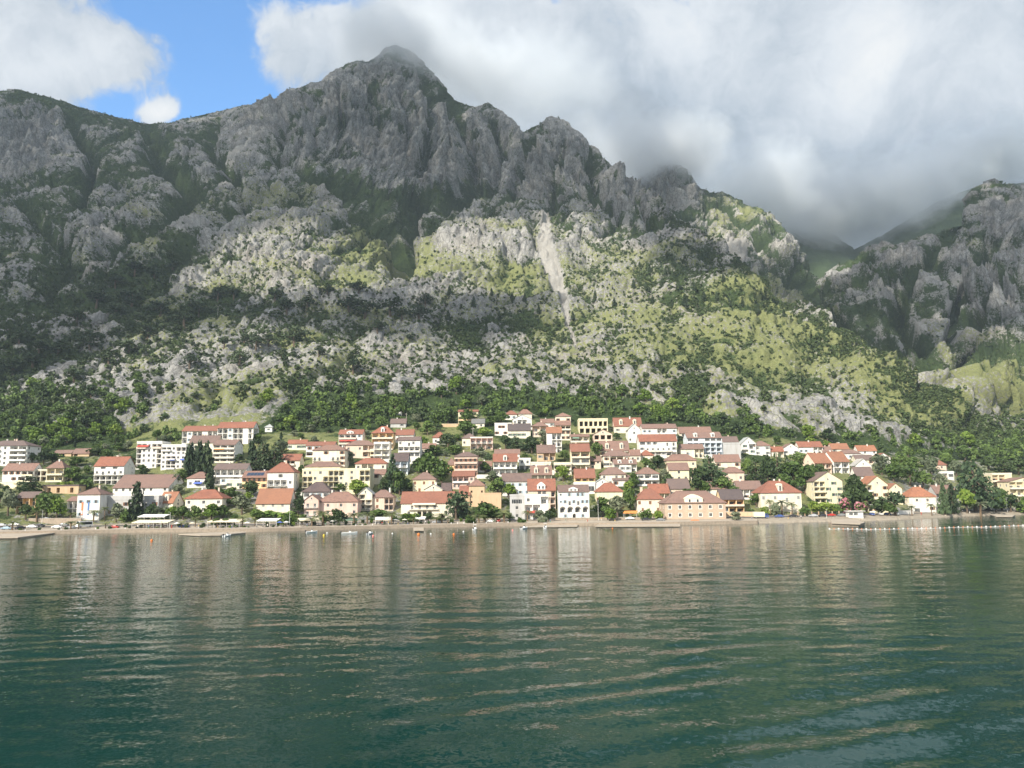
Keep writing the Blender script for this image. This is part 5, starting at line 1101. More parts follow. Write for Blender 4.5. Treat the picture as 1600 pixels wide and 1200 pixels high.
def px_tree(x, y, hp, wp, kind, tone, label=None, group=None, cat=None):
    p = hit(x, y)
    if p is None: return
    k = p.y/F*0.97; cat = cat or ('shrub' if kind in ('bush', 'scrub') else 'palm' if kind == 'palm' else 'tree')
    grp = {'palm': 'palms along the quay', 'bush': 'garden shrubs in the town'}.get(kind, 'trees between the houses')
    lb = label or near_label(ADJ[kind].get(tone, 'green tree'), x, y, hp)
    TREES.append((x, y, hp, wp))
    return make_tree(kind, tone, p - Vector((0, 0, .2)), wp*k*1.12, hp*k*1.06, lb, group or grp, cat)
for tr_ in TL: px_tree(*tr_)
# gaps between the houses are gardens: trees by the score, wherever no house or tree stands in the way
def free(x, y, w, h):
    for q in HOUSES:
        if q['x0']-w*.35 < x < q['x1']+w*.35 and y > q['yr']-1 and y-h < q['yb']-3 and y > q['yr']+3: return False
    for (a, b_, c, d) in TREES:
        if abs(a-x) < (d+w)*.27 and abs(b_-y) < 7: return False
    return True
ytop = lambda x: np.interp(x, [0, 200, 300, 430, 550, 700, 760, 900, 1000, 1150, 1250, 1400, 1500, 1600], [684, 690, 688, 672, 660, 642, 634, 644, 655, 680, 692, 704, 712, 712])
rgk = random.Random(55); xk = 196
while xk < 862:       # the planted edge of the promenade
    t_, _ = ray(xk, 820); off = rgk.uniform(9, 17); d_ = float(np.interp(float(t_), tt, ds)) + off; p_ = Vector((float(t_)*d_, d_, 0)); p_.z = float(ground(p_.x, p_.y))-.1
    kd, tn = rgk.choice([('bush', 'mid'), ('bush', 'dark'), ('bush', 'bright'), ('broad', 'mid'), ('broad', 'dark'), ('palm', 'palm'), ('broad', 'olive')]); hh = dict(bush=2.6, broad=5.5, palm=6.0)[kd]*rgk.uniform(.7, 1.15); yy = 771 + 14*F/d_
    make_tree(kd, tn, p_, hh*(1.25 if kd != 'palm' else .95), hh, near_label('planted '+ADJ[kd].get(tn, 'tree'), xk, yy, 17), 'planting along the promenade', dict(bush='shrub', broad='tree', palm='palm')[kd])
    TREES.append((xk, yy, 15, 15)); xk += rgk.uniform(11, 21)
xk = 20
while xk < 870:
    t_, _ = ray(xk, 820); d_ = float(np.interp(float(t_), tt, ds)) + rgk.uniform(5.0, 8.0); p_ = Vector((float(t_)*d_, d_, 0)); p_.z = max(1.4, float(ground(p_.x, p_.y)))-.1
    kd, tn = rgk.choice([('bush', 'mid'), ('bush', 'dark'), ('bush', 'olive'), ('bush', 'bright'), ('bush', 'dark'), ('palm', 'palm')]); hh = dict(bush=1.5, palm=4.5)[kd]*rgk.uniform(.7, 1.2)
    make_tree(kd, tn, p_, hh*1.4, hh, near_label('waterside '+ADJ[kd].get(tn, 'shrub'), xk, 826, 17), 'low planting at the water edge', dict(bush='shrub', palm='palm')[kd]); xk += rgk.choice([7, 9, 12, 24, 30])
n_ = 0
rgt = random.Random(77)
for i in range(5000):
    x = rgt.uniform(-20, 1620); y = rgt.uniform(ytop(x)-2, 806)
    w_ = rgt.uniform(15, 27)*(.75 if y < 720 else 1); h_ = w_*rgt.uniform(.75, 1.0)
    if not free(x, y, w_, h_): continue
    kd, tn = rgt.choice([('broad', 'mid')]*5 + [('broad', 'dark')]*3 + [('broad', 'bright')]*2 + [('broad', 'olive')]*2 + [('bush', 'mid')]*2 + [('bush', 'bright'), ('conifer', 'cedar'), ('cypress', 'cyp')])
    if kd == 'bush': w_ *= .8; h_ = w_*.6
    if kd == 'cypress': w_ *= .4
    px_tree(x, y, h_, w_, kd, tn); n_ += 1
    if n_ > 170: break
print('garden trees', n_)
# ---- woods above the town, scrub and pines on the mountain, in grid cells taken with a chance that follows the cover
vis = np.zeros_like(PX, bool); eV = (V[..., 2]-CAMZ)/V[..., 1]
run = np.maximum.accumulate(eV, axis=0); vis[1:] = eV[1:] >= run[:-1] - 0.003
vis &= (PX > -60) & (PX < 1660)
def scatter(name, mask_p, n, rmin, rmax, tone, nq, sz, seed, hk=1.0, cap=20000):
    rg = np.random.default_rng(seed); pr = (mask_p*vis).ravel(); pr = pr/pr.sum(); ids = rg.choice(pr.size, n, p=pr, replace=False)
    P = V.reshape(-1, 3)[ids]; rad = rg.uniform(rmin, rmax, n)*rg.uniform(.7, 1.15, n)
    return P, rad
def mass(name, P, rad, tone, nq, size, seed, hk, label=None):
    """many crowns in one mesh: small ones far off that nobody would count"""
    rg = np.random.default_rng(seed); out = []
    tmpl = [leaf_cloud(shape('bush', 40+k)[0], nq, size, 60+k) for k in range(8)]
    pick = rg.integers(0, 8, len(P)); an = rg.uniform(0, 6.28, len(P))
    for k in range(8):
        s = np.where(pick == k)[0]
        if not len(s): continue
        T = tmpl[k]; c, sn = np.cos(an[s])[:, None], np.sin(an[s])[:, None]; r_ = rad[s][:, None]*2
        X = (T[None, :, 0]*c - T[None, :, 1]*sn)*r_ + P[s, 0:1]; Yv = (T[None, :, 0]*sn + T[None, :, 1]*c)*r_ + P[s, 1:2]; Zv = (T[None, :, 2]-.12)*r_*hk + P[s, 2:3]
        out.append(np.stack([X, Yv, Zv], -1).reshape(-1, 3))
    Vv = np.concatenate(out); o = link(name, raw_mesh(name, Vv, quads(Vv), LEAF[tone])); tag(o, label, kind='stuff'); return o
belt = sstep(veg, 0.35, 0.7)*sstep(LL, 5.75, 5.95)*(1-sstep(LL, 6.10, 6.26))*sstep(nv, -.35, .05)*thin*(1-gauss(690, 632, 60, 14, -18))
beltL = gauss(70, 655, 130, 30)*1.0 + gauss(1570, 706, 80, 20)*.6
bp = np.maximum(belt, beltL*(LL > 6.05)*(LL < 7.4)*.6)*(veg > .2)
Pw_, rw_ = scatter('woods', bp, 1500, 3.2, 5.6, 'mid', 0, 0, 5)
o_ = np.argsort(-rw_/Pw_[:, 1]); 
pxw, pyw = project(Pw_[:, 0], Pw_[:, 1], Pw_[:, 2])
ok = [i for i in o_ if all(not (q['x0']-6 < pxw[i] < q['x1']+6 and q['yr']-4 < pyw[i] < q['yb']) for q in HOUSES)]
for j in ok[:90]:
    kd, tn = random.choice([('broad', 'mid'), ('broad', 'mid'), ('broad', 'dark'), ('broad', 'bright')])
    px_ = pxw[j]; lb = ['dark round tree in the wood just above the town', 'mid green round tree in the wood just above the town', 'bright green round tree in the wood just above the town'][dict(dark=0, mid=1, bright=2)[tn]]
    make_tree(kd, tn, Vector(Pw_[j]) - Vector((0, 0, .8)), rw_[j]*2.3, rw_[j]*2.1, lb, 'trees of the wood above the town')
rest = np.array(ok[90:])
mk = np.random.default_rng(2).random(len(rest))
mass('woods', Pw_[rest[mk < .6]], rw_[rest[mk < .6]], 'mid', 90, .10, 1, 1.0, 'mid green wood above the town')
mass('woods', Pw_[rest[mk >= .6]], rw_[rest[mk >= .6]], 'dark', 90, .10, 2, 1.0, 'dark green trees mixed through the wood above the town')
# scrub
sp = (sstep(veg, 0.30, 0.75)*0.9 + 0.20*(1-cliff))*(LL > 6.2)*(LL < 18)*(1-scree)*(1-.75*cliff)*np.where(LL > 9.5, .9, 1.1)*(1-.5*(LL < 8.2)*sstep(PX, 1080, 1200))*(1-.35*(LL < 7.6)*(PX < 420))*(1-.55*(LL < 6.9)*sstep(PX, 1120, 1240)*(1-sstep(PX, 1520, 1570)))
sp = sp*np.where((LL > 12.2) & (LL < 13.2), .3, 1)
Ps, rs = scatter('scrub', sp, 33000, 1.0, 2.9, 'scrub', 0, 0, 9)
rs = rs*np.where(Ps[:, 1] > 1250, 1.0, 1.12)
o_ = np.argsort(-rs/Ps[:, 1]); pxs, pys = project(Ps[:, 0], Ps[:, 1], Ps[:, 2])
zone = lambda x, y: ('left of the bare spur' if x < 450 else 'on the middle slope below the scree chute' if x < 1000 else 'on the sunny grass slope to the right' if x < 1480 else 'at the foot of the right-hand mountain')
for j in o_[:240]:
    make_tree('scrub', 'scrub', Vector(Ps[j]) - Vector((0, 0, .4)), rs[j]*2.3, rs[j]*2.0, 'small dark bush ' + zone(pxs[j], pys[j]) + (', high up' if pys[j] < 560 else ', low down'), 'bushes dotted over the mountain slope', 'bush')
mass('scrub', Ps[o_[240:]], rs[o_[240:]], 'scrub', 20, .19, 3, .85, 'dark scrub dotted over the limestone mountain')
# pines
PINES = [(430, 470, 20), (448, 492, 30), (480, 485, 26), (512, 462, 20), (560, 458, 22), (545, 488, 30), (570, 496, 34), (590, 520, 22), (610, 492, 30), (628, 500, 22), (655, 500, 26), (665, 478, 22), (640, 540 - 6, 14), (460, 540, 34), (420, 540, 20), (400, 545, 24), (382, 540, 22), (374, 570, 26), (498, 556, 18), (552, 584, 28), (440, 562, 20), (296, 575, 26), (350, 545, 22), (288, 512, 30), (250, 495, 26), (310, 495, 30), (340, 470, 26), (365, 468, 22), (205, 480, 30), (180, 500, 30), (150, 480, 30), (120, 510, 30), (230, 530, 26), (200, 555, 30), (170, 570, 26), (140, 545, 28), (90, 560, 30), (50, 580, 34), (20, 590, 30), (115, 598, 26), (60, 555, 28), (30, 540, 26), (240, 440, 26), (210, 430, 26), (270, 430, 24), (180, 450, 24), (702, 462, 18), (768, 462, 14), (800, 470, 16), (740, 480, 20), (820, 470, 14), (842, 490, 16), (780, 500, 16), (760, 520, 16), (700, 500, 18), (880, 535, 20), (860, 540, 16), (895, 500, 16), (930, 470, 18), (960, 480, 18),
 (1010, 455, 18), (1035, 448, 18), (1060, 450, 18), (1085, 455, 16), (1100, 470, 18), (1070, 478, 22), (1090, 485, 18), (1050, 480, 16), (1120, 470, 16), (1140, 480, 16), (1040, 430, 16), (1015, 425, 14), (1160, 478, 14), (1185, 490, 18), (1210, 500, 14), (1020, 475, 16), (990, 450, 16), (1180, 470, 14), (1195, 470, 14), (1225, 495, 14), (1150, 445, 14), (1130, 440, 14)]
zonep = lambda x, y: ('in the dark wood below the cliffs on the left' if x < 320 else 'scattered on the shaded spur left of centre' if x < 690 else 'beside the pale scree chute' if x < 985 else 'on the ridge above the sunny grass slope')
for x, y, s in PINES:
    p = hit(x, y)
    if p is None: continue
    k = p.y/F; col_ = x > 985 or (690 < x < 985)
    make_tree('conifer' if col_ else 'pine', 'pine', p - Vector((0, 0, .5)), s*k*(.62 if col_ else 1.35), s*k*1.05, ('slim dark pine ' if col_ else 'dark spreading pine ') + zonep(x, y), 'pines on the mountain slope')
rest = []
# the dark wood on the left is thick: its further trees in one mass
fm = (gauss(150, 480, 130, 45, 15)*1.2 + gauss(60, 545, 90, 40) + gauss(240, 440, 70, 30) + gauss(60, 610, 110, 40)*.9)*(LL < 11)*(LL > 7)*sstep(veg, .3, .7)
Pf, rf_ = scatter('forest', fm, 850, 3.0, 5.6, 'pine', 0, 0, 14)
mass('forest', Pf, rf_, 'pine', 60, .11, 6, 1.0, 'dark pine wood on the left of the mountain')
# ------------------------------------------------------------------ clouds
def in_poly(px, py, poly):
    r = np.zeros(px.shape, bool); n = len(poly)
    for i in range(n):
        (xa, ya), (xb, yb) = poly[i], poly[(i+1) % n]
        c = ((ya > py) != (yb > py)); r ^= c & (px < (xb-xa)*(py-ya)/((yb-ya) if yb != ya else 1e-9) + xa)
    return r
LIT = [[(300, 448), (335, 402), (380, 374), (430, 354), (475, 347), (520, 365), (570, 392), (615, 436), (625, 446), (560, 452), (480, 462), (400, 458), (330, 472)],
       [(622, 440), (650, 385), (700, 350), (760, 338), (830, 350), (860, 345), (930, 360), (985, 372), (1005, 418), (1060, 432), (1130, 432), (1210, 462), (1280, 500), (1350, 548), (1450, 608), (1530, 670), (1560, 700), (1750, 700), (1750, 900), (-150, 900), (-150, 630), (60, 605), (150, 568), (230, 528), (420, 520), (560, 532), (640, 545), (760, 545), (850, 530), (880, 515), (890, 485), (870, 466), (800, 452), (700, 456)],
       [(1430, 606), (1480, 572), (1560, 548), (1700, 530), (1700, 730), (1500, 705)],
       [(1090, 303), (1150, 312), (1215, 345), (1258, 398), (1240, 410), (1180, 398), (1120, 372), (1100, 348)],
       [(1275, 398), (1320, 385), (1340, 400), (1320, 440), (1275, 440)]]
QX, QY = project(V[..., 0], V[..., 1], V[..., 2])
lit = np.zeros(QX.shape, bool)
for pl in LIT: lit |= in_poly(QX + 9*nv2, QY + 9*nv, pl)
CZ, CELL = 2300.0, 30.0
tk = (CZ - V[..., 2])/SUN[2]; sx_ = V[..., 0] + SUN[0]*tk; sy_ = V[..., 1] + SUN[1]*tk
use = vis & (LL > 6.2) & (LL < 19.5)
gx0, gy0, gn = -4600.0, -4600.0, 310
ix = ((sx_-gx0)/CELL).astype(int); iy = ((sy_-gy0)/CELL).astype(int); okc = use & (ix >= 0) & (ix < gn) & (iy >= 0) & (iy < gn)
cnt = np.zeros((2, gn, gn))
for k_, msk in enumerate((okc & ~lit, okc & lit)): np.add.at(cnt[k_], (ix[msk], iy[msk]), 1)
PEAK_CLOUDS = [(622, 62, 1600, 150, 140, 46, .016), (735, 110, 1720, 110, 110, 48, .012), (850, 130, 1740, 170, 110, 60, .007), (960, 215, 1640, 100, 110, 42, .006), (1050, 246, 1680, 110, 130, 40, .022), (990, 238, 1560, 80, 110, 34, .012), (1190, 290, 2050, 120, 130, 42, .014), (1300, 330, 2250, 190, 170, 50, .016), (1420, 302, 2330, 130, 150, 46, .014), (1520, 258, 2450, 150, 140, 40, .018)]
rgm = np.random.default_rng(8)
for px, py, D, rx, ry, rz, dn in PEAK_CLOUDS[6:]:      # unseen deck cells added here to shade the valley cloud banks
    t, e = ray(px, py); q = rgm.normal(size=(6000, 3)); q *= (rgm.random((6000, 1))**.33)*.85/np.linalg.norm(q, axis=1, keepdims=True)
    P_ = np.array([float(t)*D, D, CAMZ+float(e)*D]) + q*np.array([rx/F*D, ry/F*D*1.1, rz/F*D*1.5]); k_ = (CZ-P_[:, 2])/SUN[2]
    jx = ((P_[:, 0]+SUN[0]*k_-gx0)/CELL).astype(int); jy = ((P_[:, 1]+SUN[1]*k_-gy0)/CELL).astype(int); okm = (jx >= 0) & (jx < gn) & (jy >= 0) & (jy < gn)
    c_ = np.zeros((gn, gn)); np.add.at(c_, (jx[okm], jy[okm]), 1); cnt[0] += c_*(cnt[1] == 0)
want = (cnt[0] > cnt[1]) & (cnt[0] > 0); avoid = cnt[1] >= cnt[0]; avoid &= cnt[1] > 0
# close small holes between shaded cells
for _ in range(2):
    nb_ = sum(np.roll(np.roll(want, a, 0), b_, 1).astype(int) for a in (-1, 0, 1) for b_ in (-1, 0, 1))
    want |= (nb_ >= 5) & ~avoid
def cloud_mat():
    mt, g, b = new_mat('cloud_white'); g.n.remove(b)
    d = g.add('ShaderNodeBsdfDiffuse', Color=(.86, .87, .89, 1)); t = g.add('ShaderNodeBsdfTranslucent', Color=(.86, .87, .89, 1)); mx = g.add('ShaderNodeMixShader'); mx.inputs[0].default_value = .35
    g.link(d.outputs[0], mx.inputs[1]); g.link(t.outputs[0], mx.inputs[2]); tp = g.add('ShaderNodeBsdfTransparent'); m2 = g.add('ShaderNodeMixShader'); m2.inputs[0].default_value = .63; g.link(mx.outputs[0], m2.inputs[1]); g.link(tp.outputs[0], m2.inputs[2]); g.link(m2.outputs[0], g.n['Material Output'].inputs[0]); return mt
M_CLOUD = cloud_mat()
hard = (cnt[1] > 2*cnt[0]) & (cnt[1] > 3); hd = hard.copy()
for a, b_ in ((0, 1), (0, -1), (1, 0), (-1, 0)): hd |= np.roll(hard, (a, b_), (0, 1))
want &= ~hd
cells = np.argwhere(want); print('cloud cells', len(cells))
ib = bpy.data.meshes.new('tmp'); import bmesh
bm0 = bmesh.new(); bmesh.ops.create_icosphere(bm0, subdivisions=2, radius=1); bm0.to_mesh(ib); bm0.free()
sv = np.array([v.co[:] for v in ib.vertices]); sf = np.array([p.vertices[:] for p in ib.polygons]); bpy.data.meshes.remove(ib)
rg = np.random.default_rng(4); n = len(cells)
c3 = np.stack([gx0 + (cells[:, 0]+.5)*CELL, gy0 + (cells[:, 1]+.5)*CELL, CZ + rg.uniform(-14, 30, n)], -1) + np.concatenate([rg.uniform(-6, 6, (n, 2)), np.zeros((n, 1))], 1)
rad = CELL*rg.uniform(.62, .92, n)
CV = sv[None]*rad[:, None, None]*(1 + .16*vnoise(sv[None]*2.1 + c3[:, None]*.37))[..., None]*np.array([1, 1, .8]) + c3[:, None]
CF = (sf[None] + (np.arange(n)*len(sv))[:, None, None]).reshape(-1, 3)
tag(link('clouds', raw_mesh('clouds', CV.reshape(-1, 3), CF, M_CLOUD, smooth=True)), 'broken white clouds drifting over the bay', kind='stuff')
# cloud that clings to the peak and the saddles: soft volumes with real depth
def peak_cloud_mat(name, dens, scale, lo, hi):
    mt = bpy.data.materials.new(name); mt.use_nodes = True; g = NT(mt.node_tree); g.n.clear()
    out = g.add('ShaderNodeOutputMaterial'); pv = g.add('ShaderNodeVolumePrincipled'); pv.inputs['Color'].default_value = (.93, .965, 1.0, 1); pv.inputs['Anisotropy'].default_value = 0.1
    tc = g.add('ShaderNodeTexCoord'); geo = g.add('ShaderNodeNewGeometry')
    ln = g.add('ShaderNodeVectorMath', _operation='LENGTH'); g.link(tc.outputs['Object'], ln.inputs[0])
    nzz = g.noise(geo.outputs['Position'], scale, 4, 0.6)
    rr = g.math('ADD', ln.outputs['Value'], g.math('MULTIPLY', g.math('SUBTRACT', nzz, 0.5), 1.5))
    f = g.smooth(rr, hi, lo); g.link(g.math('MULTIPLY', f, dens), pv.inputs['Density']); g.link(pv.outputs[0], out.inputs['Volume']); return mt
for i, (px, py, D, rx, ry, rz, dn) in enumerate(PEAK_CLOUDS):
    t, e = ray(px, py); mb = MB(); mb.ball((0, 0, 0), 1.0, 24, 14)
    o = mb.build('peak_cloud', peak_cloud_mat('cloud_bank', dn*.8, .010, .25, 1.0), None, (float(t)*D, D, CAMZ+float(e)*D), 0, True)
    o.scale = (rx/F*D, ry/F*D*1.1, rz/F*D*1.5); tag(o, 'grey cloud bank clinging to the mountain tops', kind='stuff')
# the damp air of the bay
def haze():
    mt = bpy.data.materials.new('haze_air'); mt.use_nodes = True; g = NT(mt.node_tree); g.n.clear(); out = g.add('ShaderNodeOutputMaterial')
    pv = g.add('ShaderNodeVolumePrincipled'); pv.inputs['Color'].default_value = (.72, .86, 1.0, 1); pv.inputs['Density'].default_value = .00006; pv.inputs['Anisotropy'].default_value = 0.0; g.link(pv.outputs[0], out.inputs['Volume'])
    mb = MB(); mb.box(-9500, 9500, -2600, 9500, -13, 1260); tag(mb.build('haze', mt), 'pale haze over the bay', kind='stuff')
haze()
# ------------------------------------------------------------------ the waterfront
def shore_pt(px, off, z):
    t, _ = ray(px, 820); t = float(t); d = float(np.interp(t, tt, ds)) + off; return Vector((t*d, d, z))
def gz(p): return float(ground(p.x, p.y))
def quay_pt(px, py, z, minoff):
    p = flat(px, py, z); t = p.x/p.y; d0 = float(np.interp(t, tt, ds)); off = p.y-d0
    if off < minoff: off = minoff + (abs(math.sin(px*12.9+py*7.1))*2.5)
    d = d0+off; p = Vector((t*d, d, 0)); p.z = max(gz(p), 1.41); return p
M_STONE = flat_mat('quay_stone', (.33, .27, .21), .9, 0, .7, 1.2); M_PAVE = flat_mat('quay_paving', (.40, .34, .27), .9, 0, .4, .5); M_ASPH = flat_mat('asphalt', (.10, .095, .09), .9, 0, .4, .4)
M_TYRE = flat_mat('rubber_black', (.02, .02, .02), .8); M_CARGL = flat_mat('car_glass', (.025, .03, .035), .08); M_CHROME = flat_mat('wheel_alloy', (.45, .45, .46), .35, .6); M_LAMPR = flat_mat('tail_lamp_red', (.4, .02, .02), .3); M_LAMPW = flat_mat('headlamp_clear', (.7, .7, .68), .2)
def strip(name, mat, x0, x1, o0, o1, zf, step=14, front=None):
    mb = MB(); xs = np.arange(x0, x1+1, step); pr = None
    for x in xs:
        a, b_ = shore_pt(x, o0, 0), shore_pt(x, o1, 0); a.z, b_.z = zf(a), zf(b_)
        if pr:
            mb.quad(tuple(pr[0]), tuple(a), tuple(b_), tuple(pr[1]))
            if front is not None: mb.quad((pr[0].x, pr[0].y, front), (a.x, a.y, front), tuple(a), tuple(pr[0]))
        pr = (a, b_)
    return tag(mb.build(name, mat), kind='structure')
strip('quay', M_STONE, -160, 1196, -1.2, 7.6, lambda p: 1.36, front=-2.5)
strip('path', M_PAVE, -160, 1186, -.5, 12, lambda p: max(1.40, gz(p)+.02))
strip('road', M_ASPH, -160, 1800, 20, 27.5, lambda p: gz(p)+.05)
def jetty(pts, z, label, mat=M_STONE):
    """pts: photo pixels of the deck outline, front edge first"""
    P3 = [flat(x, y, z) for x, y in pts]; o = empty('jetty', P3[0]); tag(o, label, 'jetty', 'jetties along the quay'); mb = MB(); b0 = P3[0]
    top = [tuple(p-b0) for p in P3]; bot = [(p[0], p[1], -2.2-z) for p in top]; n = len(top)
    lip = [(p[0], p[1], p[2]-.35) for p in top]
    mb.poly(top); 
    for i in range(n): mb.quad(lip[i], lip[(i+1) % n], top[(i+1) % n], top[i])
    mb.build('deck', M_PAVE, o); mw = MB(); c = [sum(p[k] for p in top)/n for k in (0, 1)]
    ins = [((p[0]-c[0])*.985+c[0], (p[1]-c[1])*.93+c[1]) for p in top]
    for i in range(n): j = (i+1) % n; mw.quad((*ins[i], -2.2-z), (*ins[j], -2.2-z), (*ins[j], -.352), (*ins[i], -.352))
    mw.build('base_wall', mat, o)
jetty([(-30, 840), (28, 839.5), (84, 832.5), (80, 829), (-30, 830)], .6, 'broad stone jetty slanting out from the car park at the left edge')
jetty([(279, 834.5), (312, 836), (345, 835.5), (384, 832), (384, 830.5), (330, 832)], .55, 'low stone jetty with a slipway, in front of the cream canopies')
jetty([(822, 823), (902, 822), (903, 819.5), (860, 818)], .55, 'flat stone jetty, in front of the ornate white house')
jetty([(930, 822), (1063, 821.5), (1063, 816.5), (936, 818)], .6, 'long low stone jetty, left of the great stone palace')
jetty([(646, 828), (662, 828), (662, 824), (646, 824)], .9, 'short stone landing on the quay, in front of the restaurant house')
jetty([(1299, 817), (1344, 818.5), (1352, 816), (1330, 811), (1300, 811.5)], 1.2, 'concrete bathing platform, under the white beach kiosk')
jetty([(1556, 806.5), (1582, 806.8), (1586, 804.5), (1545, 803.5)], .7, 'low concrete bathing ramp, at the right end of the beach')
# ---- cars
_paint = {}
def paint(c):
    if c not in _paint:
        mt = flat_mat('car_paint', c, .28, 0, .12, .6); mt.node_tree.nodes['Principled BSDF'].inputs['Coat Weight'].default_value = .4; _paint[c] = mt
    return _paint[c]
def car_meshes():
    prof = [(-2.1, .35), (-2.15, .75), (-2.0, .92), (-1.35, 1.0), (-.75, 1.42), (.7, 1.45), (1.45, 1.05), (2.05, .92), (2.15, .7), (2.1, .35)]
    mb = MB(); rows = []
    for y, k, dz in ((-.86, .97, 0), (-.80, 1, 0), (0, 1, .03), (.80, 1, 0), (.86, .97, 0)): rows.append([(x*k, y*(.84 if z > 1.2 else 1), .35+(z-.35)*(k if z > .9 else 1)+(dz if z > .9 else 0)) for x, z in prof])
    for i in range(4):
        for j in range(len(prof)-1): mb.quad(rows[i][j], rows[i+1][j], rows[i+1][j+1], rows[i][j+1])
    mb.poly(rows[0]); mb.poly(rows[-1][::-1]); mb.poly([rows[i][0] for i in range(5)] + [rows[i][-1] for i in range(4, -1, -1)])
    gl = MB()
    for sg in (-1, 1): gl.poly([(-1.2, sg*.80, 1.03), (1.3, sg*.80, 1.06), (.66, sg*.745, 1.38), (-.70, sg*.745, 1.36)])
    gl.poly([(-1.33, -.66, 1.06), (-1.33, .66, 1.06), (-.80, .60, 1.44), (-.80, -.60, 1.44)]); gl.poly([(1.42, -.66, 1.12), (1.42, .66, 1.12), (.76, .60, 1.47), (.76, -.60, 1.47)])
    wh = MB(); k = 12
    for r_, y0, y1, mi in ((.32, -.11, .11, 0), (.19, -.125, .125, 1)):
        a = [(r_*math.cos(6.283*i/k), r_*math.sin(6.283*i/k)) for i in range(k)]; wh.prism(a, y0, y1, mi)
    l1, l2 = MB(), MB(); l1.box(-.16, .16, -.02, .02, -.06, .06)
    return mb, gl.mesh('window', M_CARGL), wh.mesh('wheel', [M_TYRE, M_CHROME]), l1.mesh('headlight', M_LAMPW), l1.mesh('tail_light', M_LAMPR)
_cb, _cg, _cw, _ch, _ct = car_meshes(); _cbm = {}
def car(px, py, c, rot, label, s=1.0):
    p = quay_pt(px, py, 2.0, 8 if px < 1150 else 15); p.z += .06
    o = empty('parked_car', p, R(rot)); o.scale = (s, s, s); tag(o, label, 'car', 'cars parked along the waterfront')
    if c not in _cbm: _cbm[c] = _cb.mesh('body', paint(c))
    link('body', _cbm[c], o); link('window', _cg, o)
    for x, y in ((-1.32, -.78), (-1.32, .78), (1.34, -.78), (1.34, .78)): link('wheel', _cw, o, (x, y, .32))
    for y in (-.58, .58): link('headlight', _ch, o, (-2.13, y, .72), R(90)); link('tail_light', _ct, o, (2.13, y, .76), R(90))
    return o
WH, SI, DK, BL, RD, GY, LB = (.72, .72, .70), (.42, .43, .45), (.03, .03, .035), (.06, .10, .28), (.42, .04, .03), (.20, .21, .22), (.30, .42, .52)
CARS = [(10, 829, LB, 8, 'pale blue car, nearest the water at the left edge'), (4, 824, SI, 175, 'silver car behind the pale blue one, at the left edge'), (22, 823.5, WH, 10, 'white car in the second row, at the left edge'), (31, 828, DK, 70, 'dark car turned to the water, beside the pale blue one'), (50, 825, WH, 5, 'white car with a dark roof line, left of the stone wall'), (62, 824, DK, 172, 'dark car tight behind a white one, by the stone wall'), (72, 821.5, WH, 0, 'white car half behind the dark one, by the stone wall'), (89, 825, WH, 10, 'white hatchback parked under the stone wall, left of the bus'), (100, 823, GY, 178, 'grey car in the shade of the stone wall, left of the bus'), (111, 825, SI, 12, 'silver car just left of the white bus'),
 (178, 827, RD, 3, 'dark red car alone on the quay, right of the white bus'), (288, 823, BL, 6, 'blue car between the two cafe canopies'), (682, 817, SI, 4, 'silver car under palms, in front of the restaurant house'), (768, 817, WH, 170, 'white car with open boot, left of the pale grey cube house'), (779, 817.5, RD, 90, 'red car among the palms, left of the pale grey cube house'), (800, 818, DK, 5, 'black car below the pale grey cube house'),
 (984, 812, WH, 2, 'white car under the tan shelter, right of the ornate house'), (955, 812, DK, 176, 'dark car under the green trees, right of the ornate house'), (1009, 813, DK, 4, 'black car, left end of the great stone palace'), (1032, 813, GY, 176, 'grey car tight against the great stone palace'),
 (1218, 812, BL, 4, 'blue car behind the blue truck cab'), (1240, 811.5, DK, 176, 'long black car on the beach road, under the grey-green shrub'), (1271, 811, SI, 3, 'silver car on the beach road, below the bright green trees'), (1286, 809.5, DK, 178, 'black car just left of the red one on the beach road'), (1299, 810, RD, 6, 'bright red car on the beach road, left of the beach kiosk'), (1316, 808, GY, 174, 'grey car below the pink oleander'), (1363, 806.5, BL, 80, 'blue car right of the beach kiosk'), (1376, 805, WH, 85, 'white car between two blue ones, right of the beach kiosk'), (1387, 806, BL, 95, 'second blue car, right of the white one'), (1400, 804.5, WH, 80, 'white car under the leaning pine, behind the beach'),
 (1503, 799.5, DK, 85, 'black car under the big cedar, first from the white wall'), (1512, 799, GY, 95, 'grey car under the big cedar, second from the white wall'), (1523, 799.5, WH, 88, 'white car left of the pale palm'), (1544, 798.5, DK, 92, 'black car right of the pale palm'), (1555, 797.5, SI, 85, 'silver car near the right edge, right of the black one'), (1567, 797.5, WH, 94, 'white car near the right edge, by the hedge'), (1578, 797, GY, 90, 'grey car furthest right, by the hedge')]
for c_ in CARS: car(*c_)
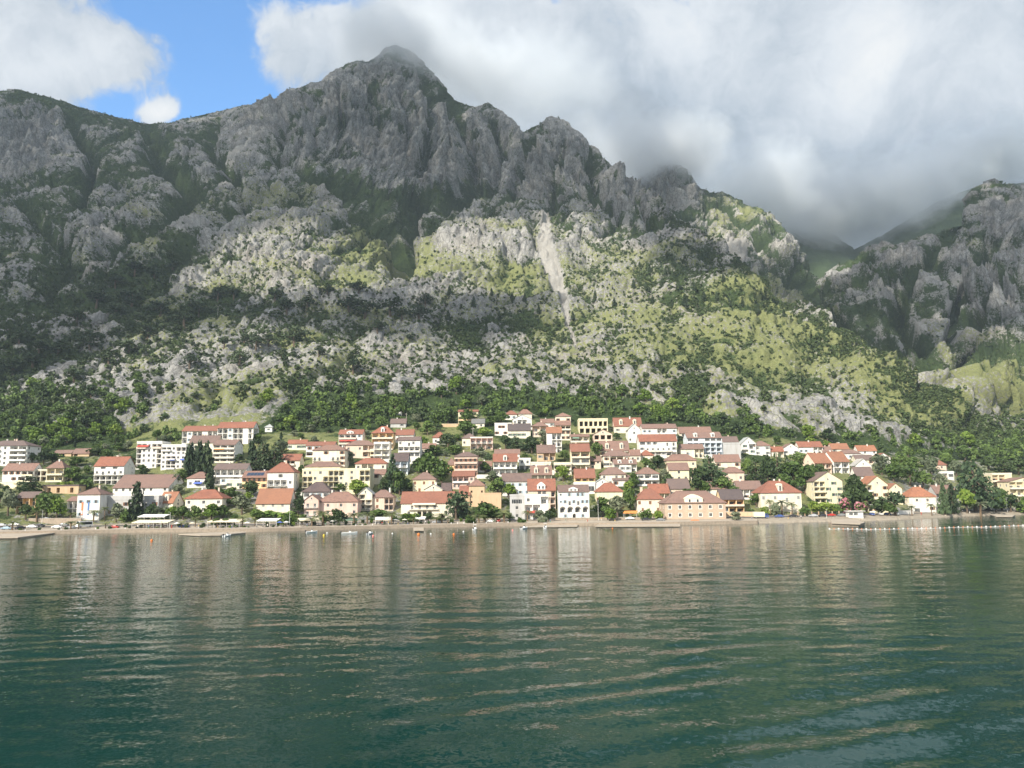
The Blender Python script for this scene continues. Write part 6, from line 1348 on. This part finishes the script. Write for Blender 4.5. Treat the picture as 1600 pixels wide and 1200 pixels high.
def van(px, py, w_, h_, L_, bodyc, cabc, label, name, cat, rot):
    p = quay_pt(px, py, 2.0, 12); p.z += .06; o = empty(name, p, R(rot)); tag(o, label, cat)
    mb = MB(); x0 = -L_/2
    if cabc == bodyc:
        mb.prism([(x0, .4), (L_/2, .4), (L_/2, h_-.1), (L_/2-.2, h_), (x0+.5, h_), (x0+.1, h_*.55)], -w_/2, w_/2)
        mb.build('body', paint(bodyc), o); gl = MB()
        for sg in (-1, 1): gl.quad((x0+.9, sg*(w_/2+.01), h_*.48), (L_/2-.4, sg*(w_/2+.01), h_*.48), (L_/2-.4, sg*(w_/2+.01), h_*.85), (x0+.9, sg*(w_/2+.01), h_*.85))
        gl.quad((x0+.10, -w_/2+.15, h_*.57), (x0+.10, w_/2-.15, h_*.57), (x0+.46, w_/2-.15, h_*.96), (x0+.46, -w_/2+.15, h_*.96)); gl.build('window', M_CARGL, o)
    else:
        mb.box(x0+1.9, L_/2, -w_/2, w_/2, .75, h_); mb.build('cargo_box', paint(bodyc), o)
        cb = MB(); cb.prism([(x0, .45), (x0+1.8, .45), (x0+1.8, 2.2), (x0+.55, 2.2), (x0+.05, 1.35)], -w_/2+.1, w_/2-.1); cb.build('cab', paint(cabc), o)
        gl = MB(); 
        for sg in (-1, 1): gl.poly([(x0+.35, sg*(w_/2-.09), 1.35), (x0+1.4, sg*(w_/2-.09), 1.35), (x0+1.4, sg*(w_/2-.09), 2.0), (x0+.68, sg*(w_/2-.09), 2.0)])
        gl.build('window', M_CARGL, o)
        ch = MB(); ch.box(x0+.4, L_/2-.1, -w_/2+.25, w_/2-.25, .48, .745); ch.build('chassis', M_TYRE, o)
    for x in (x0+1.0, L_/2-1.1):
        for y in (-w_/2+.1, w_/2-.1): link('wheel', _cw, o, (x, y, .42), 0, 1.3)
van(131, 829, 2.3, 2.9, 6.6, WH, WH, 'white minibus with a dark windscreen, in front of the tall white house with banners', 'parked_bus', 'bus', 60)
van(1189, 812.5, 2.2, 3.1, 7.2, (.70, .66, .50), BL, 'cream box truck with a blue cab, right of the great stone palace', 'parked_truck', 'truck', 176)
# ---- boats
M_HULLW = flat_mat('boat_hull_white', (.76, .76, .74), .3, 0, .1); M_HULLG = flat_mat('boat_tube_grey', (.50, .53, .55), .5); M_MOT = flat_mat('outboard_black', (.03, .03, .035), .35); M_ORANGE = flat_mat('float_orange', (.72, .20, .04), .5); M_YEL = flat_mat('float_yellow', (.75, .55, .06), .5); M_PINK = flat_mat('float_pink', (.72, .25, .22), .5); M_FLW = flat_mat('float_white', (.75, .74, .72), .5)
def boat(px, py, L_, rot, label, canopy=False, tone=None):
    p = flat(px, py, 0.0); o = empty('moored_boat', p, R(rot)); tag(o, label, 'boat', 'small motorboats moored off the quay')
    mb = MB(); st = [(-.5, .36, .30), (-.25, .40, .30), (.1, .40, .33), (.33, .28, .38), (.46, .12, .44), (.5, .01, .47)]; rows = []
    for x, hw_, z in st:
        x *= L_; b_ = hw_*2.0; z = z*1.9
        rows.append([(x, -b_*.98, z), (x, -b_, z*.8), (x, -b_*.7, .0), (x, 0, -.28), (x, b_*.7, .0), (x, b_, z*.8), (x, b_*.98, z), (x, b_*.78, z), (x, b_*.74, .28), (x, -b_*.74, .28), (x, -b_*.78, z)])
    for i in range(len(rows)-1):
        for j in range(11): k = (j+1) % 11; mb.quad(rows[i][j], rows[i][k], rows[i+1][k], rows[i+1][j])
    mb.poly(rows[0]); mb.build('hull', tone or M_HULLW, o, smooth=False)
    cb = MB(); cb.prism([(-.06*L_, .29), (.10*L_, .29), (.08*L_, 1.05), (-.02*L_, 1.1)], -.38, .38); cb.build('console', M_HULLW, o)
    ws = MB(); ws.prism([(.06*L_, 1.1), (.075*L_, 1.1), (.0*L_, 1.5), (-.012*L_, 1.5)], -.36, .36); ws.build('windscreen', M_CARGL, o)
    sb = MB(); sb.box(-.38*L_, -.24*L_, -.5, .5, .29, .68); sb.build('seat', M_HULLG, o)
    m_ = MB(); m_.box(-.5*L_-.42, -.5*L_-.02, -.2, .2, .55, 1.15); m_.box(-.5*L_-.34, -.5*L_-.14, -.07, .07, -.45, .548); m_.build('outboard_motor', M_MOT, o)
    if canopy:
        fr = MB(); 
        for x in (-.12*L_, .1*L_):
            for y in (-.55, .55): fr.tube([(x, y, .6), (x*.9, y*.9, 2.15)], [.03, .03], 5)
        fr.build('canopy_frame', M_RAILW, o); cc = MB(); cc.box(-.18*L_, .15*L_, -.75, .75, 2.15, 2.25); cc.build('canopy', M_AWN['white'], o)
boat(355, 838.5, 5.2, 80, 'white motorboat seen from its stern, moored at the low jetty with a slipway'); boat(487, 832.5, 4.8, 35, 'small white motorboat pointing right, first from the left of the cafe quay', tone=M_HULLW); boat(546, 834, 6.2, 18, 'white motorboat lying almost broadside, in front of the broad pink house'); boat(578, 835, 4.6, 78, 'white motorboat seen from its stern, beside a pink buoy', tone=M_HULLG)
boat(742, 828, 5.6, 84, 'white motorboat with a canopy, in front of the stone tower house', True); boat(819, 826.5, 5.6, 62, 'low white motorboat, left of a bigger canopied boat', tone=M_HULLW); boat(852, 825.5, 6.4, 84, 'bigger white motorboat with a canopy, off the flat stone jetty', True)
_bu = {}
def buoy(px, py, mat, r, label, group=None, name='buoy', cat='buoy'):
    p = flat(px, py, 0.0); key = (mat.name, r)
    if key not in _bu:
        mb = MB(); mb.ball((0, 0, r*.35), (r, r, r), 10, 7); mb.tube([(0, 0, r*1.3), (0, 0, r*1.75)], [r*.16, r*.12], 6); _bu[key] = mb.mesh(name, mat, True)
    o = link(name, _bu[key], None, p); tag(o, label, cat, group); return o
for x, y, m_, r_, lb in ((237, 845, M_ORANGE, .42, 'orange buoy alone in the water, off the left cafe'), (583, 838, M_PINK, .40, 'pink buoy beside the stern-on boat'), (506, 837, M_YEL, .40, 'yellow buoy between two boats, off the pink house'), (654, 836, M_ORANGE, .55, 'large orange buoy, off the restaurant house'), (709, 835.5, M_ORANGE, .42, 'small orange buoy, off the layered pine'), (613, 834, M_FLW, .3, 'white buoy, left of the large orange one'), (673, 834.5, M_FLW, .3, 'white buoy, right of the large orange one'), (801, 829, M_PINK, .35, 'pink buoy, left of the low white boat'), (957, 826, M_ORANGE, .3, 'orange buoy, off the long low jetty'), (724, 831, M_FLW, .28, 'white buoy, just left of the canopied boat'), (511, 833, M_FLW, .28, 'white buoy, near the yellow one')): buoy(x, y, m_, r_, lb)
rope = MB(); lp = []
for i in range(45):
    x = 1296 + i*7.2; y = 826.8 - .3*math.sin(i*.5) - max(0, x-1400)*.027; p = flat(x, y, .06); lp.append(tuple(p))
    buoy(x, y, M_FLW if i % 2 == 0 else M_ORANGE, .30 if i % 2 == 0 else .26, 'white float on the swimming line off the beach' if i % 2 == 0 else 'small orange float on the swimming line off the beach', 'floats of the swimming line', 'float', 'float')
rope.tube(lp, [.05]*len(lp), 4); tag(rope.build('rope', M_FLW), 'rope of the swimming line stretched off the beach', 'rope')
# ---- canopies, parasols, tables, people
def canopy(x0, x1, y, h_, dep, c, label, post=True):
    p0, p1 = quay_pt(x0, y, 1.9, 4.5), quay_pt(x1, y, 1.9, 4.5); o = empty('cafe_canopy', (p0+p1)/2, math.atan2(p1.y-p0.y, p1.x-p0.x)); o.location.z = max(gz(o.location), 1.4)+.03; tag(o, label, 'canopy', 'canopies of the waterfront cafes'); w = (p1-p0).length/2
    mb = MB(); n = max(2, int(w*2/3)); 
    mb.prism([(-w, h_), (w, h_), (w, h_+.12), (-w, h_+.12)], 0, .001+dep*.02)
    mb.quad((-w, 0, h_), (w, 0, h_), (w, dep, h_+.9), (-w, dep, h_+.9)); mb.quad((-w, dep, h_+.82), (w, dep, h_+.82), (w, 0, h_-.08), (-w, 0, h_-.08))
    for sx in (-w, w): mb.quad((sx, 0, h_-.08), (sx, dep, h_+.82), (sx, dep, h_+.9), (sx, 0, h_))
    for i in range(n*4): xx = -w + 2*w*i/(n*4); ww_ = 2*w/(n*4)*.92; mb.quad((xx, -.01, h_-.3-.06*(i % 2)), (xx+ww_, -.01, h_-.3-.06*(i % 2)), (xx+ww_, -.01, h_), (xx, -.01, h_))
    mb.build('awning', M_AWN[c], o)
    for i in range(n+1):
        for yy in (.15, dep-.15): pb = MB(); xx = -w+.1+(2*w-.2)*i/n; pb.tube([(xx, yy, 0), (xx, yy, h_-.085+yy/dep*.9)], [.06, .06], 6); pb.build('post', M_RAILW, o)
canopy(205, 262, 828, 2.7, 6, 'cream', 'long cream cafe canopy on white posts, in front of the dark conifer'); canopy(214, 256, 823, 4.6, 4, 'white', 'white upper terrace roof, just behind the long cream canopy'); canopy(323, 374, 827, 2.8, 7, 'cream', 'cream cafe canopy, below the broad cream villa'); canopy(468, 500, 825, 2.8, 6, 'cream', 'yellowish cafe canopy beside the palms, in front of the pink house'); canopy(586, 612, 820, 2.6, 4, 'white', 'white cafe canopy right of the pink house'); canopy(648, 664, 818, 2.5, 4, 'white', 'small white canopy under the restaurant house'); canopy(400, 432, 822, 2.6, 4, 'white', 'white cafe tent on the quay, below the long cream house'); canopy(974, 995, 811, 2.7, 5, 'orange', 'tan car shelter with a slanted roof, right of the ornate white house'); canopy(1477, 1486, 800, 3.0, 4, 'white', 'small white canopy by the beach, right of the grey flat building'); canopy(538, 560, 823, 2.5, 3.5, 'green', 'dark green canopy among palms, in front of the pink house')
def parasol(px, py, c, label):
    p = quay_pt(px, py, 1.8, 4); p.z += .02; o = empty('parasol', p); tag(o, label, 'parasol', 'parasols of the waterfront cafes'); mb = MB(); k = 8
    ring = [(1.5*math.cos(6.283*i/k), 1.5*math.sin(6.283*i/k), 2.15) for i in range(k)]
    for i in range(k): mb.poly([ring[i], ring[(i+1) % k], (0, 0, 2.7)]); mb.poly([(0, 0, 2.66), ring[(i+1) % k], ring[i]])
    mb.build('canopy', M_AWN[c], o); pb = MB(); pb.tube([(0, 0, 0), (0, 0, 2.7)], [.035, .03], 6); pb.build('pole', M_RAILW, o)
for x, y, c, lb in ((386, 826, 'white', 'white parasol left of the white cafe tent'), (437, 825, 'blue', 'blue parasol right of the white cafe tent'), (447, 826, 'white', 'white parasol right of the blue one'), (520, 824, 'white', 'white parasol behind the dark round quay tree'), (603, 822, 'cream', 'cream parasol left of the restaurant house'), (618, 822, 'white', 'white parasol under the palm by the restaurant house'), (632, 822, 'cream', 'cream parasol among the cafe tables'), (1548, 799, 'green', 'green parasol under the cedar by the right edge'), (300, 826, 'cream', 'cream parasol between the two cream canopies'), (276, 826, 'white', 'white parasol right of the long cream canopy')): parasol(x, y, c, lb)
def table_meshes():
    t = MB(); k = 10; t.prism([(.45*math.cos(6.283*i/k), .45*math.sin(6.283*i/k)) for i in range(k)], 0, .04); t.v = [(x, z, .72+y) for x, y, z in t.v]; b_ = MB(); b_.tube([(0, 0, 0), (0, 0, .72)], [.05, .04], 6); b_.tube([(0, 0, 0), (0, 0, .03)], [.25, .25], 8)
    s = MB(); s.box(-.22, .22, -.22, .22, .42, .47); bk = MB(); bk.box(-.22, .22, .19, .23, .47, .9); lg = MB(); lg.box(-.02, .02, -.02, .02, 0, .42)
    return t.mesh('table_top', M_AWN['white']), b_.mesh('pedestal', M_BAR), s.mesh('seat', M_BAR), bk.mesh('backrest', M_BAR), lg.mesh('leg', M_BAR)
_tt, _tp, _cs, _cbk, _cl = table_meshes()
rgq = random.Random(31); lastref = None
SPOTS = [(x, 829.5 - (x-205)*.004, 'under the long cream canopy') for x in range(209, 262, 7)] + [(x, 828, 'under the cream canopy below the villa') for x in range(328, 374, 8)] + [(x, 826.5, 'under the yellowish canopy') for x in range(472, 500, 8)] + [(x, 822.5-(x-590)*.02, 'on the open terrace below the restaurant house') for x in range(586, 652, 6)] + [(x, 826.5, 'by the white cafe tent') for x in range(404, 450, 9)]
def person_mesh():
    me = bpy.data.meshes.new('body'); v = [(0, 0, .95), (0, 0, 1.2), (0, 0, 1.42), (0, 0, 1.52), (0, -.01, 1.66), (.19, 0, 1.40), (.25, -.02, 1.13), (.24, -.10, .90), (-.19, 0, 1.40), (-.25, .02, 1.13), (-.24, -.04, .88), (.10, 0, .90), (.11, -.02, .5), (.11, .0, .08), (.11, -.12, .05), (-.10, 0, .90), (-.11, .03, .5), (-.11, .06, .08), (-.11, -.06, .05)]
    e = [(0, 1), (1, 2), (2, 3), (3, 4), (2, 5), (5, 6), (6, 7), (2, 8), (8, 9), (9, 10), (0, 11), (11, 12), (12, 13), (13, 14), (0, 15), (15, 16), (16, 17), (17, 18)]
    rr = [.14, .13, .14, .055, .10, .06, .045, .035, .06, .045, .035, .09, .065, .045, .04, .09, .065, .045, .04]
    me.from_pydata(v, e, []); o = bpy.data.objects.new('tmp', me); COL.objects.link(o); md = o.modifiers.new('s', 'SKIN'); 
    if not me.skin_vertices: 
        import bmesh as bmm; b_ = bmm.new(); b_.from_mesh(me); b_.verts.layers.skin.verify(); b_.to_mesh(me); b_.free()
    for i, s in enumerate(me.skin_vertices[0].data): s.radius = (rr[i], rr[i]); s.use_root = (i == 0)
    o.modifiers.new('u', 'SUBSURF').levels = 1; dg = bpy.context.evaluated_depsgraph_get(); m2 = bpy.data.meshes.new_from_object(o.evaluated_get(dg)); bpy.data.objects.remove(o); m2.name = 'body'; m2.materials.clear(); m2.materials.append(flat_mat('skin', (.52, .32, .22), .6)); return m2
_pm = person_mesh()
def _cloth():
    s = MB(); s.tube([(0, 0, .92), (0, 0, 1.15), (0, 0, 1.38), (0, 0, 1.47)], [.185, .18, .19, .09], 10)
    for sg in (-1, 1): s.tube([(sg*.13, 0, 1.42), (sg*.215, 0, 1.36), (sg*.25, 0, 1.18)], [.07, .08, .07], 7)
    t = MB()
    for sg in (-1, 1): t.tube([(sg*.08, 0, .96), (sg*.11, .0, .5), (sg*.11, .02, .14)], [.13, .095, .075], 8)
    h = MB(); h.ball((0, .02, 1.70), (.115, .12, .10), 8, 6); return s, t, h
_s, _t, _h = _cloth(); _cm = {}
def cl(mb, name, c):
    if (name, c) not in _cm: _cm[name, c] = mb.mesh(name, flat_mat('cloth', c, .85), True)
    return _cm[name, c]
CLN = {(.72, .70, .66): 'white', (.05, .05, .06): 'black', (.45, .06, .05): 'red', (.08, .14, .35): 'blue', (.35, .33, .30): 'grey', (.62, .45, .15): 'mustard', (.10, .25, .16): 'green'}
def person(px, py, sh, trs, where, rot=None, z=None):
    p = quay_pt(px, py, 1.8, 2.2 if px < 1150 else 7); p.z += .01; o = empty('person', p, R(rot if rot is not None else rgq.uniform(0, 360)))
    lb = f'person in {CLN[sh]} top and {CLN[trs]} trousers {where}'; tag(o, lb, 'person', 'people along the waterfront'); s_ = rgq.uniform(.94, 1.04); o.scale = (s_, s_, s_)
    link('body', _pm, o); link('shirt', cl(_s, 'shirt', sh), o); link('trousers', cl(_t, 'trousers', trs), o); link('hair', cl(_h, 'hair', (.05, .05, .06)), o)
KS = list(CLN)
for x, y, wh in SPOTS:
    p = quay_pt(x, y, 1.9, 3.5); p.z += .02; o = empty('cafe_table', p); tag(o, 'small round cafe table ' + wh, 'table', 'cafe tables on the quay'); link('table_top', _tt, o); link('pedestal', _tp, o)
    for k in range(2):
        a = rgq.uniform(0, 6.28); q = empty('cafe_chair', p + Vector((.8*math.cos(a+k*3), .8*math.sin(a+k*3), 0)), a+k*3-math.pi/2); tag(q, 'dark cafe chair at a table ' + wh, 'chair', 'cafe chairs on the quay'); link('seat', _cs, q); link('backrest', _cbk, q)
        for lx in (-.19, .19):
            for ly in (-.19, .19): link('leg', _cl, q, (lx, ly, 0))
WHERE = [(215, 829, 'at the front of the long cream canopy'), (232, 829, 'in the middle of the long cream canopy'), (252, 829.5, 'at the right end of the long cream canopy'), (268, 829, 'on the quay between the canopies'), (310, 829, 'on the quay by the yellow-green vine'), (340, 829, 'at the cream canopy below the villa'), (362, 830, 'near the slipway jetty'), (418, 828, 'in front of the white cafe tent'), (480, 827, 'beside the yellowish canopy'), (509, 826, 'among the quay palms'), (597, 823, 'left on the open terrace'), (607, 823.5, 'at the cream parasol'), (622, 823, 'on the open terrace by the palm'), (637, 823, 'right on the open terrace'), (665, 822, 'by the small white canopy'), (860, 817.5, 'on the quay near the olive bush'), (884, 814.5, 'at the door of the ornate white house'), (918, 814.5, 'by the right corner of the ornate white house'), (940, 813.5, 'on the quay under the lamp post'), (961, 814, 'on the quay right of the ornate house'), (1175, 815, 'at the water left of the cream truck'), (1252, 813, 'on the beach road near the silver car'), (1350, 814.5, 'on the bathing platform'), (1422, 810, 'on the pebble beach below the pine'), (1440, 809.5, 'on the pebble beach below the white garage'), (1460, 808, 'on the pebble beach, further right'), (1232, 815, 'at the edge of the beach')]
for i, (x, y, wh) in enumerate(WHERE): person(x, y, KS[(i*3) % 7], KS[(i*5+1) % 7], wh)
# ---- posts, walls, kiosk, small things
def lamp_post(px, py, h_, label):
    p = quay_pt(px, py, 1.9, 5); o = empty('street_lamp', p); tag(o, label, 'street lamp', 'lamp posts along the waterfront'); mb = MB(); mb.tube([(0, 0, 0), (0, 0, h_*.5), (0, 0, h_)], [.09, .07, .05], 6); mb.build('pole', M_RAILW, o); ar = MB(); ar.tube([(0, 0, h_-.02), (0, -.5, h_+.15), (0, -1.2, h_+.15)], [.04, .04, .03], 5); ar.build('arm', M_RAILW, o); hd = MB(); hd.box(-.12, .12, -1.6, -1.15, h_+.08, h_+.2); hd.build('lamp_head', M_HULLG, o)
for x, y, h_, lb in ((65, 823, 7, 'pale lamp post by the parked cars at the left'), (452, 828, 8, 'tall lamp post left of the yellowish canopy'), (935, 813, 9.5, 'tall white lamp post right of the ornate house'), (1500, 801, 8, 'thin lamp post left of the big cedar'), (1574, 799, 8, 'thin lamp post near the right edge'), (265, 826, 7, 'lamp post right of the long cream canopy'), (700, 819, 7, 'lamp post behind the quay pine'), (1292, 813, 4.5, 'short white post on the beach, left of the kiosk')): lamp_post(x, y, h_, lb)
_bol = MB(); _bol.tube([(0, 0, 0), (0, 0, .7), (0, 0, .85)], [.16, .13, .03], 8); _bolm = _bol.mesh('bollard', M_FLW)
for x in (40, 96, 150, 196, 556, 566, 582, 705, 715, 725, 740, 760, 778, 794, 1517, 1587): 
    p = shore_pt(x, 2.0 if x < 1200 else 9, 0); p.z = max(gz(p), 1.40); tag(link('bollard', _bolm, None, p), 'short white bollard on the edge of the quay', 'bollard', 'white bollards on the quay')
def wall(x0, x1, y, h_, mat, label, name='garden_wall', z=None):
    p0, p1 = ((hit(x0, y), hit(x1, y)) if y < 795 else (quay_pt(x0, y, 2.0, 17), quay_pt(x1, y, 2.0, 17))); c = (p0+p1)/2; o = empty(name, c, math.atan2(p1.y-p0.y, p1.x-p0.x)); w = (p1-p0).length/2; tag(o, label, 'wall'); mb = MB(); mb.box(-w, w, 0, .4, -2, h_); mb.build('wall_body', mat, o); cp = MB(); cp.box(-w-.05, w+.05, -.06, .46, h_+.003, h_+.12); cp.build('coping', M_CONC, o)
M_PALEW = wall_mat('W'); M_STW = wall_mat('H')
wall(44, 126, 822, 2.2, M_STONE, 'long grey stone wall behind the parked cars on the left'); wall(-15, 21, 817, 3.2, wall_mat('Y'), 'bright yellow wall under the grey-green tree at the left edge'); wall(1478, 1500, 802, 2.0, M_PALEW, 'white wall with pillars behind the beach, left of the big cedar'); wall(1404, 1428, 806, 2.0, M_PALEW, 'pale wall below the leaning pine, left of the white garage')
wall(868, 1002, 812.5 + 1, 1.0, M_STONE, 'low stone wall on the quay, right of the ornate white house'); wall(1095, 1180, 808, 1.4, M_STW, 'low garden wall right of the great stone palace'); wall(596, 626, 800, 1.3, M_RAILW, 'white balustrade wall, right of the peach house'); wall(1335, 1358, 803, 1.3, M_PALEW, 'pale wall behind the beach kiosk')
for x0, x1, y, h_, lb in ((600, 614, 724, 2.6, 'pale retaining wall right of the slim white house'), (1100, 1118, 716, 2.5, 'pale retaining wall left of the blank concrete building'), (862, 892, 742, 2.8, 'stepped pale retaining wall below the ochre house'), (930, 942, 700, 2.6, 'pale retaining wall left of the red-brown roof'), (440, 472, 776, 2.2, 'white garden wall right of the grey-white villa'), (745, 775, 748, 2.4, 'white terrace wall right of the tall peach house'), (1020, 1042, 716, 2.4, 'stone terrace wall below the lower long white flats'), (690, 716, 667, 2.2, 'brown terrace wall left of the bright yellow-orange house'), (300, 334, 716, 2.0, 'low pale wall under the cream house with two roofs')): wall(x0, x1, y, h_, M_PALEW if 'white' in lb or 'pale' in lb else M_STW, lb, 'retaining_wall')
def fence(x0, x1, y, h_, label):
    p0, p1 = quay_pt(x0, y, 2.0, 24), quay_pt(x1, y, 2.0, 24); o = empty('garden_fence', p0, math.atan2(p1.y-p0.y, p1.x-p0.x)); L_ = (p1-p0).length; tag(o, label, 'fence'); mb = MB()
    for z in (.3, h_-.2): mb.box(0, L_, -.03, .03, z, z+.07)
    for i in range(int(L_/.35)): mb.box(i*.35, i*.35+.06, -.05, -.03, 0, h_)
    mb.build('railing', M_BAR, o)
    for i in range(int(L_/4)+1): pb = MB(); pb.box(i*4-.2, i*4+.2, -.24, .2, -.5, h_+.3); pb.build('pillar', M_STW, o)
fence(1236, 1318, 807.5, 1.9, 'dark garden railing with stone pillars behind the cars on the beach road'); fence(1095, 1128, 812, 1.2, 'iron railing right of the great stone palace')
kp = quay_pt(1338, 811.5, 2.0, 7); ko = empty('beach_kiosk', kp, R(-3)); tag(ko, 'small white beach kiosk with a flat roof and open windows, on the bathing platform', 'kiosk')
kb = MB(); kparts = []; facade(kb, kparts, 7.0, 0.35, 3.1, ['gg.'], 'n', lambda x, y, z: (x-3.5, y, z)); 
for q_ in (((3.5, 0), (3.5, 4)), ((3.5, 4), (-3.5, 4)), ((-3.5, 4), (-3.5, 0))): kb.quad((*q_[0], -1), (*q_[1], -1), (*q_[1], 3.1), (*q_[0], 3.1))
kb.build('wall', [M_PALEW, M_CONC, M_DARKIN], ko); kr = MB(); kr.box(-4.2, 4.4, -.9, 4.4, 3.104, 3.35); kr.build('roof', M_PALEW, ko)
for it in kparts: link('window', window_mesh(it[4], it[5], 'n'), ko, (it[1]-3.5, 0, it[3]))
ky = quay_pt(1086, 816, 1.4, 4); kk = MB(); kk.tube([(-2.2, 0, .25), (-1.2, 0, .22), (0, 0, .2), (1.2, 0, .22), (2.2, 0, .25)], [.03, .26, .33, .26, .03], 8); kyo = kk.build('kayak', M_ORANGE, None, (ky.x, ky.y, 1.5)); tag(kyo, 'orange kayak lying on the quay in front of the great stone palace', 'kayak')
bh = next(h for h in HOUSES if 'banners' in h['ref']); k_ = bh['p'].y/F
for x, c1, lb in ((127.5, (.70, .22, .10), 'long orange and white banner hung on the tall white house'), (137, (.12, .22, .45), 'long blue and white banner hung on the tall white house')):
    X_ = bh['p'].x + (x-136.5)*k_; o = empty('banner', (X_, bh['p'].y-.12, bh['p'].z+2.2)); tag(o, lb, 'banner', 'banners on the white house')
    mb = MB(); mb.box(-.42, .42, -.03, .0, 0, 6.2); mb.build('cloth', flat_mat('banner_cloth', c1, .8), o); m2 = MB(); m2.box(-.28, .28, -.045, -.033, .5, 2.2); m2.build('print', M_AWN['white'], o); tb = MB(); tb.tube([(-.55, 0, 6.22), (.55, 0, 6.22)], [.03, .03], 5); tb.build('rod', M_BAR, o)
sh_ = next(h for h in HOUSES if 'solar' in h['ref']); so_ = sh_['root']
for i in range(5):
    mb = MB(); w6 = sh_['w']*.13; s_ = sh_['rh']/(sh_['dp']/2); y0, y1 = sh_['dp']*.10, sh_['dp']*.36; z0, z1 = sh_['h']+y0*s_+.28, sh_['h']+y1*s_+.28; xx = -sh_['w']*.36 + i*w6*1.08; mb.quad((xx, y0, z0), (xx+w6, y0, z0), (xx+w6, y1, z1), (xx, y1, z1)); mb.build('solar_panel', M_SOLAR, so_)
def pole(px, y0, y1, label):
    p = hit(px, y0); hh = (y0-y1)*p.y/F; o = empty('utility_pole', p); tag(o, label, 'utility pole', 'poles of the power line'); mb = MB(); mb.tube([(0, 0, -1), (0, 0, hh)], [.22, .14], 6); mb.build('pole_shaft', M_CONC, o); cb = MB(); cb.box(-1.2, 1.2, -.08, .08, hh-.9, hh-.7); cb.build('crossarm', M_CONC, o)
for x, a, b_, lb in ((340, 497, 477, 'pale utility pole on the shaded spur at the left'), (651, 512, 492, 'pale utility pole among the pines left of centre'), (990, 546, 528, 'pale utility pole on the slope right of the scree chute'), (1419, 601, 580, 'pale utility pole on the crest of the grass slope'), (963, 626, 610, 'pale utility pole at the edge of the wood'), (635, 658, 645, 'thin utility pole above the small white house'), (739, 690, 668, 'thin utility pole in the trees of the centre'), (1310, 790, 772, 'thin utility pole behind the yellow gabled flats'), (953, 733, 712, 'thin white pole in the middle of the town'), (1024, 722, 700, 'thin white pole right of the red-hipped small house')): pole(x, a, b_, lb)
